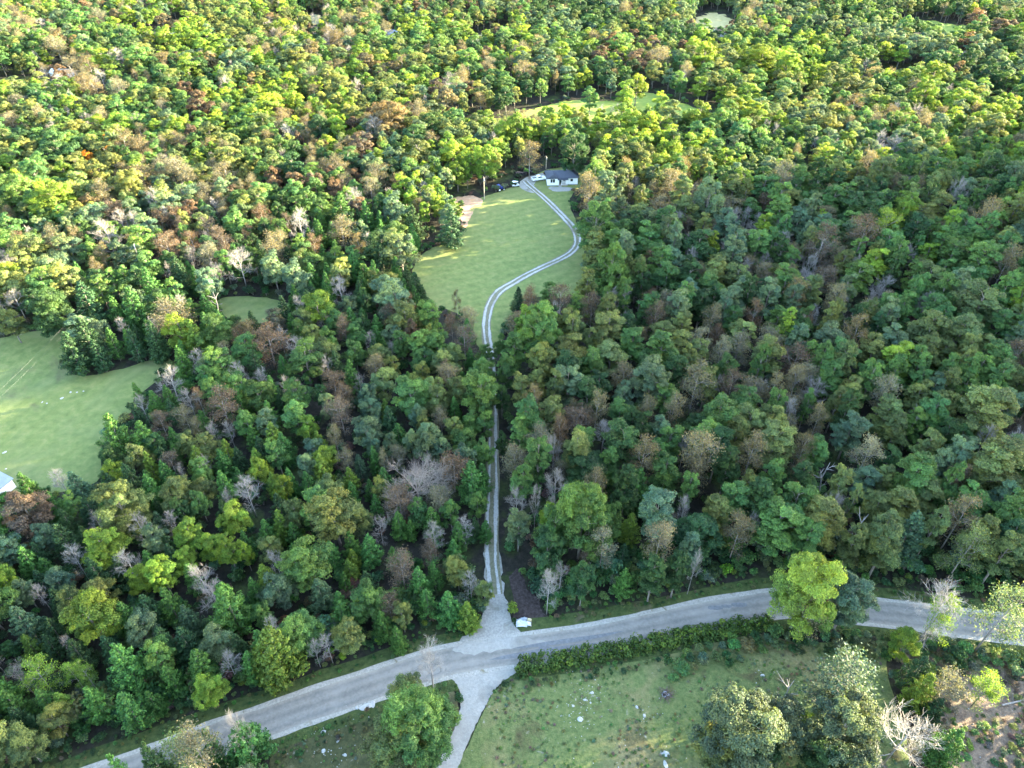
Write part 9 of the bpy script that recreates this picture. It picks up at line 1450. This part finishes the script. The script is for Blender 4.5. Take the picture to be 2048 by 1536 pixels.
# ------------------------------------------------------------------ undergrowth, hedge, weeds, stones
rows = []
def bush(x, y, k, t): rows.append((x, y, height(x, y), 'u', rnd.randrange(3), k * rnd.uniform(.7, 1.3), k * rnd.uniform(.6, 1.2), rnd.uniform(0, 6.28), tuple(c * rnd.uniform(.8, 1.25) for c in TINT[t])))
def off_line(pts, o, jit, step, t, k, skip=.2):
    a = 0
    for i in range(1, len(pts)):
        a += math.dist(pts[i], pts[i - 1])
        if a < step: continue
        a = 0
        if rnd.random() < skip: continue
        d = math.dist(pts[i], pts[i - 1]); nx, ny = -(pts[i][1] - pts[i - 1][1]) / d, (pts[i][0] - pts[i - 1][0]) / d
        q = o + rnd.uniform(-jit, jit); x, y = pts[i][0] + nx * q, pts[i][1] + ny * q
        if dist_line((x, y), LINES['road']) < (4.6 if k > .4 else 3.7) or dist_line((x, y), LINES['lane']) < 2.2 or inside((x, y), AREAS['side_drive']) or inside((x, y), AREAS['lane_mouth']) or inside((x, y), AREAS['leaf_litter']): continue
        bush(x, y, k * rnd.uniform(.7, 1.3), rnd.choice(t))
road1 = spline(LINES['road'], 1.0)
for o in (7.2, 8.4): off_line(road1, o, .8, 1.3, 'DDGOGDY', .75)
for o, k in ((9.5, 1.15), (11, 1.5), (13, 1.7)): off_line(road1, o, 1.0, 1.7, 'DDGDBO', k, .25)
off_line(road1, -6.6, .7, 1.6, 'DDGO', .5, .5)
half = [p for p in road1 if p[0] > 22]
for o in (-6, -7.5, -9): off_line(half, o, 1.0, 1.2, 'DDGBO', .9)
for k in ('lawn', 'hayfield', 'glade', 'upper_meadow'):
    pl = AREAS[k]
    for i in range(len(pl)):
        a, b = pl[i - 1], pl[i]; L = math.dist(a, b)
        for j in range(int(L / 1.8)):
            t = rnd.random(); x, y = a[0] + (b[0] - a[0]) * t + rnd.uniform(-1.6, 1.6), a[1] + (b[1] - a[1]) * t + rnd.uniform(-1.6, 1.6)
            if dist_line((x, y), LINES['lane']) > 4 and math.dist((x, y), SPOTS['house']) > 14 and not inside((x, y), pl): bush(x, y, rnd.uniform(.6, 1.3), rnd.choice('DDGBOD'))
for o in (4.3, 5.0, 5.8, 6.6):
    for sg in (-1, 1): off_line(road1, sg * o, .5, 1.0, 'DGOGDOT', .3, .3)
for _ in range(8500):
    y = rnd.uniform(40, 330); x = rnd.uniform(-.8 * y - 40, .8 * y + 40)
    if any(inside((x, y), AREAS[k]) for k in AREAS) or dist_line((x, y), LINES['road']) < 7 or dist_line((x, y), LINES['lane']) < 3.5: continue
    bush(x, y, rnd.uniform(.6, 1.3), rnd.choice('DDGBDR'))
scatter('undergrowth', rows, 'low leafy undergrowth along the woodland edges and under the trees', 'undergrowth')

rows = []
for _ in range(30000):
    k = rnd.choice(('pasture', 'pasture', 'rough', 'rough', 'rough', 'paddock')); pl = AREAS[k]
    x = rnd.uniform(-45, 95); y = rnd.uniform(18, 72)
    if not inside((x, y), pl) or dist_line((x, y), LINES['road']) < 3.9 or inside((x, y), AREAS['side_drive']): continue
    s = rnd.uniform(.1, .24) if k != 'rough' else rnd.choice((rnd.uniform(.12, .3), rnd.uniform(.2, .6)))
    if k != 'rough' and math.sin(x / 4.1 + 1.3 * math.sin(y / 5)) * math.sin(y / 3.3 + x / 9) < rnd.uniform(-.8, .8): continue
    if k == 'rough' and math.sin(x / 5 + y / 7) * math.sin(y / 2.6 - x / 11) < rnd.uniform(-1, .7): continue
    rows.append((x, y, height(x, y) + .03, 'u', rnd.randrange(3), s * 1.2, s * .55, rnd.uniform(0, 6.28), tuple(c * rnd.uniform(.8, 1.3) for c in TINT[rnd.choice('GOOGTBW' if k != 'rough' else 'GYOOTTRDDW')])))
scatter('weeds', rows, 'tufts of weeds and tall grass in the rough pasture', 'weeds')

hb = [p for p in spline(LINES['hedge'], .8)]
hr = random.Random(4); g = np.random.default_rng(44); cen, nor, rn = [], [], []
hw = MB()
for i, p in enumerate(hb):
    for k in range(8):
        hh = hr.uniform(.35, 1.6); c = np.array([p[0] + hr.uniform(-.6, .6), p[1] + hr.uniform(-1.9, 1.1), height(*p) + hh]); m = 34; u = unit(g, m)
        cen.append(c + u * hr.uniform(.35, .75) * np.array([1, 1, .8])); nor.append(u + np.array([0, 0, .5]) + .5 * g.normal(size=(m, 3)))
        lb = hr.choice((.15, .3, .4, .5, .55, .6, .95)); rn.append(np.clip(np.stack([lb + g.normal(0, .15, m), .5 + .7 * (lb - .5) + g.normal(0, .25, m)], 1), 0, 1))
    if i % 2 == 0: hw.tube([(p[0], p[1], height(*p) - .1), (p[0] + hr.uniform(-.4, .4), p[1] + hr.uniform(-.5, .5), height(*p) + 1.4)], [.04, .015], 4)
he = empty('hedge', (0, 0, 0), label='wild bushy hedge along the pasture side of the paved road', category='hedge')
link(bpy.data.objects.new('foliage', leaf_mesh('foliage', np.concatenate(cen), np.concatenate(nor), .34, .25, np.concatenate(rn), [M['leaf']], None, None, 5)), he, tint=(.062, .11, .024))
hw.obj('stems', M['bark'], he)

def rock(seed, r):
    q = random.Random(seed); bm = bmesh.new(); bmesh.ops.create_icosphere(bm, subdivisions=2, radius=r)
    ax = (q.uniform(.8, 1.3), q.uniform(.6, 1.0), q.uniform(.28, .5))
    for v in bm.verts:
        k = 1 + q.uniform(-.16, .16); v.co = Vector((v.co.x * ax[0] * k, v.co.y * ax[1] * k, max(-.25 * r, min(.38 * r, v.co.z * ax[2] * k))))
    me = bpy.data.meshes.new('rock'); bm.to_mesh(me); bm.free(); me.materials.append(M['rock']); return me
ROCK_LABELS = ['pale rock in the stony paddock, the upper of two', 'pale rock in the stony paddock, the lower of two', 'large flat grey slab in the paddock below the road', 'second flat slab touching the larger one by the road', 'small grey stone beside the two flat slabs',
    'grey-white boulder in the middle of the pasture', 'small white stone on the pasture above the pointed rock', 'pointed pale rock in the pasture below the brush pile', 'long pale outcrop at the pasture edge beside the big oak', 'pale outcrop continuing the long one at the picture edge', 'white rock on the pasture grass under the shaded trees',
    'first of three white stones in a row on the hayfield', 'middle of three white stones in a row on the hayfield', 'last of three white stones in a row on the hayfield', 'flat pale outcrop in the bare patch of the hayfield', 'small white stone at the hayfield bare patch, outer one', 'small white stone at the hayfield bare patch, inner one',
    'wide pale outcrop on the hayfield above the metal shed', 'small pale stone on the hayfield just above the shed', 'topmost white stone of the pebble streak in the pasture', 'white stone in the middle of the pasture pebble streak', 'lowest white stone of the pasture pebble streak', 'small white stone in the paddock between two pale rocks', 'little white stone by the paddock oak', 'lone pale stone across the road bend from the yellow tree']
for i, (x, y, w) in enumerate(ROCKS):
    o = link(bpy.data.objects.new('rock', rock(i, w * (.5 if y < 62 else .34))), label=ROCK_LABELS[i], category='rock', group='pale limestone rocks'); o.location = (x, y, height(x, y) + .06 + w * .03); o.rotation_euler = (0, 0, rnd.uniform(0, 6)); o.scale = (1.1, .7, .22) if w > .9 else (1, 1, .8)
sm = MB()
def stones(n, f, smin, smax):
    for _ in range(n):
        x, y = f(); s = rnd.uniform(smin, smax) * (1 if rnd.random() > .1 else 1.8); a = rnd.uniform(0, 6)
        z = height(x, y) + .05; P = [(math.cos(a + k * 1.57) * s * rnd.uniform(.6, 1), math.sin(a + k * 1.57) * s * rnd.uniform(.6, 1)) for k in range(4)]
        sm.add([(x + u, y + v, z - .02) for u, v in P] + [(x + u * .5, y + v * .5, z + s * .55) for u, v in P], [(0, 1, 5, 4), (1, 2, 6, 5), (2, 3, 7, 6), (3, 0, 4, 7), (4, 5, 6, 7)])
def around(px, py, sx, sy): return lambda: (px + rnd.gauss(0, sx), py + rnd.gauss(0, sy))
def where(k, x0, x1, y0, y1):
    def f():
        while True:
            x, y = rnd.uniform(x0, x1), rnd.uniform(y0, y1)
            if inside((x, y), AREAS[k]) and dist_line((x, y), LINES['road']) > 4.2 and not inside((x, y), AREAS['side_drive']): return x, y
    return f
for i in (19, 20, 21, 5): stones(26, around(ROCKS[i][0], ROCKS[i][1], 1.6, 1.5), .05, .15)
for i in (0, 1, 4, 7, 10): stones(14, around(ROCKS[i][0], ROCKS[i][1], 1.6, 1.3), .05, .17)
stones(150, where('pasture', -8, 60, 20, 62), .04, .14); stones(120, where('paddock', -45, -5, 20, 55), .04, .15); stones(150, where('rough', 55, 110, 20, 66), .05, .2)
sm.obj('gravel_stones', M['rock'], kind='stuff', label='small white limestone chips strewn over the pasture grass', category='stones')

# ------------------------------------------------------------------ house
def G(p): return (p[0], p[1], height(*p))
hx, hy = SPOTS['house']
H_ = empty('house', (hx, hy, height(hx, hy) - .02), .04, label='small white house with dark hip roof and front porch at the lane end', category='house')
w = MB(); LW, DW, HW = 11.6, 7.6, 3.0
w.box((-3.55, 3.6, HW / 2), (4.5, 6.6, HW)); w.box((3.55, 3.9, HW / 2), (4.5, 6.0, HW)); w.box((0, 4.6, HW / 2 - .003), (2.6, 4.6, HW - .006))
w.obj('wall', M['wall'], H_)
f_ = MB(); f_.box((-3.55, 3.6, .14), (4.56, 6.66, .3)); f_.box((3.55, 3.9, .14), (4.56, 6.06, .3)); f_.obj('foundation', M['grey_metal'], H_)
rf = MB(); e = .45; x0, x1, y0, y1 = -5.8 - e, 5.8 + e, .3 - e, 6.9 + e; z0, z1 = HW, HW + 1.75; ym = (y0 + y1) / 2
A = [(x0, y0, z0), (x1, y0 + .6, z0), (x1, y1, z0), (x0, y1, z0), (x0 + 3.3, ym, z1), (x1 - 3.3, ym, z1)]
rf.add(A + [(x, y, z - .14) for x, y, z in A[:4]], [(0, 1, 5, 4), (1, 2, 5), (2, 3, 4, 5), (3, 0, 4), (6, 7, 1, 0), (7, 8, 2, 1), (8, 9, 3, 2), (9, 6, 0, 3), (9, 8, 7, 6)])
rfo = rf.obj('roof', M['roof'], H_)
gb = MB(); gb.add([(-5.9, -.2, z0 + .02), (-1.2, -.2, z0 + .02), (-3.55, .1, z0 + 1.5), (-3.55, ym, z1 - .15), (-5.9, 1.4, z0 + .4), (-1.2, 1.4, z0 + .4)], [(0, 1, 2), (0, 2, 3, 4), (1, 5, 3, 2)]); gb.obj('front_hip', M['roof'], rfo)
cm = MB(); cm.box((1.6, ym + .6, z1 + .1), (.55, .55, 1.2)); cm.obj('chimney', M['grey_metal'], rfo)
def window(cx, y, cz, ww, hh, panes=1):
    fr = MB(); t = .09
    for sx in (-1, 1): fr.box((cx + sx * (ww / 2 + t / 2), y, cz), (t, .1, hh + 2 * t))
    for sz in (-1, 1): fr.box((cx, y, cz + sz * (hh / 2 + t / 2)), (ww - .004, .1, t))
    for k in range(1, panes): fr.box((cx - ww / 2 + ww * k / panes, y - .002, cz), (.12, .1, hh - .004))
    fo = fr.obj('window', M['trim'], H_)
    p = MB(); p.box((cx, y + .03, cz), (ww, .04, hh)); p.obj('pane', M['glass'], fo)
window(-3.75, .27, 1.95, 1.7, 1.35, 2); window(3.5, .87, 1.9, .95, 1.0); window(.75, 2.27, 1.75, .95, 1.3)
dr = MB(); dr.box((-.55, 2.26, 1.25), (.95, .08, 2.05)); do = dr.obj('door', M['door'], H_); k = MB(); k.box((-.22, 2.19, 1.2), (.06, .06, .12)); k.obj('handle', M['grey_metal'], do)
po = MB(); po.box((.1, 1.05, .2), (3.6, 2.3, .4)); pd = po.obj('porch', M['wood'], H_)
pr = MB(); pr.add([(-1.9, -.35, 2.62), (2.1, -.35, 2.62), (2.1, 2.3, 3.15), (-1.9, 2.3, 3.15), (-1.9, -.35, 2.5), (2.1, -.35, 2.5), (2.1, 2.3, 3.03), (-1.9, 2.3, 3.03)], [(0, 1, 2, 3), (7, 6, 5, 4), (0, 4, 5, 1), (1, 5, 6, 2), (3, 7, 4, 0)]); pr.obj('porch_roof', M['roof'], pd)
for x in (-1.55, -.35, 1.75): p = MB(); p.box((x, .05, 1.45), (.16, .16, 2.15)); p.obj('post', M['trim'], pd)
rl = MB(); rl.box((.7, .05, 1.25), (1.9, .07, .09)); rl.box((.7, .05, .55), (1.9, .07, .07))
for i in range(9): rl.box((-.16 + i * .215, .05, .9), (.05, .05, .62))
rl.obj('railing', M['trim'], pd)
for i in range(3): s = MB(); s.box((-.95, -.25 - i * .3, .3 - i * .12), (1.1, .3, .14)); s.obj('step', M['drive'], pd)

# ------------------------------------------------------------------ vehicles by the house
def prism(mb, prof, y0, y1, mi=0):
    """extrude an x-z outline sideways"""
    n = len(prof); mb.add([(x, y0, z) for x, z in prof] + [(x, y1, z) for x, z in prof], [tuple(range(n)), tuple(range(2 * n - 1, n - 1, -1))] + [(i, n + i, n + (i + 1) % n, (i + 1) % n) for i in range(n)], mi)
def wheels(root, xs, tr, r):
    for x in xs:
        for s in (-1, 1):
            t = MB(); t.wheel((x, s * tr, r), r, .22); to = t.obj('wheel', M['tyre'], root)
            t = MB(); t.wheel((x, s * (tr + .115), r), r * .55, .03, n=10); t.obj('rim', M['rim'], to)
def pickup(spot, rz, label, paint, bed=True):
    x, y = SPOTS[spot]; r = empty('pickup_truck' if bed else 'parked_car', (x, y, height(x, y) + .1), rz, label=label, category='pickup truck' if bed else 'car')
    b = MB()
    if bed:
        prism(b, [(-2.75, .5), (2.7, .45), (2.78, .85), (2.65, 1.1), (1.3, 1.2), (-.7, 1.2), (-2.75, 1.15)], -.95, .95)
    else: prism(b, [(-2.3, .4), (2.2, .38), (2.3, .7), (2.1, .9), (1.0, 1.0), (-2.2, 1.05), (-2.35, .7)], -.88, .88)
    b.obj('body', paint, r)
    c = MB(); pf = [(1.35, 1.2), (.65, 1.85), (-.55, 1.88), (-.75, 1.2)] if bed else [(1.05, 1.0), (.35, 1.55), (-1.5, 1.6), (-2.15, 1.05)]
    prism(c, pf, -.82, .82); co = c.obj('cabin', paint, r)
    for s in (-1, 1):
        gpf = [(px * .86 + .04, pz - (.06 if pz > 1.4 else -.07)) for px, pz in pf]; q = MB(); prism(q, gpf, s * .825, s * .835); q.obj('side_window', M['glass'], co)
    (ax, az), (bx, bz) = pf[0], pf[1]
    q = MB(); q.add([(ax * .98 + .03, -.7, az + .07), (ax * .98 + .03, .7, az + .07), (bx + .06, .66, bz - .05), (bx + .06, -.66, bz - .05)], [(0, 1, 2, 3)]); q.obj('windscreen', M['glass'], co)
    if bed:
        q = MB(); q.box((-1.75, 0, 1.19), (1.75, 1.6, .06)); q.obj('bed', M['black_paint'], r)
        for s in (-1, 1): q = MB(); q.box((-1.75, s * .88, 1.25), (1.95, .12, .16)); q.obj('bed_rail', paint, r)
        q = MB(); q.box((-2.7, 0, 1.2), (.1, 1.66, .3)); q.obj('tailgate', paint, r)
    front, back = (2.72, -2.77) if bed else (2.24, -2.33)
    for s in (-1, 1):
        q = MB(); q.box((front, s * .68, .82), (.1, .3, .16)); q.obj('headlight', M['lamp'], r)
        q = MB(); q.box((back, s * .78, .85), (.06, .16, .3)); q.obj('tail_light', M['red_lamp'], r)
    wheels(r, (1.75, -1.7) if bed else (1.45, -1.4), .84 if bed else .78, .38 if bed else .33)
    return r
pickup('pickup', .35, 'white pickup truck parked on the gravel by the white house', M['white_paint'])
pickup('house_car', .5, 'black car parked behind the corner of the white house', M['black_paint'], False)
x, y = SPOTS['tractor']; t = empty('tractor', (x, y, height(x, y) + .05), .6, label='small blue tractor at the lawn edge near the utility pole', category='tractor')
b = MB(); prism(b, [(-.2, .6), (1.5, .6), (1.55, 1.15), (1.4, 1.3), (-.2, 1.35)], -.38, .38); b.obj('bonnet', M['blue_paint'], t)
b = MB(); prism(b, [(-1.2, .6), (-.2, .55), (-.2, .8), (-1.2, 1.0)], -.7, .7); b.obj('fender', M['blue_paint'], t)
b = MB(); b.box((-.75, 0, 1.12), (.5, .55, .14)); b.box((-1.0, 0, 1.4), (.1, .55, .5)); b.obj('seat', M['black_paint'], t)
b = MB(); b.box((-.7, 0, 2.25), (1.3, 1.3, .08)); b.obj('canopy', M['blue_paint'], t)
for sx in (-1.25, -.15):
    for s in (-1, 1): b = MB(); b.box((sx, s * .58, 1.55), (.07, .07, 1.34)); b.obj('canopy_post', M['black_paint'], t)
for X, r_, wd in ((-.75, .68, .4), (1.15, .42, .26)):
    for s in (-1, 1): b = MB(); b.wheel((X, s * .85, r_), r_, wd); wo = b.obj('wheel', M['tyre'], t); b = MB(); b.wheel((X, s * (.86 + wd / 2), r_), r_ * .5, .03, n=10); b.obj('rim', M['white_paint'], wo)
x, y = SPOTS['van']; t = empty('golf_cart', (x, y, height(x, y) + .05), .3, label='white-roofed utility cart with dark seat beside the gravel apron', category='utility cart')
b = MB(); prism(b, [(-1.3, .4), (1.3, .4), (1.35, .75), (.8, 1.0), (.55, .62), (-.5, .62), (-.55, .95), (-1.3, .95)], -.62, .62); b.obj('body', M['white_paint'], t)
b = MB(); b.box((-.2, 0, .8), (.6, 1.1, .3)); b.box((-.5, 0, 1.15), (.12, 1.1, .5)); b.obj('seat', M['black_paint'], t)
b = MB(); b.box((-.1, 0, 1.95), (2.0, 1.3, .1)); b.obj('roof', M['white_paint'], t)
for sx in (-.95, .75):
    for s in (-1, 1): b = MB(); b.box((sx, s * .56, 1.4), (.05, .05, 1.0)); b.obj('post', M['black_paint'], t)
for X in (-.85, .9):
    for s in (-1, 1): b = MB(); b.wheel((X, s * .58, .27), .27, .2); b.obj('wheel', M['tyre'], t)
x, y = SPOTS['trailer']; t = empty('flatbed_trailer', (x, y, height(x, y) + .05), .45, label='dark flatbed trailer loaded with junk under the trees by the apron', category='trailer')
b = MB(); b.box((0, 0, .62), (6.2, 2.2, .14)); b.obj('deck', M['black_paint'], t)
for s in (-1, 1): b = MB(); b.box((0, s * 1.07, .95), (6.2, .05, .5)); b.obj('side_panel', M['black_paint'], t)
b = MB(); b.tube([(3.1, .8, .58), (4.3, 0, .5), (3.1, -.8, .58)], [.05] * 3, 5); b.obj('drawbar', M['grey_metal'], t)
for X in (-.5, .4):
    for s in (-1, 1): b = MB(); b.wheel((X, s * 1.22, .36), .36, .2); b.obj('wheel', M['tyre'], t)
jk = random.Random(3); b = MB()
for i in range(14): b.box((jk.uniform(-2.6, 2.6), jk.uniform(-.7, .7), .72 + jk.uniform(.05, .5)), (jk.uniform(.4, 1.3), jk.uniform(.3, .9), jk.uniform(.3, .9)), jk.uniform(0, 3))
b.obj('junk_heap', M['brush'], None, label='dark heap of junk piled on the flatbed trailer', category='junk').matrix_world = Matrix.Translation((x, y, height(x, y) + .05)) @ Matrix.Rotation(.45, 4, 'Z')

# ------------------------------------------------------------------ poles and wires
def pole(k, hgt, label):
    x, y = SPOTS[k]; r = empty('utility_pole', (x, y, height(x, y)), .4, label=label, category='utility pole', group='wooden utility poles')
    b = MB(); b.tube([(0, 0, -.5), (0, 0, hgt * .5), (0, 0, hgt)], [.17, .15, .11], 8); b.obj('shaft', M['pole'], r)
    b = MB(); b.tube([(0, -.25, hgt - 1.4), (0, -.25, hgt - .6)], [.16, .16], 8); b.obj('transformer', M['grey_metal'], r)
    b = MB(); b.box((.12, 0, hgt - .35), (.1, 1.3, .1)); b.obj('crossarm', M['wood'], r)
    for s in (-.55, .55): b = MB(); b.tube([(.12, s, hgt - .3), (.12, s, hgt - .12)], [.05, .04], 6); b.obj('insulator', M['trim'], r)
    return Vector((x, y, height(x, y) + hgt - .15))
ta = pole('pole_a', 8.6, 'wooden utility pole on the bare soil at the lawn edge'); tb = pole('pole_b', 5.2, 'shorter utility pole standing behind the white house')
tc = pole('pole_c', 11.5, 'utility pole rising behind cedars beyond the hayfield'); td = pole('pole_d', 11.0, 'utility pole standing in the hayfield by the shed')
def cable(a, b, sag, label, off=0):
    m = MB(); P = []
    for i in range(17):
        t = i / 16; p = a.lerp(b, t); P.append((p.x + off, p.y, p.z - sag * 4 * t * (1 - t)))
    m.tube(P, [.0045] * 17, 4); return m.obj('power_cable', M['wire'], None, label=label, category='cable', group='overhead power cables')
cable(ta, tb, 1.0, 'power cable slung between the pole on the lawn edge and the house pole')
cable(tc, td, 2.2, 'upper power cable crossing over the hayfield'); cable(tc - Vector((0, 0, .7)), td - Vector((0, 0, .7)), 2.6, 'lower power cable crossing over the hayfield', .5)

# ------------------------------------------------------------------ other buildings
def shed(name, cx, cy, rz, L, Wd, hw, hr_, wm, rm, label, cat, n_ribs=0, door=True):
    r = empty(name, (cx, cy, height(cx, cy)), rz, label=label, category=cat)
    b = MB(); prism(b, [(-Wd / 2, 0), (Wd / 2, 0), (Wd / 2, hw), (0, hw + hr_ * .96), (-Wd / 2, hw)], -L / 2, L / 2); b.obj('wall', wm, r)
    for s in (-1, 1):
        q = MB(); e = .3
        P = [(s * (Wd / 2 + e), hw - e * hr_ / (Wd / 2) + .06), (0, hw + hr_ + .06), (0, hw + hr_ + .14), (s * (Wd / 2 + e), hw - e * hr_ / (Wd / 2) + .14)]
        prism(q, P if s < 0 else P[::-1], -L / 2 - e, L / 2 + e); ro = q.obj('roof_panel', rm, r)
        for i in range(n_ribs):
            yy = -L / 2 + (i + .5) * L / n_ribs; q = MB(); q.tube([(s * Wd / 2, yy, hw + .15), (s * .05, yy, hw + hr_ + .13)], [.03, .03], 4); q.obj('rib', rm, ro)
    if door:
        q = MB(); q.box((Wd / 2 + .02, L * .22, 1.1), (.06, .95, 2.1)); q.obj('door', M['grey_metal'], r)
        for yy in (-L * .28, -.2): q = MB(); q.box((Wd / 2 + .02, yy, 1.5), (.06, .9, .8)); wo = q.obj('window', M['trim'], r); q = MB(); q.box((Wd / 2 + .045, yy, 1.5), (.03, .74, .64)); q.obj('pane', M['glass'], wo)
    return r
(ax, ay), (bx, by) = SPOTS['shed_a'], SPOTS['shed_b']
ang = math.atan2(by - ay, bx - ax); L = 9.0; Wd = 6.4
ux, uy = math.cos(ang), math.sin(ang); nx, ny = uy, -ux       # outward, towards the camera side
# the long wall runs a -> b, its far corner at b
ccx, ccy = bx - ux * L / 2 - nx * Wd / 2, by - uy * L / 2 - ny * Wd / 2
shed('metal_shed', ccx, ccy, ang - math.pi / 2, L, Wd, 2.5, .7, M['white_paint'], M['metal_roof'], 'white metal shed with shallow grey roof beside the hayfield', 'shed', 9, False)
shed('storage_shed', *SPOTS['far_shed'], 1.45, 9, 6, 2.6, 1.3, M['white_paint'], plain('pale_roof', (.5, .54, .62), .5, .1, 1), 'far white storage shed with pale roof among orange-tinged woods', 'shed', 0)
shed('farm_house', *SPOTS['far_house'], 1.7, 13, 8, 2.8, 1.6, M['wall'], M['brown_roof'], 'far farm house with brown roof in a tan clearing', 'house')
shed('cabin', *SPOTS['far_cabin'], 1.4, 8, 6, 3, 1.8, M['wall'], M['metal_roof'], 'tiny far white cabin hidden among the distant trees', 'cabin')
shed('barn', *SPOTS['far_barn'], 1.55, 22, 11, 3.4, 2.0, M['white_paint'], plain('pale_blue_roof', (.5, .56, .66), .5, .1, 1), 'long pale-roofed barn at the far top of the view', 'barn')

# ------------------------------------------------------------------ odds and ends
x, y = SPOTS['tarp']; z = height(x, y) + .06; t = empty('dumped_sheeting', (x, y, z), 0, label='heap of crumpled white sheeting dumped at the lane corner', category='rubbish heap')
jk = random.Random(9)
for i, (cx, cy, sx, sy, m) in enumerate(((-.4, 0, 2.0, 1.6, 'tarp'), (.7, -.25, 1.3, .9, 'tarp'), (.1, .5, 1.6, .7, 'grey_metal'), (1.0, .3, .8, .5, 'yellowed'), (-.9, -.3, .9, .7, 'tarp'))):
    b = MB(); n = 7; vs_ = []
    for a in range(n):
        for c in range(n):
            u, v = (a / (n - 1) - .5), (c / (n - 1) - .5)
            vs_.append((cx + u * sx + jk.uniform(-.07, .07), cy + v * sy + jk.uniform(-.07, .07), .18 + .11 * i + .55 * (1 - 3 * (u * u + v * v)) + jk.uniform(-.12, .12)))
    b.add(vs_, [(a * n + c, (a + 1) * n + c, (a + 1) * n + c + 1, a * n + c + 1) for a in range(n - 1) for c in range(n - 1)])
    b.obj('sheet', M[m], t)
x, y = SPOTS['brush']; t = empty('brush_pile', (x, y, height(x, y) + .05), 0, label='small burnt brush pile in the middle of the pasture', category='brush pile')
b = MB()
for i in range(55):
    a = jk.uniform(0, 6.28); r_ = jk.uniform(.1, .9); d = jk.uniform(0, 6.28); L = jk.uniform(.6, 1.6); p = (math.cos(a) * r_, math.sin(a) * r_, jk.uniform(.02, .5) * (1.1 - r_))
    b.tube([p, (p[0] + math.cos(d) * L, p[1] + math.sin(d) * L, p[2] + jk.uniform(-.05, .5))], [.05, .02], 4)
b.obj('sticks', M['brush'], t)
b = MB()
for i in range(7): a = jk.uniform(0, 6.28); b.box((math.cos(a) * .35, math.sin(a) * .35, .18), (.5, .35, .22), jk.uniform(0, 3))
b.obj('charred_blocks', M['grey_metal'], t)
x, y = SPOTS['fallen']; b = MB(); b.tube([(-3, -.6, .3), (0, 0, .35), (3.2, .9, .5)], [.16, .13, .06], 7)
for i in range(5): b.tube([(-1 + i, -.2 + .25 * i, .38), (-.6 + i, (-1) ** i * 1.1, .9)], [.05, .02], 4)
o = b.obj('fallen_log', M['pale_bark'], None, label='pale fallen trunk lying on the cleared ground', category='log'); o.location = (x, y, height(x, y) + .05)
